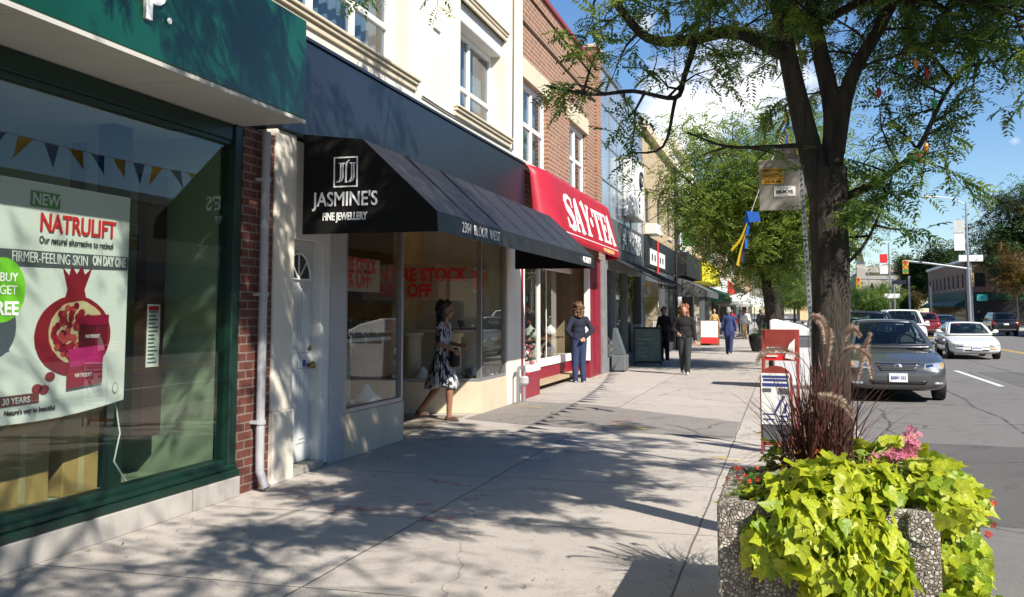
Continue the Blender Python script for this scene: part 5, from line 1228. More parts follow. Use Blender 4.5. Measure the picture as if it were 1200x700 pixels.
def blossoms(parent, c, r, n, m, s, seed, name='blossom'):
    rnd = random.Random(seed); mb = MB()
    for k in range(n):
        q = Vector(c)+Vector((rnd.gauss(0, r[0]), rnd.gauss(0, r[1]), rnd.gauss(0, r[2]))); nn = Vector((rnd.gauss(0, .5), -.5+rnd.gauss(0, .4), rnd.gauss(.6, .4))).normalized(); u = nn.orthogonal().normalized(); v = nn.cross(u)
        for j in range(5):
            a = 2*pi*j/5; d = u*cos(a)+v*sin(a); e_ = u*cos(a+.5)+v*sin(a+.5); g_ = u*cos(a-.5)+v*sin(a-.5)
            mb.quad(q, q+g_*s*.7+nn*s*.2, q+d*s+nn*s*.1, q+e_*s*.7+nn*s*.2)
    return mb.build(name, m, parent)
M['redfl'] = leafmat('red_petal', (.5, .03, .02), (.62, .08, .02), .3, 20); M['pinkfl2'] = leafmat('pink_petal', (.62, .13, .25), (.75, .30, .42), .35, 30)
blossoms(b1, (-.17, 4.86, .69), (.05, .10, .02), 16, M['redfl'], .014, 2)
pf = bed('pink_flower', 'pink flowering plant rising from lime vine at street side of the planter', (.50, 5.08, .66), (.10, .08, .05), 60, [M['bedgreen'], M['bedlight']], .04, 6)
blossoms(pf, (.565, 5.02, .84), (.018, .02, .045), 60, M['pinkfl2'], .019, 3); blossoms(pf, (.49, 5.0, .80), (.03, .03, .014), 36, M['pinkfl2'], .018, 4); blossoms(pf, (.41, 5.03, .775), (.03, .03, .014), 30, M['pinkfl2'], .017, 5)
rf = bed('bedding_plant', 'few red flowers peeping out at street side of the trailing vine', (.80, 4.85, .55), (.03, .08, .07), 40, [M['bedgreen'], M['coleus2']], .04, 8)
blossoms(rf, (.84, 4.82, .60), (.015, .05, .06), 18, M['redfl'], .016, 6)
# ================================================================== cars
def paint(name, c, metal=.0):
    m = mat(name, c, .28, metal, var=.03, sc=2, coat=1.0); return m
M['car_glass'] = glass('car_glass', (.42, .50, .48), 1.6)
M['lamp'] = mat('headlamp', (.60, .62, .64), .08, .5, var=.3, sc=25, coat=1)
M['amber'] = mat('amber', (.7, .25, .03), .2); M['tail'] = mat('tail_red', (.42, .01, .01), .12, coat=1, var=.1)
M['grille'] = mat('grille_black', (.02, .02, .022), .4); M['plate'] = mat('plate_white', (.72, .74, .76), .45, var=.02); M['plate_ink'] = mat('plate_ink', (.02, .05, .25), .5)
M['trim_grey'] = mat('bumper_grey', (.07, .07, .075), .6); M['seat_cloth'] = mat('seat_cloth', (.13, .12, .11), .9)

def car(name, lab, loc, kind, pm, rz=0, detail=True, plate=None, group=None):
    K = dict(
        sedan=dict(L=4.80, W=.90, zb=.19, st=[(0, .58, .30, .50, .60), (.06, .74, .24, .60, .68), (.22, .84, .20, .68, .755), (.7, .895, .19, .79, .86), (1.30, .90, .19, .885, .965), (2.5, .90, .19, .93, .99), (3.9, .89, .20, .96, 1.04), (4.55, .84, .24, .95, 1.02), (4.73, .74, .30, .86, .94), (4.80, .58, .34, .66, .74)],
                   gh=(1.22, 2.08, 3.12, 4.02, .965, 1.03, 1.46, 1.43, .76, .55, .72), wf=.93, wr=3.68, rw=.325),
        coupe=dict(L=4.45, W=.865, zb=.17, st=[(0, .55, .28, .42, .52), (.07, .72, .22, .52, .585), (.25, .81, .18, .59, .635), (.8, .855, .17, .70, .735), (1.45, .865, .17, .80, .85), (2.5, .865, .17, .84, .89), (3.6, .86, .19, .88, .96), (4.2, .81, .24, .88, .96), (4.38, .72, .28, .80, .86), (4.45, .56, .32, .6, .66)],
                   gh=(1.35, 2.15, 2.95, 3.95, .85, .95, 1.27, 1.24, .76, .56, .70), wf=.85, wr=3.38, rw=.30),
        van=dict(L=4.95, W=.96, zb=.2, st=[(0, .62, .32, .55, .70), (.07, .80, .26, .70, .80), (.25, .90, .22, .80, .88), (.7, .955, .2, .93, 1.02), (1.05, .96, .2, 1.0, 1.10), (2.5, .96, .2, 1.05, 1.12), (4.0, .96, .22, 1.06, 1.14), (4.75, .94, .26, 1.06, 1.14), (4.9, .88, .30, 1.0, 1.08), (4.95, .75, .36, .7, .8)],
                 gh=(.95, 1.85, 4.55, 4.88, 1.08, 1.12, 1.76, 1.74, .88, .70, .72), wf=.98, wr=3.95, rw=.33),
        suv=dict(L=4.45, W=.90, zb=.24, st=[(0, .60, .36, .62, .78), (.07, .76, .30, .78, .88), (.25, .85, .26, .88, .95), (.7, .895, .24, .96, 1.03), (1.15, .90, .24, 1.0, 1.08), (2.4, .90, .24, 1.02, 1.1), (3.7, .90, .25, 1.05, 1.12), (4.25, .88, .28, 1.05, 1.12), (4.4, .82, .32, .98, 1.06), (4.45, .7, .38, .72, .8)],
                 gh=(1.08, 1.8, 3.85, 4.38, 1.06, 1.1, 1.64, 1.60, .83, .66, .72), wf=.86, wr=3.5, rw=.35))[kind]
    t_ = thing(name, lab, 'car', loc, group, rz)
    P = M[pm]; W = K['W']; L = K['L']
    # ---- lower body
    rings = []
    for (y, w, zb, zs, zt) in K['st']:
        h = [(0, zb), (w*.80, zb), (w*.955, zb+.07), (w*.995, zb+.35*(zs-zb)), (w, zb+.62*(zs-zb)), (w*.985, zs-.05), (w*.94, zs), (w*.80, zs+.6*(zt-zs)), (w*.45, zt-.006), (0, zt)]
        rings.append([(x, y, z) for x, z in h]+[(-x, y, z) for x, z in h[-2:0:-1]])
    mb = MB(); mb.loft(rings)
    body = mb.build('body', [P, M['rubber']], t_, smooth=True, local=True, sub=2, fix=True)
    # wheel arches
    cut = MB()
    for y in (K['wf'], K['wr']):
        for sx_ in (-1, 1): cut.lathe([(K['rw']+.055, W-.26), (K['rw']+.055, W+.2)] if sx_ > 0 else [(K['rw']+.055, -W-.2), (K['rw']+.055, -W+.26)], (0, y, K['rw']), 28, ax='x')
    me = bpy.data.meshes.new('c'); me.from_pydata(cut.v, [], cut.f); b_ = bmesh.new(); b_.from_mesh(me); bmesh.ops.recalc_face_normals(b_, faces=b_.faces); b_.to_mesh(me); b_.free()
    co_ = bpy.data.objects.new('c', me); COL.objects.link(co_); co_.parent = t_
    bm_ = body.modifiers.new('b', 'BOOLEAN'); bm_.object = co_; bm_.operation = 'DIFFERENCE'; bm_.solver = 'EXACT'
    bpy.context.view_layer.update(); dg = bpy.context.evaluated_depsgraph_get()
    nm = bpy.data.meshes.new_from_object(body.evaluated_get(dg)); body.modifiers.clear(); old = body.data; body.data = nm; nm.name = 'body'
    bpy.data.objects.remove(co_)
    nm.polygons.foreach_set('use_smooth', [True]*len(nm.polygons))
    e_ = body.modifiers.new('e', 'EDGE_SPLIT'); e_.split_angle = radians(40)
    bb = bmesh.new(); bb.from_mesh(nm); bvh = BVHTree.FromBMesh(bb); bb.free()
    def hit(o, d):
        r = bvh.ray_cast(Vector(o), Vector(d).normalized()); return r[0]
    def patch(name_, c4_, m, ax='f', nu=10, nv=4, off=.006, parent=t_, th=.02, bow=0):
        """c4_: 4 corners (x,z) bl,br,tr,tl projected on the front 'f', back 'b', or (y,z) on side 'l'/'r', (x,y) on top 't'"""
        D = {'f': Vector((0, 1, 0)), 'b': Vector((0, -1, 0)), 'l': Vector((1, 0, 0)), 'r': Vector((-1, 0, 0)), 't': Vector((0, 0, -1))}[ax]
        def fn(u, v):
            a, b, c, d = [Vector(q) for q in c4_]; p = (a*(1-u)+b*u)*(1-v)+(d*(1-u)+c*u)*v
            p.y += bow*4*u*(1-u)
            o = {'f': (p.x, -2, p.y), 'b': (p.x, L+2, p.y), 'l': (-3, p.x, p.y), 'r': (3, p.x, p.y), 't': (p.x, p.y, 3)}[ax]
            h_ = hit(o, D)
            return (h_ if h_ else Vector(o)+D*(2.1 if ax in 'fb' else 2.2))-D*off
        q = MB(); q.strip(fn, nu, nv); q.build(name_, m, parent, True, local=True, solid=th); return parent.children[-1]
    # ---- greenhouse
    yb0, yt0, yt1, yb1, zf, zr, ztop, ztr, wb, wt, _ = K['gh']
    bowf, bowr = .16, .10
    def lerp(a, b, f): return a+(b-a)*f
    A = {'fb': (wb, yb0, zf), 'ft': (wt, yt0, ztop-.015), 'rt': (wt, yt1, ztr-.015), 'rb': (wb*.96, yb1, zr)}
    V = {k: Vector(v) for k, v in A.items()}; mir = lambda p: Vector((-p.x, p.y, p.z))
    def ws(u, v):
        p = mir(V['fb']).lerp(V['fb'], u).lerp(mir(V['ft']).lerp(V['ft'], u), v); k = 4*u*(1-u)
        return p+Vector((0, -bowf*k*(1-.35*v), .028*k*v+.02*sin(pi*v)))
    def rw(u, v):
        p = V['rb'].lerp(mir(V['rb']), u).lerp(V['rt'].lerp(mir(V['rt']), u), v); k = 4*u*(1-u)
        return p+Vector((0, bowr*k*(1-.5*v), .028*k*v+.02*sin(pi*v)))
    def roof(u, v):
        a = ws(u, 1); b = rw(1-u, 1); p = a.lerp(b, v); return p+Vector((0, 0, .028*sin(pi*v)))
    def side(s):
        def fn(u, v):
            a = V['fb'].lerp(V['rb'], u); b = V['ft'].lerp(V['rt'], u); p = a.lerp(b, v); p = p+Vector((.035*sin(pi*v)+.02*sin(pi*u), 0, .028*sin(pi*u)*v))
            return p if s > 0 else mir(p)
        return fn
    if kind == 'coupe': sp_ = ((.16, .52, .10, .86), (.55, .80, .16, .86))
    elif kind == 'sedan': sp_ = ((.17, .49, .10, .88), (.515, .80, .10, .88))
    else: sp_ = ((.14, .42, .08, .9), (.45, .70, .08, .9), (.73, .95, .1, .88))
    g = MB()
    def shell(fn, panes):
        us = sorted({0, 1, *[q_[0] for q_ in panes], *[q_[1] for q_ in panes]}); vs_ = sorted({0, 1, *[q_[2] for q_ in panes], *[q_[3] for q_ in panes]})
        for u0, u1 in zip(us, us[1:]):
            for v0, v1 in zip(vs_, vs_[1:]):
                if any(q_[0] < (u0+u1)/2 < q_[1] and q_[2] < (v0+v1)/2 < q_[3] for q_ in panes): continue
                g.strip(fn, max(1, round((u1-u0)*12)), max(1, round((v1-v0)*6)), u0, u1, v0, v1)
    WS = ((.06, .94, .05, .93),); RW = ((.08, .92, .12, .92),)
    shell(ws, WS); shell(rw, RW); g.strip(roof, 12, 8); shell(side(1), sp_); shell(side(-1), sp_)
    g.build('roof', P, t_, True, local=True, fix=True, solid=.025)
    def pane(fn, u0, u1, v0, v1, nu=12, nv=6, nm_='window', off=-.004):
        def f2(u, v):
            p = fn(u, v); du = fn(min(1, u+.01), v)-fn(max(0, u-.01), v); dv = fn(u, min(1, v+.01))-fn(u, max(0, v-.01)); n = du.cross(dv).normalized()
            c = Vector((0, 2.5, .9)); n = n if n.dot(p-c) > 0 else -n
            return p+n*off
        q = MB(); q.strip(f2, nu, nv, u0, u1, v0, v1)
        c = Vector((0, 2.5, .9)); A_, B_, C__ = [Vector(q.v[i]) for i in q.f[len(q.f)//2][:3]]
        if (B_-A_).cross(C__-A_).dot(A_-c) < 0: q.f = [f_[::-1] for f_ in q.f]
        q.build(nm_, M['car_glass'], t_, True, local=True); return t_.children[-1]
    for q_ in WS: pane(ws, *q_, nm_='windscreen')
    for q_ in RW: pane(rw, *q_, nm_='rear_window')
    for s in (1, -1):
        for a in sp_: pane(side(s), *a, nm_='side_window')
    # ---- cabin: dash, seats, steering wheel
    q = MB(); q.box(-wb+.06, wb-.06, yb0-.02, yb0+.55, zf-.10, zf+.035); q.box(-wb+.06, wb-.06, yb0+.55, yb1-.2, zf-.2, zf+.02); q.build('dashboard', M['trim_grey'], t_, local=True, bevel=.04)
    for s in (-1, 1):
        yy = yb0+1.12; q = MB(); q.prism([(yy, zf), (yy+.14, zf), (yy+.26, ztop-.24), (yy+.16, ztop-.22)], 'x', s*.36-.22, s*.36+.22); q.prism([(yy+.19, ztop-.22), (yy+.28, ztop-.24), (yy+.29, ztop-.10), (yy+.21, ztop-.09)], 'x', s*.36-.11, s*.36+.11); q.build('front_seat', M['seat_cloth'], t_, local=True, bevel=.04)
    q = MB(); yy = (yb0+yb1)/2+.45; q.prism([(yy, zf), (yy+.14, zf), (yy+.26, ztop-.26), (yy+.16, ztop-.25)], 'x', -wb+.14, wb-.14); q.build('rear_seat', M['seat_cloth'], t_, local=True, bevel=.04)
    q = MB(); q.tube([(.36+.17*cos(a), yb0+.70+.05*sin(a), zf+.06+.16*sin(a)) for a in [2*pi*k/20 for k in range(21)]], .016, 6); q.tube([(.2, yb0+.70, zf+.06), (.52, yb0+.70, zf+.06)], .014, 6); q.build('steering_wheel', M['black'], t_, local=True)
    q = MB(); mp_ = ws(.5, .86); q.box(-.12, .12, mp_.y+.05, mp_.y+.08, mp_.z-.07, mp_.z-.01); q.build('rear_mirror', M['black'], t_, local=True, bevel=.01)
    # ---- wheels
    for y in (K['wf'], K['wr']):
        for s in (-1, 1):
            r = K['rw']; xo = s*(W-.015)
            q = MB(); q.lathe([(r*.62, xo-s*.2), (r*.95, xo-s*.2), (r, xo-s*.17), (r, xo-s*.03), (r*.95, xo), (r*.66, xo+s*.004), (r*.62, xo-s*.02)], (0, y, r), 32, ax='x')
            wh = q.build('wheel', M['rubber'], t_, True, local=True)
            q = MB(); q.lathe([(r*.64, xo-s*.10), (r*.64, xo-s*.012), (r*.58, xo-s*.02), (r*.56, xo-s*.06), (.02, xo-s*.05)], (0, y, r), 32, ax='x')
            for k in range(7):
                a = 2*pi*k/7; q.tube([(xo-s*.03, y+.05*cos(a), r+.05*sin(a)), (xo-s*.018, y+r*.60*cos(a), r+r*.60*sin(a))], [.035, .024], 6, flat=.5)
            q.lathe([(.06, xo-s*.05), (.055, xo-s*.012), (.01, xo-s*.008)], (0, y, r), 14, ax='x'); q.build('rim', M['steel'], wh, False, local=True)
    # ---- mirrors
    for s in (-1, 1):
        q = MB(); yb = yb0+.52; z = zf+.10; q.ell((s*(W+.09), yb, z), (.10, .06, .068), 12, 8); q.tube([(s*(wb-.02), yb+.04, z-.05), (s*(W+.03), yb, z-.03)], .028, 8); q.build('side_mirror', P, t_, True, local=True)
    if not detail: pass
    f = K['st']
    # ---- front
    zn = f[1][3]; w2 = f[2][1]
    if kind == 'sedan':
        for s in (-1, 1):
            c = [(s*.42, .60), (s*.80, .615), (s*.835, .735), (s*.46, .70)]; hl = patch('headlight', c, M['lamp'], 'f', 10, 5, .006)
            patch('lens_reflector', [(s*.47, .622), (s*.60, .625), (s*.60, .695), (s*.48, .685)], M['chrome'], 'f', 5, 4, .010, hl)
            patch('indicator', [(s*.74, .635), (s*.80, .64), (s*.82, .715), (s*.75, .705)], M['amber'], 'f', 4, 3, .010, hl)
            patch('fog_light', [(s*.60, .335), (s*.76, .34), (s*.76, .375), (s*.60, .372)], M['lamp'], 'f', 6, 3, .008)
        gr = patch('grille', [(-.30, .575), (.30, .575), (.38, .705), (-.38, .705)], M['grille'], 'f', 12, 5, .005)
        for k in range(4): patch('grille_bar', [(-.31-.02*k, .59+.028*k), (.31+.02*k, .59+.028*k), (.31+.02*k, .599+.028*k), (-.31-.02*k, .599+.028*k)], M['chrome'] if k == 3 else M['trim_grey'], 'f', 12, 1, .012, gr, .01)
        q = MB(); yy = hit((0, -2, .655), (0, 1, 0)).y-.018
        q.tube([(.062*cos(a), yy, .655+.042*sin(a)) for a in [2*pi*k/20 for k in range(21)]], .006, 6); q.tube([(.028*cos(a), yy, .655+.04*sin(a)) for a in [2*pi*k/16 for k in range(17)]], .005, 6); q.tube([(.056*cos(a), yy, .672+.016*sin(a)) for a in [2*pi*k/16 for k in range(17)]], .005, 6)
        q.build('emblem', M['chrome'], gr, True, local=True)
        patch('lower_intake', [(-.44, .33), (.44, .33), (.50, .405), (-.50, .405)], M['grille'], 'f', 12, 3, .005)
        patch('bumper_seam', [(-.80, .548), (.80, .548), (.80, .556), (-.80, .556)], M['trim_grey'], 'f', 16, 1, .003, th=.006)
        patch('bonnet_seam', [(-.50, .715), (.50, .715), (.50, .722), (-.50, .722)], M['trim_grey'], 'f', 16, 1, .003, th=.006)
        pz = .455
    elif kind == 'coupe':
        for s in (-1, 1):
            patch('headlight', [(s*.42, .465), (s*.74, .475), (s*.74, .535), (s*.40, .53)], M['lamp'], 'f', 8, 3, .006)
            patch('indicator', [(s*.42, .35), (s*.68, .36), (s*.68, .40), (s*.42, .395)], M['amber'] if s > 0 else M['lamp'], 'f', 6, 2, .006)
        patch('bumper_seam', [(-.72, .43), (.72, .43), (.72, .455), (-.72, .455)], M['trim_grey'], 'f', 14, 1, .005)
        patch('lower_intake', [(-.38, .30), (.38, .30), (.40, .345), (-.40, .345)], M['grille'], 'f', 10, 2, .005); pz = .40
    else:
        for s in (-1, 1): patch('headlight', [(s*.45, zn-.12), (s*(w2-.08), zn-.10), (s*(w2-.06), zn+.04), (s*.48, zn+.0)], M['lamp'], 'f', 8, 4, .006)
        gr = patch('grille', [(-.38, zn-.11), (.38, zn-.11), (.42, zn+.01), (-.42, zn+.01)], M['grille'], 'f', 10, 4, .005)
        patch('lower_intake', [(-.5, .38), (.5, .38), (.52, .47), (-.52, .47)], M['grille'], 'f', 10, 3, .005); pz = .53
    pl_ = None
    yy = hit((0, -2, pz), (0, 1, 0)).y
    q = MB(); q.box(-.155, .155, yy-.022, yy-.004, pz-.078, pz+.078); pl_ = q.build('number_plate', M['plate'], t_, local=True)
    text(plate or 'BEMV 352', .078, M['plate_ink'], pl_, (0, yy-.0235, pz-.03), (1, 0, 0), ext=.001, bold=.002, sx=.78, local=True)
    # ---- rear
    zt_ = f[-2][3]; w3 = f[-3][1]
    for s in (-1, 1):
        if kind in ('suv', 'van'): c = [(s*(w3-.22), .78), (s*(w3-.03), .78), (s*(w3-.04), 1.04), (s*(w3-.16), 1.02)]
        else: c = [(s*(w3-.36), zt_-.16), (s*(w3-.06), zt_-.16), (s*(w3-.07), zt_+.0), (s*(w3-.34), zt_+.0)]
        tl = patch('tail_light', c, M['tail'], 'b', 6, 5, .008)
    patch('rear_plate', [(-.17, zt_-.22), (.17, zt_-.22), (.17, zt_-.10), (-.17, zt_-.10)], M['plate'], 'b', 4, 3, .012)
    patch('rear_bumper_trim', [(-.6, .40), (.6, .40), (.62, .50), (-.62, .50)], M['trim_grey'], 'b', 10, 2, .006)
    # door seams and handles
    for s, ax in ((1, 'r'), (-1, 'l')):
        for y in ((yb0+.30), (yb0+yb1)/2+.05, yb1-.55):
            patch('door_seam', [(y, .30), (y+.008, .30), (y+.008, zf-.06), (y, zf-.06)], M['trim_grey'], ax, 1, 8, .002, th=.004)
        for y in ((yb0+yb1)/2-.12, yb1-.72):
            patch('door_handle', [(y-.10, zf-.16), (y+.06, zf-.16), (y+.06, zf-.125), (y-.10, zf-.125)], P, ax, 4, 1, .02, th=.02)
    # wipers and dash line
    for x0, x1 in ((-.45, .10), (.12, .66)):
        q = MB(); pts = []
        for k in range(7):
            u = (.5+(x0+(x1-x0)*k/6)/(2*wb)); p = ws(u, .045+.02*k/6); pts.append(p+Vector((0, -.012, .014)))
        q.tube(pts, .008, 5); q.build('wiper', M['black'], t_, local=True)
    return t_
paint('x', (.1, .1, .1))
M['car_grey'] = paint('car_grey', (.105, .103, .108), .5); M['car_dark'] = paint('car_dark', (.02, .022, .03), .3); M['car_white'] = paint('car_white', (.82, .82, .80)); M['car_red'] = paint('car_red', (.18, .012, .02)); M['car_silver'] = paint('car_silver', (.42, .45, .46), .6); M['car_black'] = paint('car_black', (.010, .010, .012)); M['car_green'] = paint('car_green', (.06, .09, .08), .4)
ZR = -.13
car('parked_car', 'dark grey sedan parked nose first at the kerb behind the flower planter', (1.93, 18.7, ZR), 'sedan', 'car_grey', plate='BEMV 352')
car('parked_car', 'dark blue utility vehicle with roof rails parked right behind the grey sedan', (1.98, 25.6, ZR), 'suv', 'car_dark')
car('white_van', 'white minivan with large windscreen approaching behind the dark utility vehicle', (5.35, 47.5, ZR), 'van', 'car_white')
car('white_coupe', 'low white coupe driving toward viewer in the lane beside the grey sedan', (6.35, 36.6, ZR), 'coupe', 'car_white', plate='AHTR 618')
car('black_hatchback', 'black hatchback utility car driving away on the far side of street', (14.75, 78.5, ZR), 'suv', 'car_black', pi)
car('red_car', 'dark red car half hidden between white minivan and white coupe', (9.2, 75, ZR), 'suv', 'car_red', pi)
car('dark_sedan', 'dark sedan with red tail lights driving away behind white coupe', (11.1, 79, ZR), 'sedan', 'car_dark', pi)
car('parked_car', 'pale silver sedan parked at the kerb beyond the white bin', (1.95, 33.0, ZR), 'sedan', 'car_silver')
car('parked_car', 'grey green utility vehicle parked at kerb behind the silver sedan', (1.95, 40.5, ZR), 'suv', 'car_green')
car('parked_car', 'white sedan parked farther along the kerb left of the trunk', (1.95, 48.0, ZR), 'sedan', 'car_white')
car('parked_car', 'dark sedan parked farthest along the left kerb', (1.95, 56, ZR), 'sedan', 'car_dark')
# ================================================================== sandwich board
ab_ = thing('sandwich_board', 'red framed sandwich board with blue printed white poster standing on the sidewalk', 'sandwich board', (-.08, 10.95, 0), rz=radians(-9))
M['board_red'] = mat('board_red', (.27, .040, .028), .5, var=.2, sc=10, grime=.2)
m_ = MB()
for s in (-1, 1):
    m_.prism([(-.02-.0, 0), (.02, 0), (.19, 1.30), (.15, 1.30)], 'x', s*.185-.016, s*.185+.016)     # rear leaf leans back
m_.box(-.17, .17, .13, .17, 1.06, 1.30); m_.box(-.17, .17, .045, .075, .42, .46); m_.box(-.17, .17, .004, .03, .05, .09)
m_.build('frame', M['board_red'], ab_, local=True, bevel=.004)
m_ = MB(); m_.quad((-.168, .116, .96), (.168, .116, .96), (.168, .152, 1.27), (-.168, .152, 1.27)); hp = m_.build('header_panel', M['red_print'], ab_, local=True, solid=.01)
for k in range(5): q = MB(); q.box(-.14+.038*k, -.11+.038*k, .133, .139, 1.195, 1.225); q.build('print', M['letter_white'], hp, local=True)
for k in range(3): q = MB(); q.box(-.15, -.15+(.14, .2, .12)[k], .108+.006*(2-k), .118+.006*(2-k), 1.0+.045*(2-k), 1.015+.045*(2-k)); q.build('print', M['letter_white'], hp, local=True)
q = MB(); q.prism([(.05, .99), (.15, .97), (.16, 1.2), (.10, 1.14)], 'y', .105, .112); q.build('print', M['paper'], hp, local=True)
# front leaf with arched top
m_ = MB()
arch = [(-.17, .0), (-.17, .78)]+[(-.17*cos(pi*k/10), .78+.14*sin(pi*k/10)) for k in range(1, 10)]+[(.17, .78), (.17, 0), (.145, 0), (.145, .12), (-.145, .12), (-.145, 0)]
m_.prism(arch, 'y', -.20, -.175)
fl_ = m_.build('front_leaf', M['board_red'], ab_, local=True, bevel=.004)
q = MB(); q.box(-.155, .145, -.210, -.202, .30, .84); ps = q.build('poster_sheet', M['paper'], fl_, local=True)
M['ink_blue'] = mat('ink_blue', (.03, .05, .22), .6)
def pr_(x0, x1, z0, z1, c='ink_blue', o=0):
    q = MB(); q.box(x0, x1, -.2125-o, -.209, z0, z1); q.build('poster_print', M[c], fl_, local=True)
pr_(-.14, .13, .79, .815); pr_(-.13, .12, .755, .78); pr_(-.14, .13, .70, .735); pr_(-.14, -.05, .64, .68, 'sign_grey'); pr_(.02, .13, .62, .685, 'sign_grey'); pr_(-.14, .0, .40, .415); pr_(.03, .13, .38, .40); pr_(-.14, -.02, .345, .36); pr_(.02, .12, .33, .345)
q = MB(); q.prism([(-.02, .44), (.0, .43), (.10, .60), (.07, .61)], 'y', -.2135, -.209); q.prism([(.06, .42), (.09, .42), (.12, .52), (.10, .53)], 'y', -.2135, -.209); q.build('poster_print', M['ink_blue'], fl_, local=True)
q = MB(); q.box(-.145, .145, -.209, -.203, .13, .29); q.build('lower_panel', M['sign_grey'], fl_, local=True)

# ================================================================== parking sign post
sp_ = thing('sign_post', 'perforated steel post with grey parking sign backs covered by stickers', 'sign post', (.27, 9.0, 0))
m_ = MB(); pts = [(.27, 9.0, 0), (.215, 9.0, 1.5), (.155, 9.0, 3.15)]
m_.tube(pts, .027, 4)
m_.build('post', M['steel'], sp_)
m_ = MB()
for k in range(62):
    z = .08+k*.05; x = .27-(.115/3.15)*z; m_.lathe([(.0075, 8.972-.0005*0), (.0075, 8.979)], (x, 0, z), 8, ax='y')
m_.build('perforation', M['black'], sp_)
M['sign_back'] = mat('sign_back', (.27, .25, .225), .55, .2, var=.08, sc=4, grime=.25)
pl_ = MB(); pl_.box(-.20, .155, 8.955, 8.965, 2.40, 2.86); sb = pl_.build('sign_plate', M['sign_back'], sp_, bevel=.012)
pl_ = MB(); pl_.box(-.06, .24, 9.035, 9.043, 2.55, 3.02); pl_.build('sign_plate', M['sign_back'], sp_, bevel=.012)
M['sticker_gold'] = mat('sticker_gold', (.55, .30, .02), .5)
for k, (s, z) in enumerate((('RENOVATION', 2.745), ('CONSTRUCTION', 2.695), ('(416) 655-4488', 2.645))):
    q = MB(); q.box(-.18, .02, 8.949, 8.954, z-.004, z+.038); st_ = q.build('sticker', M['sticker_gold'], sb)
    text(s, .036, M['black'], st_, (-.08, 8.9485, z+.006), (1, 0, 0), ext=.0008, bold=.0012, sx=.78 if k < 1 else .64)
q = MB(); q.box(-.07, .115, 8.949, 8.954, 2.525, 2.615); st_ = q.build('sticker', M['paper'], sb)
text('Moving & Delivery', .018, M['black'], st_, (.02, 8.9485, 2.596), (1, 0, 0), ext=.0008, sx=.9)
text('888-MOVE', .045, M['black'], st_, (.02, 8.9485, 2.551), (1, 0, 0), ext=.0008, bold=.0015, sx=.72)
text('call today', .016, M['black'], st_, (.02, 8.9485, 2.532), (1, 0, 0), ext=.0008)
for z in (2.9, 2.97): q = MB(); q.box(.135, .19, 8.958, 8.97, z, z+.05); q.build('yellow_tape', M['mark_yellow'] if 0 else M['yellow_sign'], sp_)

# ================================================================== bin, chalk boards, parasols, planters
bn_ = thing('litter_bin', 'white and grey litter bin with sloping lid at the kerb behind sandwich board', 'litter bin', (.13, 20.2, 0))
m_ = MB(); m_.prism([(-.22, .06), (.55, .06), (.60, 1.02), (-.26, 1.02)], 'y', 19.85, 20.5); m_.build('bin_body', mat('bin_white', (.62, .64, .66), .45, .1, var=.06, grime=.2), bn_, bevel=.03)
m_ = MB(); m_.prism([(-.30, 1.03), (.62, 1.03), (.60, 1.10), (.3, 1.24), (-.2, 1.36), (-.30, 1.34)], 'y', 19.78, 20.56); m_.build('bin_lid', M['white_paint'], bn_, bevel=.03)
m_ = MB(); m_.box(-.18, .16, 19.838, 19.852, .82, .96); m_.build('bin_opening', M['sign_grey'], bn_)
m_ = MB(); m_.box(.22, .52, 19.838, 19.852, .82, .96); m_.build('bin_opening', M['sign_grey'], bn_)
m_ = MB(); m_.box(-.2, .5, 19.86, 20.4, 0, .06); m_.build('bin_base', M['sign_grey'], bn_)
cb = thing('chalkboard', 'dark green chalkboard easel leaning outside the mirrored shop', 'chalkboard', (-3.78, 27.6, 0), rz=radians(8))
m_ = MB(); m_.prism([(-.02, 0), (.02, 0), (.24, 1.08), (.20, 1.08)], 'x', -.40, -.36); m_.prism([(-.02, 0), (.02, 0), (.24, 1.08), (.20, 1.08)], 'x', .36, .40); m_.prism([(.42, 0), (.46, 0), (.245, 1.07), (.22, 1.07)], 'x', -.38, -.34); m_.prism([(.42, 0), (.46, 0), (.245, 1.07), (.22, 1.07)], 'x', .34, .38); m_.box(-.36, .36, .19, .235, 1.02, 1.08); m_.box(-.36, .36, -.015, .03, .06, .12)
m_.build('frame', M['black'], cb, local=True)
m_ = MB(); m_.quad((-.36, .012, .10), (.36, .012, .10), (.36, .205, 1.03), (-.36, .205, 1.03)); bd_ = m_.build('board', mat('chalk_green', (.20, .26, .22), .8, var=.25, sc=5), cb, local=True, solid=.01)
for k in range(6):
    z = .85-.12*k; y = .012+.193*(z-.1)/.93-.006; q = MB(); q.tube([(-.28+.09*j, y, z+RND.uniform(-.012, .012)) for j in range(3+int(RND.random()*4))], .006, 4); q.build('chalk_writing', M['paper'] if k else M['pinkfl'], bd_, local=True)
ab2 = thing('sandwich_board', 'white faced sandwich board with red foot panel far along the sidewalk', 'sandwich board', (-3.35, 45, 0))
m_ = MB(); m_.prism([(0, 0), (.04, 0), (.25, 1.15), (.21, 1.15)], 'x', -.42, -.38); m_.prism([(0, 0), (.04, 0), (.25, 1.15), (.21, 1.15)], 'x', .38, .42); m_.prism([(.46, 0), (.5, 0), (.26, 1.15), (.22, 1.15)], 'x', -.42, .42); m_.build('frame', M['wood'], ab2, local=True)
m_ = MB(); m_.quad((-.38, .06, .38), (.38, .06, .38), (.38, .205, 1.12), (-.38, .205, 1.12)); m_.build('face', M['paper'], ab2, local=True, solid=.01)
m_ = MB(); m_.quad((-.38, .005, .1), (.38, .005, .1), (.38, .055, .36), (-.38, .055, .36)); m_.build('foot_panel', M['red_print'], ab2, local=True, solid=.01)
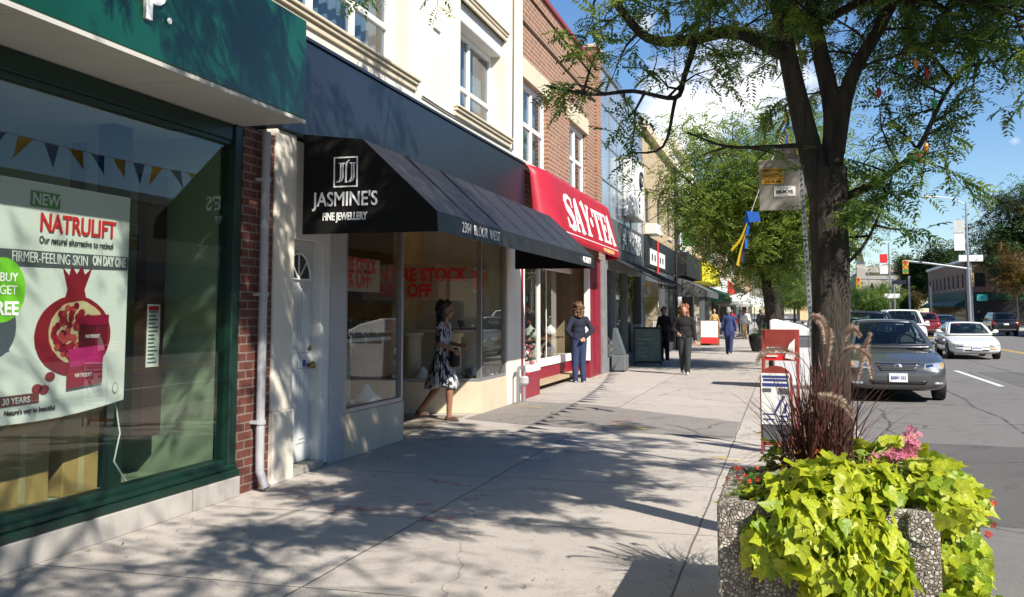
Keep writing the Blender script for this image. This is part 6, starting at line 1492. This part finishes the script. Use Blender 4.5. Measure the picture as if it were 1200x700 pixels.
def parasol(x, y, r, h, lab, c='white_paint'):
    t_ = thing('parasol', lab, 'parasol', (x, y, 0), 'white patio parasols')
    m_ = MB(); m_.tube([(x, y, 0), (x, y, h)], .03, 8); m_.build('pole', M['steel'], t_)
    m_ = MB(); n = 8; ring = [(x+r*cos(2*pi*k/n), y+r*sin(2*pi*k/n), h-.55) for k in range(n)]
    for k in range(n): m_.quad((x, y, h), ring[k], ring[(k+1) % n]); a, b = ring[k], ring[(k+1) % n]; m_.quad(a, (a[0], a[1], a[2]-.2), (b[0], b[1], b[2]-.2), b)
    m_.build('canopy', M[c], t_, solid=.01)
    m_ = MB(); m_.lathe([(.3, 0), (.28, .08), (.05, .12)], (x, y, 0), 16); m_.build('foot', M['black'], t_)
parasol(-2.7, 62, 1.6, 2.75, 'white patio parasol nearest on the far sidewalk, left of the tree trunk'); parasol(-2.0, 67.5, 1.6, 2.65, 'white patio parasol beyond the nearest one, closer to the kerb'); parasol(-3.0, 72, 1.6, 2.7, 'farthest white patio parasol against the shop fronts')
pb_ = thing('tub_planter', 'dark round tub with a low shrub standing on sidewalk near the kerb', 'tub planter', (-.95, 38.5, 0))
m_ = MB(); m_.lathe([(.30, 0), (.40, .3), (.44, .62), (.40, .64), (.36, .6)], (-.95, 38.5, 0), 20); m_.build('tub', M['black'], pb_, smooth=True)
lv = Leaves(); r9 = random.Random(8)
for k in range(160): lv.compound(Vector((-.95+r9.gauss(0, .2), 38.5+r9.gauss(0, .2), .62+abs(r9.gauss(0, .14)))), Vector((r9.gauss(0, 1), r9.gauss(0, 1), .5)), .2, 4, k % 2, r9)
lv.build('shrub', [M['leaf_dark'], M['leaf']], pb_)
pb_ = thing('tub_planter', 'grey tub with yellow flowers and foliage beside the mirrored shop pier', 'tub planter', (-4.0, 29.3, 0))
m_ = MB(); m_.lathe([(.18, 0), (.24, .5), (.26, .52)], (-4.0, 29.35, 0), 16); m_.build('tub', M['sign_grey'], pb_)
lv = Leaves()
for k in range(150): lv.compound(Vector((-4.0+r9.gauss(0, .16), 29.35+r9.gauss(0, .16), .75+r9.gauss(0, .16))), Vector((r9.gauss(0, 1), r9.gauss(0, 1), .5)), .18, 4, k % 2, r9)
lv.build('foliage', [M['leaf_lit'], M['bedlight']], pb_)
bk_ = thing('display_rack', 'small blue grey display box on the sidewalk at mirrored shop corner', 'display rack', (-4.05, 24.6, 0))
m_ = MB(); m_.box(-4.25, -3.9, 24.3, 24.9, .03, .42); m_.build('rack_body', PM('bluebox', (.13, .14, .15), .5), bk_, bevel=.02)
m_ = MB(); m_.prism([(-4.25, .43), (-4.22, 1.1), (-4.17, 1.1), (-3.95, .43)], 'y', 24.4, 24.85); m_.build('rack_panel', PM('bluebox2', (.10, .12, .13), .4), bk_)

# ================================================================== bunting between the trees
def bunting(name, lab, p0, p1, sag, n, cols, s, seed=1):
    r_ = random.Random(seed); t_ = thing(name, lab, 'bunting', p0)
    c = [Vector(p0).lerp(Vector(p1), i/24)-Vector((0, 0, sag*4*(i/24)*(1-i/24))) for i in range(25)]
    m_ = MB(); m_.tube(c, .006, 5); m_.build('cord', M['white_trim'], t_)
    ax = (c[-1]-c[0]).normalized()
    for k in range(n):
        f = (k+.5)/n*24; i = int(f); p = c[i].lerp(c[i+1], f-i); sw = r_.uniform(-.7, .7); tw = r_.uniform(-.2, .2)
        dn = Vector((sin(sw), tw, -cos(sw))); q = MB()
        pts = [p-ax*s*.42, p+ax*s*.42, p+dn*s+Vector((r_.uniform(-.1, .1)*s, 0, 0))]; mid = (pts[0]+pts[1])/2+dn*s*.45+Vector((.05*s, 0, 0))
        q.quad(pts[0], pts[1], mid); q.quad(pts[1], pts[2], mid); q.quad(pts[2], pts[0], mid); q.build('pennant', cols[k % len(cols)], t_, solid=.002)
    return t_
M['flag_blue'] = leafmat('flag_blue', (.01, .10, .48), (.02, .16, .6), .35, 3); M['flag_yellow'] = leafmat('flag_yellow', (.68, .45, .02), (.75, .55, .04), .35, 3)
bunting('pennant_bunting', 'string of blue and yellow pennants running between the two nearest kerb trees', (.16, 6.9, 3.75), (-.1, 21.2, 4.55), .45, 34, [M['flag_yellow'], M['flag_blue']], .30)
bunting('pennant_bunting', 'string of yellow and blue pennants from the forked tree back toward the viewer', (-.05, 6.1, 3.62), (.35, -1.9, 4.4), .3, 6, [M['flag_blue'], M['flag_blue'], M['flag_yellow']], .32, 2)
tb = thing('ribbon_tassel', 'blue pennant with trailing yellow and blue ribbons hanging below parking sign', 'ribbon', (-.42, 13.0, 2.5))
m_ = MB(); m_.quad((-.46, 13.0, 2.82), (-.30, 13.0, 2.80), (-.28, 12.98, 2.68), (-.42, 12.97, 2.66)); m_.quad((-.46, 13.0, 2.82), (-.42, 12.97, 2.66), (-.50, 13.02, 2.64)); m_.build('pennant', M['flag_blue'], tb, solid=.003)
for pts, c, w_ in (([(-.42, 13.0, 2.68), (-.46, 13, 2.5), (-.47, 12.98, 2.32)], 'flag_blue', .025), ([(-.44, 13.0, 2.66), (-.54, 13, 2.45), (-.66, 12.98, 2.30)], 'flag_yellow', .022), ([(-.46, 13.0, 2.5), (-.53, 13, 2.3), (-.58, 12.98, 2.10)], 'flag_yellow', .03), ([(-.45, 13.0, 2.5), (-.5, 13, 2.28), (-.52, 12.98, 2.14)], 'band', .03)):
    m_ = MB(); c_ = cat(pts, 4); m_.tube(c_, w_, 6, flat=.15); m_.build('ribbon', M[c], tb)
m_ = MB(); m_.tube([(-.40, 13.0, 2.8), (-.25, 13.0, 3.2), (.05, 13.0, 3.85)], .004, 4); m_.build('cord', M['white_trim'], tb)
ls_ = thing('festive_lights', 'string of red, green and amber festive bulbs in right branches of the forked tree', 'fairy lights', (.75, 6.3, 2.9))
m_ = MB(); cpts = cat([(.5, 6.35, 2.75), (.68, 6.25, 2.98), (.80, 6.2, 3.02), (.9, 6.2, 2.85), (.84, 6.2, 2.5), (.76, 6.2, 2.42)], 4); m_.tube(cpts, .004, 4); m_.build('wire', M['black'], ls_)
for i, k in enumerate((2, 5, 8, 10, 13, 16, 18, 20)):
    p = cpts[k]; m_ = MB(); m_.lathe([(.008, p.z), (.016, p.z-.02), (.014, p.z-.045), (.004, p.z-.065)], (p.x, p.y, 0), 8); m_.build('bulb', [M['redfl'], PM('bulb_green', (.02, .3, .1), .2), M['amber']][i % 3], ls_)

# ================================================================== lamps, signals and far street furniture
def lamp(x, y, h, arm, lab, banner=None, s=-1):
    t_ = thing('street_lamp', lab, 'street lamp', (x, y, 0))
    m_ = MB(); m_.tube([(x, y, 0), (x, y, h)], [.14, .08], 10); m_.build('pole', M['steel'], t_)
    m_ = MB(); m_.tube(cat([(x, y, h-.2), (x+s*arm*.35, y, h+.35), (x+s*arm*.9, y, h+.62), (x+s*arm, y, h+.62)], 4), .05, 8); m_.build('arm', M['white_trim'], t_)
    m_ = MB(); m_.ell((x+s*(arm+.35), y, h+.60), (.5, .17, .12), 12, 7); m_.build('lamp_head', M['white_trim'], t_, smooth=True)
    if banner:
        m_ = MB(); m_.strip(lambda u, v: (x+s*(.2+.9*u), y+.05*sin(v*6), h*.62+h*.24*v), 2, 6); b_ = m_.build('banner', M[banner[0]], t_, solid=.02)
        m_ = MB(); m_.box(min(x+s*.2, x+s*1.1), max(x+s*.2, x+s*1.1), y-.08, y-.062, h*.76, h*.86) ; m_.build('banner_stripe', M[banner[1]], b_)
        for z in (h*.62, h*.86): m_ = MB(); m_.tube([(x, y, z), (x+s*1.1, y, z)], .025, 6); m_.build('banner_arm', M['steel'], t_)
    return t_
lamp(16.2, 96, 11.6, 3.0, 'tall street lamp with long arm and white banner across the street', ('white_paint', 'curtain'))
lamp(12.6, 128, 10.2, 3.4, 'farther street lamp with red and white banner beyond the white cars', ('paper', 'red_print'))
lamp(15.0, 190, 9.6, 3.2, 'most distant street lamp near the stone church')
M['sig_yellow'] = mat('signal_yellow', (.55, .32, .02), .45)
def signal(x, y, z, lab, pole=None, s=.45):
    t_ = thing('traffic_signal', lab, 'traffic signal', (x, y, z))
    m_ = MB(); m_.box(x-.55*s, x+.55*s, y-.3*s, y+.3*s, z, z+2.6*s); m_.build('housing', M['sig_yellow'], t_, bevel=.04)
    for k, c in enumerate(('bulb_green', 'amber', 'tail')):
        m_ = MB(); m_.lathe([(.3*s, y-.36*s), (.3*s, y-.3*s)], (x, 0, z+(.5+.8*k)*s), 14, ax='y'); m_.build('lens', M[c], t_)
        m_ = MB(); m_.tube([(x+.36*s*cos(a), y-.32*s, z+(.5+.8*k)*s+.36*s*sin(a)) for a in [pi*j/8 for j in range(9)]], .05*s, 5); m_.build('visor', M['black'], t_)
    if pole:
        m_ = MB()
        for P_ in pole: m_.tube(P_, [.11]*len(P_), 8)
        m_.build('mast', M['steel'], t_)
signal(11.2, 99, 5.2, 'yellow traffic signal hanging over the road on a long mast arm', [[(16.9, 99, 0), (16.9, 99, 6.2)], [(16.9, 99, 5.6), (13.5, 99, 6.15), (11.2, 99, 6.45)]], .5)
signal(17.2, 101, 4.0, 'yellow traffic signal fixed to the pole near the big tree', [[(17.0, 101.3, 0), (17.0, 101.3, 5.8)]], .5)
signal(9.2, 132, 4.6, 'distant yellow traffic signal over the bushy trees', [[(13.5, 132, 0), (13.5, 132, 6)], [(13.5, 132, 5.8), (9.2, 132, 5.9)]], .55)
def board_sign(x, y, z, w, h, c, lab, s=None):
    t_ = thing('street_sign', lab, 'sign', (x, y, z)); m_ = MB(); m_.box(x-w/2, x+w/2, y-.03, y+.03, z, z+h); m_.build('sign_panel', M[c], t_, bevel=.02)
    m_ = MB(); m_.box(x-.06, x+.06, y+.031, y+.12, z+h*.3, z+h*.7); m_.build('bracket', M['steel'], t_)
    if s: text(s, h*.6, M['letter_white'], t_, (x, y-.035, z+h*.28), (1, 0, 0), ext=.004)
board_sign(16.9, 98.7, 6.3, 2.1, .6, 'white_paint', 'white street name sign on the mast under tall lamp')
board_sign(13.6, 127.4, 5.0, 1.7, .5, 'band', 'blue street sign beside the red and white lamp banner')
board_sign(12.8, 127.6, 3.3, 1.8, .55, 'white_paint', 'white street sign below the blue sign')
PM('teal', (.03, .30, .28)); board_sign(17.6, 98.0, 2.6, .9, .6, 'teal', 'small teal sign on the pole below the white street name sign')
for x, y, h, lab in ((17.6, 105, 5.2, 'plain grey pole just right of the tall street lamp'), (15.9, 118, 4.4, 'plain grey pole before the brick corner building'), (13.9, 120, 5.6, 'grey pole left of the brick corner building')):
    t_ = thing('utility_pole', lab, 'pole', (x, y, 0)); m_ = MB(); m_.tube([(x, y, 0), (x, y, h)], .12, 10); m_.build('shaft', M['steel'], t_); m_ = MB(); m_.lathe([(.14, h), (.10, h+.12), (.02, h+.16)], (x, y, 0), 10); m_.build('pole_cap', M['steel'], t_)

# fallen leaflets and grit on the sidewalk
fl_ = Leaves(); r5 = random.Random(12)
for k in range(420):
    y = r5.uniform(3.5, 26); x = r5.choice((r5.uniform(-4.2, -3.4), r5.uniform(-.7, .8), r5.uniform(-4.2, .8), r5.gauss(-.6, .25)))
    a = r5.uniform(0, 2*pi); fl_.leaflet(Vector((x, y, .008)), Vector((cos(a), sin(a), r5.uniform(0, .2))).normalized(), Vector((0, 0, 1)), r5.uniform(.018, .05), r5.uniform(.008, .018), k % 2)
hd = bpy.data.objects.new('fallen_leaves', None); ORG['fl'] = Vector((0, 0, 0))
me = bpy.data.meshes.new('fallen_leaves'); me.from_pydata([tuple(v) for v in fl_.v], [], fl_.f); me.polygons.foreach_set('material_index', fl_.m)
bpy.data.objects.remove(hd)
o = link('fallen_leaves', me, [PM('dry_leaf', (.20, .14, .05)), PM('dry_leaf2', (.10, .08, .03))]); o['kind'] = 'stuff'
# ================================================================== people
M['skin'] = mat('skin', (.42, .22, .14), .55, var=.08, sc=12); M['skin_tan'] = mat('skin_tan', (.26, .125, .07), .55, var=.08, sc=12)
M['denim'] = mat('denim', (.018, .032, .085), .85, var=.3, sc=9, bmp=.3, bsc=25); M['navy'] = mat('navy_cloth', (.008, .012, .030), .85, var=.25, sc=7, bmp=.4, bsc=18)
M['black_cloth'] = mat('black_cloth', (.008, .008, .009), .9, bmp=.4, bsc=18); M['grey_cloth'] = mat('charcoal_cloth', (.022, .027, .03), .85, var=.2, bmp=.4, bsc=18)
M['blue_coat'] = mat('blue_coat', (.02, .035, .13), .8, var=.25, sc=6, bmp=.4, bsc=15)
M['shoe_white'] = mat('shoe_white', (.6, .58, .56), .6); M['sandal'] = mat('sandal', (.06, .03, .02), .6)
def hairmat(n, c): M[n] = mat(n, c, .5, var=.45, sc=14, stretch=(1, 1, .2), bmp=.6, bsc=40)
hairmat('hair_dark', (.018, .010, .007)); hairmat('hair_auburn', (.12, .055, .026)); hairmat('hair_ginger', (.20, .075, .03)); hairmat('hair_grey', (.30, .29, .27)); hairmat('hair_brown', (.06, .035, .02))
def dressmat():
    m, t, b = nt('print_dress'); v = pos(t, (1, 1, .28), 'obj')
    wv = N(t, 'ShaderNodeTexNoise', i_Scale=20, i_Detail=2.5, i_Distortion=1.6); t.links.new(v, wv.inputs['Vector'])
    t.links.new(ramp(t, wv.outputs['Fac'], [(.47, (.008, .008, .014)), (.52, (.46, .46, .50))]), b.inputs['Base Color']); b.inputs['Roughness'].default_value = .8
    return m
M['dress'] = dressmat()

def person(lab, loc, rz, h=1.65, skin='skin', pose=None, top='navy', bottom='denim', hair='hair_brown', hair_len=.1, shoes='shoe_white', vol=0.0, curl=False, dress=None, coat=False, fine=True, arms=None, legs=None, lean=0.0, turn=0.0, bulk=1.0, extra=None, sleeve=1.0, bareleg=False):
    """figure facing local -y; joints in a 1.0-high unit space scaled by h. arms: {s: (elbow, wrist)}; legs: {s: (knee, ankle)} offsets in unit space"""
    t_ = thing('person', lab, 'person', loc, None, rz)
    S_ = lambda p: Vector((p[0]*h, p[1]*h, p[2]*h))
    hipz = .525
    ln = lambda z: -lean*(z-hipz) if z > hipz else 0
    J = {'pel': (0, ln(.55), .55), 'waist': (0, ln(.62), .625), 'chest': (0, ln(.74), .735), 'neck': (0, ln(.83)+.005, .835), 'head': (0, ln(.93)-.012, .93)}
    sh = {s: (s*(.090 if fine else .086)*bulk, ln(.80)+.004, .80) for s in (1, -1)}
    arms = arms or {}; legs = legs or {}
    el = {}; wr = {}; kn = {}; an = {}
    for s in (1, -1):
        e, w_ = arms.get(s, ((s*.135, .01, .635), (s*.145, -.03, .495))); el[s] = e; wr[s] = w_
        k, a = legs.get(s, ((s*.052, -.012, .285), (s*.052, .01, .04))); kn[s] = k; an[s] = a
    b = MB(); vox = .0095 if fine else .016
    def C_(p, r0, q, r1): b.cone(S_(p), r0*h, S_(q), r1*h, 12 if fine else 8)
    b.ell(S_((0, ln(.56), .555)), (.082*h*bulk, .062*h*bulk, .07*h)); b.ell(S_((0, ln(.65), .645)), (.072*h*bulk, .054*h*bulk, .08*h)); b.ell(S_((0, ln(.745), .745)), (.088*h*bulk, .060*h*bulk, .085*h))
    C_((-.06*bulk, ln(.79), .793), .036, (.06*bulk, ln(.79), .793), .036); C_((0, ln(.8)+.006, .80), .036, (0, ln(.87)-.004, .875), .030)
    # head
    R_ = Matrix.Rotation(turn, 3, 'Z'); hc = Vector((0, ln(.93)-.012, .935))
    def HP(x, y, z): v = R_ @ Vector((x, y, z)); return S_(hc+v)
    b.ell(HP(0, .004, .012), (.045*h, .055*h, .056*h)); b.ell(HP(0, -.014, -.025), (.036*h, .040*h, .040*h)); b.cone(HP(0, -.030, -.048), .018*h, HP(0, -.022, -.045), .022*h, 8)
    b.cone(HP(0, -.050, .006), .006*h, HP(0, -.062, -.016), .0095*h, 8)           # nose
    for s in (1, -1):
        b.ell(HP(s*.046, .008, -.006), (.006*h, .012*h, .018*h)); b.ell(HP(s*.020, -.043, -.018), (.012*h, .010*h, .010*h))
    b.ell(HP(0, -.047, -.034), (.014*h, .007*h, .006*h))
    for s in (1, -1):
        C_(sh[s], .029, el[s], .0225); C_(el[s], .0225, wr[s], .0155)
        w_ = Vector(wr[s]); d = (w_-Vector(el[s])).normalized(); sd = d.cross(Vector((0, 1, .3))).normalized(); nn = sd.cross(d)
        pc = w_+d*.030; b.ell(S_(pc), (.020*h, .016*h, .026*h), 10, 7)
        if fine:
            for k, L_ in enumerate((.036, .042, .040, .031)):
                o = w_+d*.042+sd*(k-1.5)*.0105; m2 = o+d*L_*.55+nn*.004; e_ = m2+d*L_*.42+nn*.014*(-1 if s > 0 else 1); b.cone(S_(o), .0068*h, S_(m2), .0062*h, 8); b.cone(S_(m2), .0062*h, S_(e_), .0052*h, 8)
            o = w_+d*.014+sd*(-.018); b.cone(S_(o), .0075*h, S_(o+d*.03-sd*.016), .006*h, 8)
        hip = (s*.046, ln(.53), .53)
        C_(hip, .052*bulk, kn[s], .034); C_(kn[s], .033, an[s], .0215); k1 = Vector(kn[s]).lerp(Vector(an[s]), .2)+Vector((0, .004, 0)); k2 = Vector(kn[s]).lerp(Vector(an[s]), .55); C_(k1, .034, k2, .026)
        f0 = Vector(an[s]); C_((f0.x, f0.y+.012, f0.z-.022), .018, (f0.x*1.08, f0.y-.062, f0.z-.026), .014)
    b.build('body', M[skin], t_, local=True, remesh=vox, smooth=True)
    # eyes and mouth
    if fine:
        for s in (1, -1): q = MB(); q.ell(HP(s*.0185, -.0465, .004), (.0062*h, .004*h, .0042*h), 8, 6); q.build('eye', M['black'], t_, local=True)
        q = MB(); q.ell(HP(0, -.0525, -.034), (.013*h, .003*h, .004*h), 10, 6); q.build('lips', PM('lips', (.35, .08, .07)), t_, local=True)
    # hair
    b = None
    q = MB(); rr = random.Random(int(abs(loc[0]*100+loc[1]*10)))
    q.ell(HP(0, .022, .032), (.051*h, .056*h, .050*h)); q.ell(HP(0, .034, -.01), (.050*h, .038*h, .055*h))
    for k in range(46 if fine else 14):
        a = rr.uniform(-.45*pi, 1.45*pi); z = rr.uniform(-hair_len, .05); rad = .050 if z > -.03 else .046
        if sin(a) < -.15 and z < .045: continue
        q.ell(HP(cos(a)*rad, .014+sin(a)*rad, z), (rr.uniform(.012, .02)*h,)*2+(rr.uniform(.016, .028)*h,), 8, 6)
    if curl:
        for k in range(150):
            a = rr.uniform(-.5*pi, 1.5*pi); zz = rr.uniform(-.105, .085); rad = .060 if zz < .03 else .060*sqrt(max(.05, 1-((zz-.03)/.062)**2))
            if sin(a) < -.2 and zz < .05: continue
            q.ell(HP(cos(a)*rad*rr.uniform(.85, 1.15), .018+sin(a)*rad*rr.uniform(.85, 1.15), zz), rr.uniform(.010, .019)*h, 8, 6)
    if vol:
        q.ell(HP(0, .026, .026), ((.052+vol)*h, (.054+vol)*h, (.054+vol)*h)); q.ell(HP(0, .034, -.022), ((.052+vol)*h, (.042+vol)*h, (.05+vol)*h))
    q.build('hair', M[hair], t_, local=True, remesh=vox*(.55 if curl else .9), smooth=True)
    g = .011 if fine else .004
    if dress:
        rings = []
        prof = [(.80, .060, .045), (.775, .098, .058), (.74, .098, .070), (.69, .088, .068), (.64, .084, .064), (.58, .098, .078), (.52, .108, .088), (.44, .112, .108), (.36, .122, .130), (.30, .130, .150), (.275, .132, .156)]
        n = 36
        for z, wx, wy in prof:
            k = max(0, (.60-z)/.33); rings.append([S_((wx*cos(2*pi*i/n)*(1+.05*k*sin(7*2*pi*i/n)), wy*sin(2*pi*i/n)*(1+.07*k*cos(6*2*pi*i/n))+ln(z), z-.02*k*sin(3*2*pi*i/n+1))) for i in range(n)])
        q = MB(); q.loft(rings, True)
        q.build('dress', M[dress], t_, local=True, smooth=True, fix=True, sub=1)
        q = MB()
        for s in (1, -1): q = MB(); m2 = Vector(sh[s]).lerp(Vector(el[s]), .75); q.cone(S_(sh[s]), .044*h, S_(m2), .034*h); q.build('sleeve', M[dress], t_, local=True, remesh=.011, smooth=True)
    else:
        q = MB(); lo = .40 if coat else .535
        q.ell(S_((0, ln(.745), .745)), ((.088*bulk+g)*h, (.060*bulk+g)*h, .088*h)); q.ell(S_((0, ln(.65), .65)), ((.078*bulk+g)*h, (.058*bulk+g)*h, .10*h))
        q.cone(S_((-.06*bulk, ln(.79), .793)), (.036+g)*h, S_((.06*bulk, ln(.79), .793)), (.036+g)*h); q.cone(S_((0, ln(.82), .815)), .046*h, S_((0, ln(.84), .838)), .040*h)
        hem = lo+.03; q.cone(S_((-.03, ln(.58), .59)), (.060*bulk+g)*h, S_((-.034, ln(hem), hem)), (.062*bulk+g+(.012 if coat else 0))*h); q.cone(S_((.03, ln(.58), .59)), (.060*bulk+g)*h, S_((.034, ln(hem), hem)), (.062*bulk+g+(.012 if coat else 0))*h)
        for s in (1, -1):
            q.cone(S_(sh[s]), (.030+g)*h, S_(el[s]), (.023+g)*h)
            e2 = Vector(el[s]).lerp(Vector(wr[s]), .92*sleeve); q.cone(S_(el[s]), (.024+g)*h, S_(e2), (.018+g)*h)
        q.build('coat' if coat else 'jumper', M[top], t_, local=True, remesh=vox*1.15, smooth=True)
        if not bareleg:
            q = MB(); q.ell(S_((0, ln(.55), .55)), ((.084*bulk+.006)*h, (.066*bulk+.006)*h, .066*h))
            for s in (1, -1):
                hip = (s*.046, ln(.53), .53); q.cone(S_(hip), (.055*bulk+.006)*h, S_(kn[s]), .047*h); a2 = Vector(an[s])+Vector((0, .006, -.012)); q.cone(S_(kn[s]), .047*h, S_(a2), .036*h)
            q.build('trousers', M[bottom], t_, local=True, remesh=vox*1.15, smooth=True)
    for s in (1, -1):
        q = MB(); f0 = Vector(an[s]); dz = f0.z-.04
        q.cone(S_((f0.x, f0.y+.014, f0.z-.018)), .024*h, S_((f0.x*1.1, f0.y-.065, f0.z-.024)), .019*h); q.ell(S_((f0.x*1.05, f0.y-.025, f0.z-.034)), (.026*h, .070*h, .010*h))
        q.build('shoe', M[shoes], t_, local=True, remesh=.008 if fine else .014, smooth=True)
    return t_
def bag(par, c, r, m, strap=None, lab='handbag'):
    t_ = thing('handbag', lab, 'bag', c)
    q = MB(); n = 16
    q.loft([[(c[0]+r[0]*k*cos(2*pi*i/n), c[1]+r[1]*k*sin(2*pi*i/n), c[2]+z*r[2]) for i in range(n)] for z, k in ((-1, .7), (-.9, .95), (-.2, 1.0), (.6, .85), (1, .6))]); q.build('bag_body', M[m], t_, smooth=True)
    if strap: q = MB(); q.tube(cat(strap, 4), .012, 6); q.build('strap', M[m], t_)
    return t_
# woman in the printed dress walking toward the left shop entrance (profile, facing +x / street side forward)
person('woman in black and white print dress and sandals striding past the jewellery entry', (-4.60, 12.72, 0), radians(96), 1.62, 'skin_tan', vol=.004, curl=True, dress='dress', hair='hair_dark', hair_len=.05, shoes='sandal', lean=.06, turn=radians(0),
       arms={1: ((.125, -.02, .655), (.075, -.135, .635)), -1: ((-.125, -.01, .655), (-.085, -.12, .60))}, legs={-1: ((-.045, -.085, .30), (-.045, -.075, .04)), 1: ((.045, .03, .30), (.045, .205, .075))}, bulk=1.08)
bag(None, (-4.40, 12.70, .87), (.065, .12, .13), 'black_cloth', None, 'black handbag held against the waist by the woman in print dress')
# tea shopper seen from behind, hands on hips
person('woman in navy top and jeans looking into the tea shop window, hand on hip', (-4.30, 20.55, 0), radians(205), 1.68, top='navy', bottom='denim', hair='hair_auburn', vol=.004, curl=True, hair_len=.105, shoes='shoe_white',
       arms={1: ((.165, .045, .66), (.085, -.005, .57)), -1: ((-.165, .045, .66), (-.06, .085, .57))}, legs={1: ((.050, -.012, .285), (.046, .0, .04)), -1: ((-.046, -.0, .285), (-.05, .03, .04))}, bulk=1.02)
# walker
person('woman with ginger hair in black jumper and charcoal trousers walking toward viewer', (-2.36, 23.78, 0), radians(2), 1.66, top='black_cloth', bottom='grey_cloth', hair='hair_ginger', curl=True, vol=.0, hair_len=.085, shoes='shoe_white',
       arms={-1: ((-.17, .02, .66), (-.10, -.07, .60)), 1: ((.135, .02, .64), (.155, -.03, .50))}, legs={1: ((.048, -.06, .29), (.042, -.09, .045)), -1: ((-.042, .01, .29), (-.035, .09, .06))}, bulk=1.12, lean=.03)
bag(None, (-2.70, 23.95, .93), (.07, .18, .16), 'black_cloth', [(-2.68, 23.9, 1.05), (-2.62, 23.85, 1.3), (-2.56, 23.8, 1.36)], 'black shoulder bag hanging at hip of the ginger haired walker')
person('person partly hidden behind the ginger haired walker near shop fronts', (-3.55, 29.6, 0), radians(-10), 1.66, top='grey_cloth', bottom='black_cloth', hair='hair_brown', hair_len=.06, fine=False)
person('person with grey hair in long blue coat and jeans walking away', (-1.97, 35.9, 0), radians(176), 1.68, top='blue_coat', bottom='denim', hair='hair_grey', hair_len=.05, coat=True, shoes='sandal', fine=False, bulk=1.1,
       legs={1: ((.045, -.03, .29), (.045, -.04, .045)), -1: ((-.045, .03, .285), (-.045, .10, .07))})
FP = [(-.75, 42.5, 1.68, 'black_cloth', 'black_cloth', 'hair_auburn', 5, 'woman in dark clothes standing near the round tub at the kerb'),
      (-2.3, 58, 1.62, 'paper', 'int_warm', 'hair_dark', 10, 'woman in pale top and tan skirt walking far along the sidewalk'),
      (-3.1, 60, 1.72, 'red_print', 'denim', 'hair_dark', 0, 'distant pedestrian in red top on the far sidewalk'),
      (-1.5, 63, 1.70, 'navy', 'denim', 'hair_brown', 170, 'distant pedestrian in navy jacket before the white parasols'),
      (-3.6, 52, 1.70, 'carton', 'grey_cloth', 'hair_dark', 15, 'distant pedestrian in tan jacket beside the shop fronts'),
      (-1.2, 54, 1.66, 'black_cloth', 'denim', 'hair_grey', 185, 'distant pedestrian in black jacket walking away near the kerb'),
      (-2.6, 70, 1.72, 'white_paint', 'denim', 'hair_dark', 0, 'distant pedestrian in white shirt under parasols'),
      (-1.7, 74, 1.70, 'coleus2', 'black_cloth', 'hair_dark', 0, 'distant pedestrian in rust coloured top past the parasols'),
      (-3.4, 78, 1.72, 'blue_coat', 'black_cloth', 'hair_dark', 180, 'most distant pedestrian in blue on the left sidewalk'),
      (19.0, 112, 1.74, 'black_cloth', 'black_cloth', 'hair_dark', 20, 'pedestrian in black at the corner building across street, left of pair'),
      (19.9, 113, 1.72, 'black_cloth', 'grey_cloth', 'hair_brown', -20, 'pedestrian in black at the corner building across street, right of pair')]
for x, y, h, tp, bt, hr, rz, lab in FP:
    st = random.Random(y).uniform(-.06, .06)
    person(lab, (x, y, 0.02 if x > 10 else 0), radians(rz), h, top=tp, bottom=bt, hair=hr, fine=False, shoes='sandal', legs={1: ((.046, -.02-st, .29), (.046, -st*1.5, .045)), -1: ((-.046, -.01+st, .29), (-.046, st*1.5, .045))})
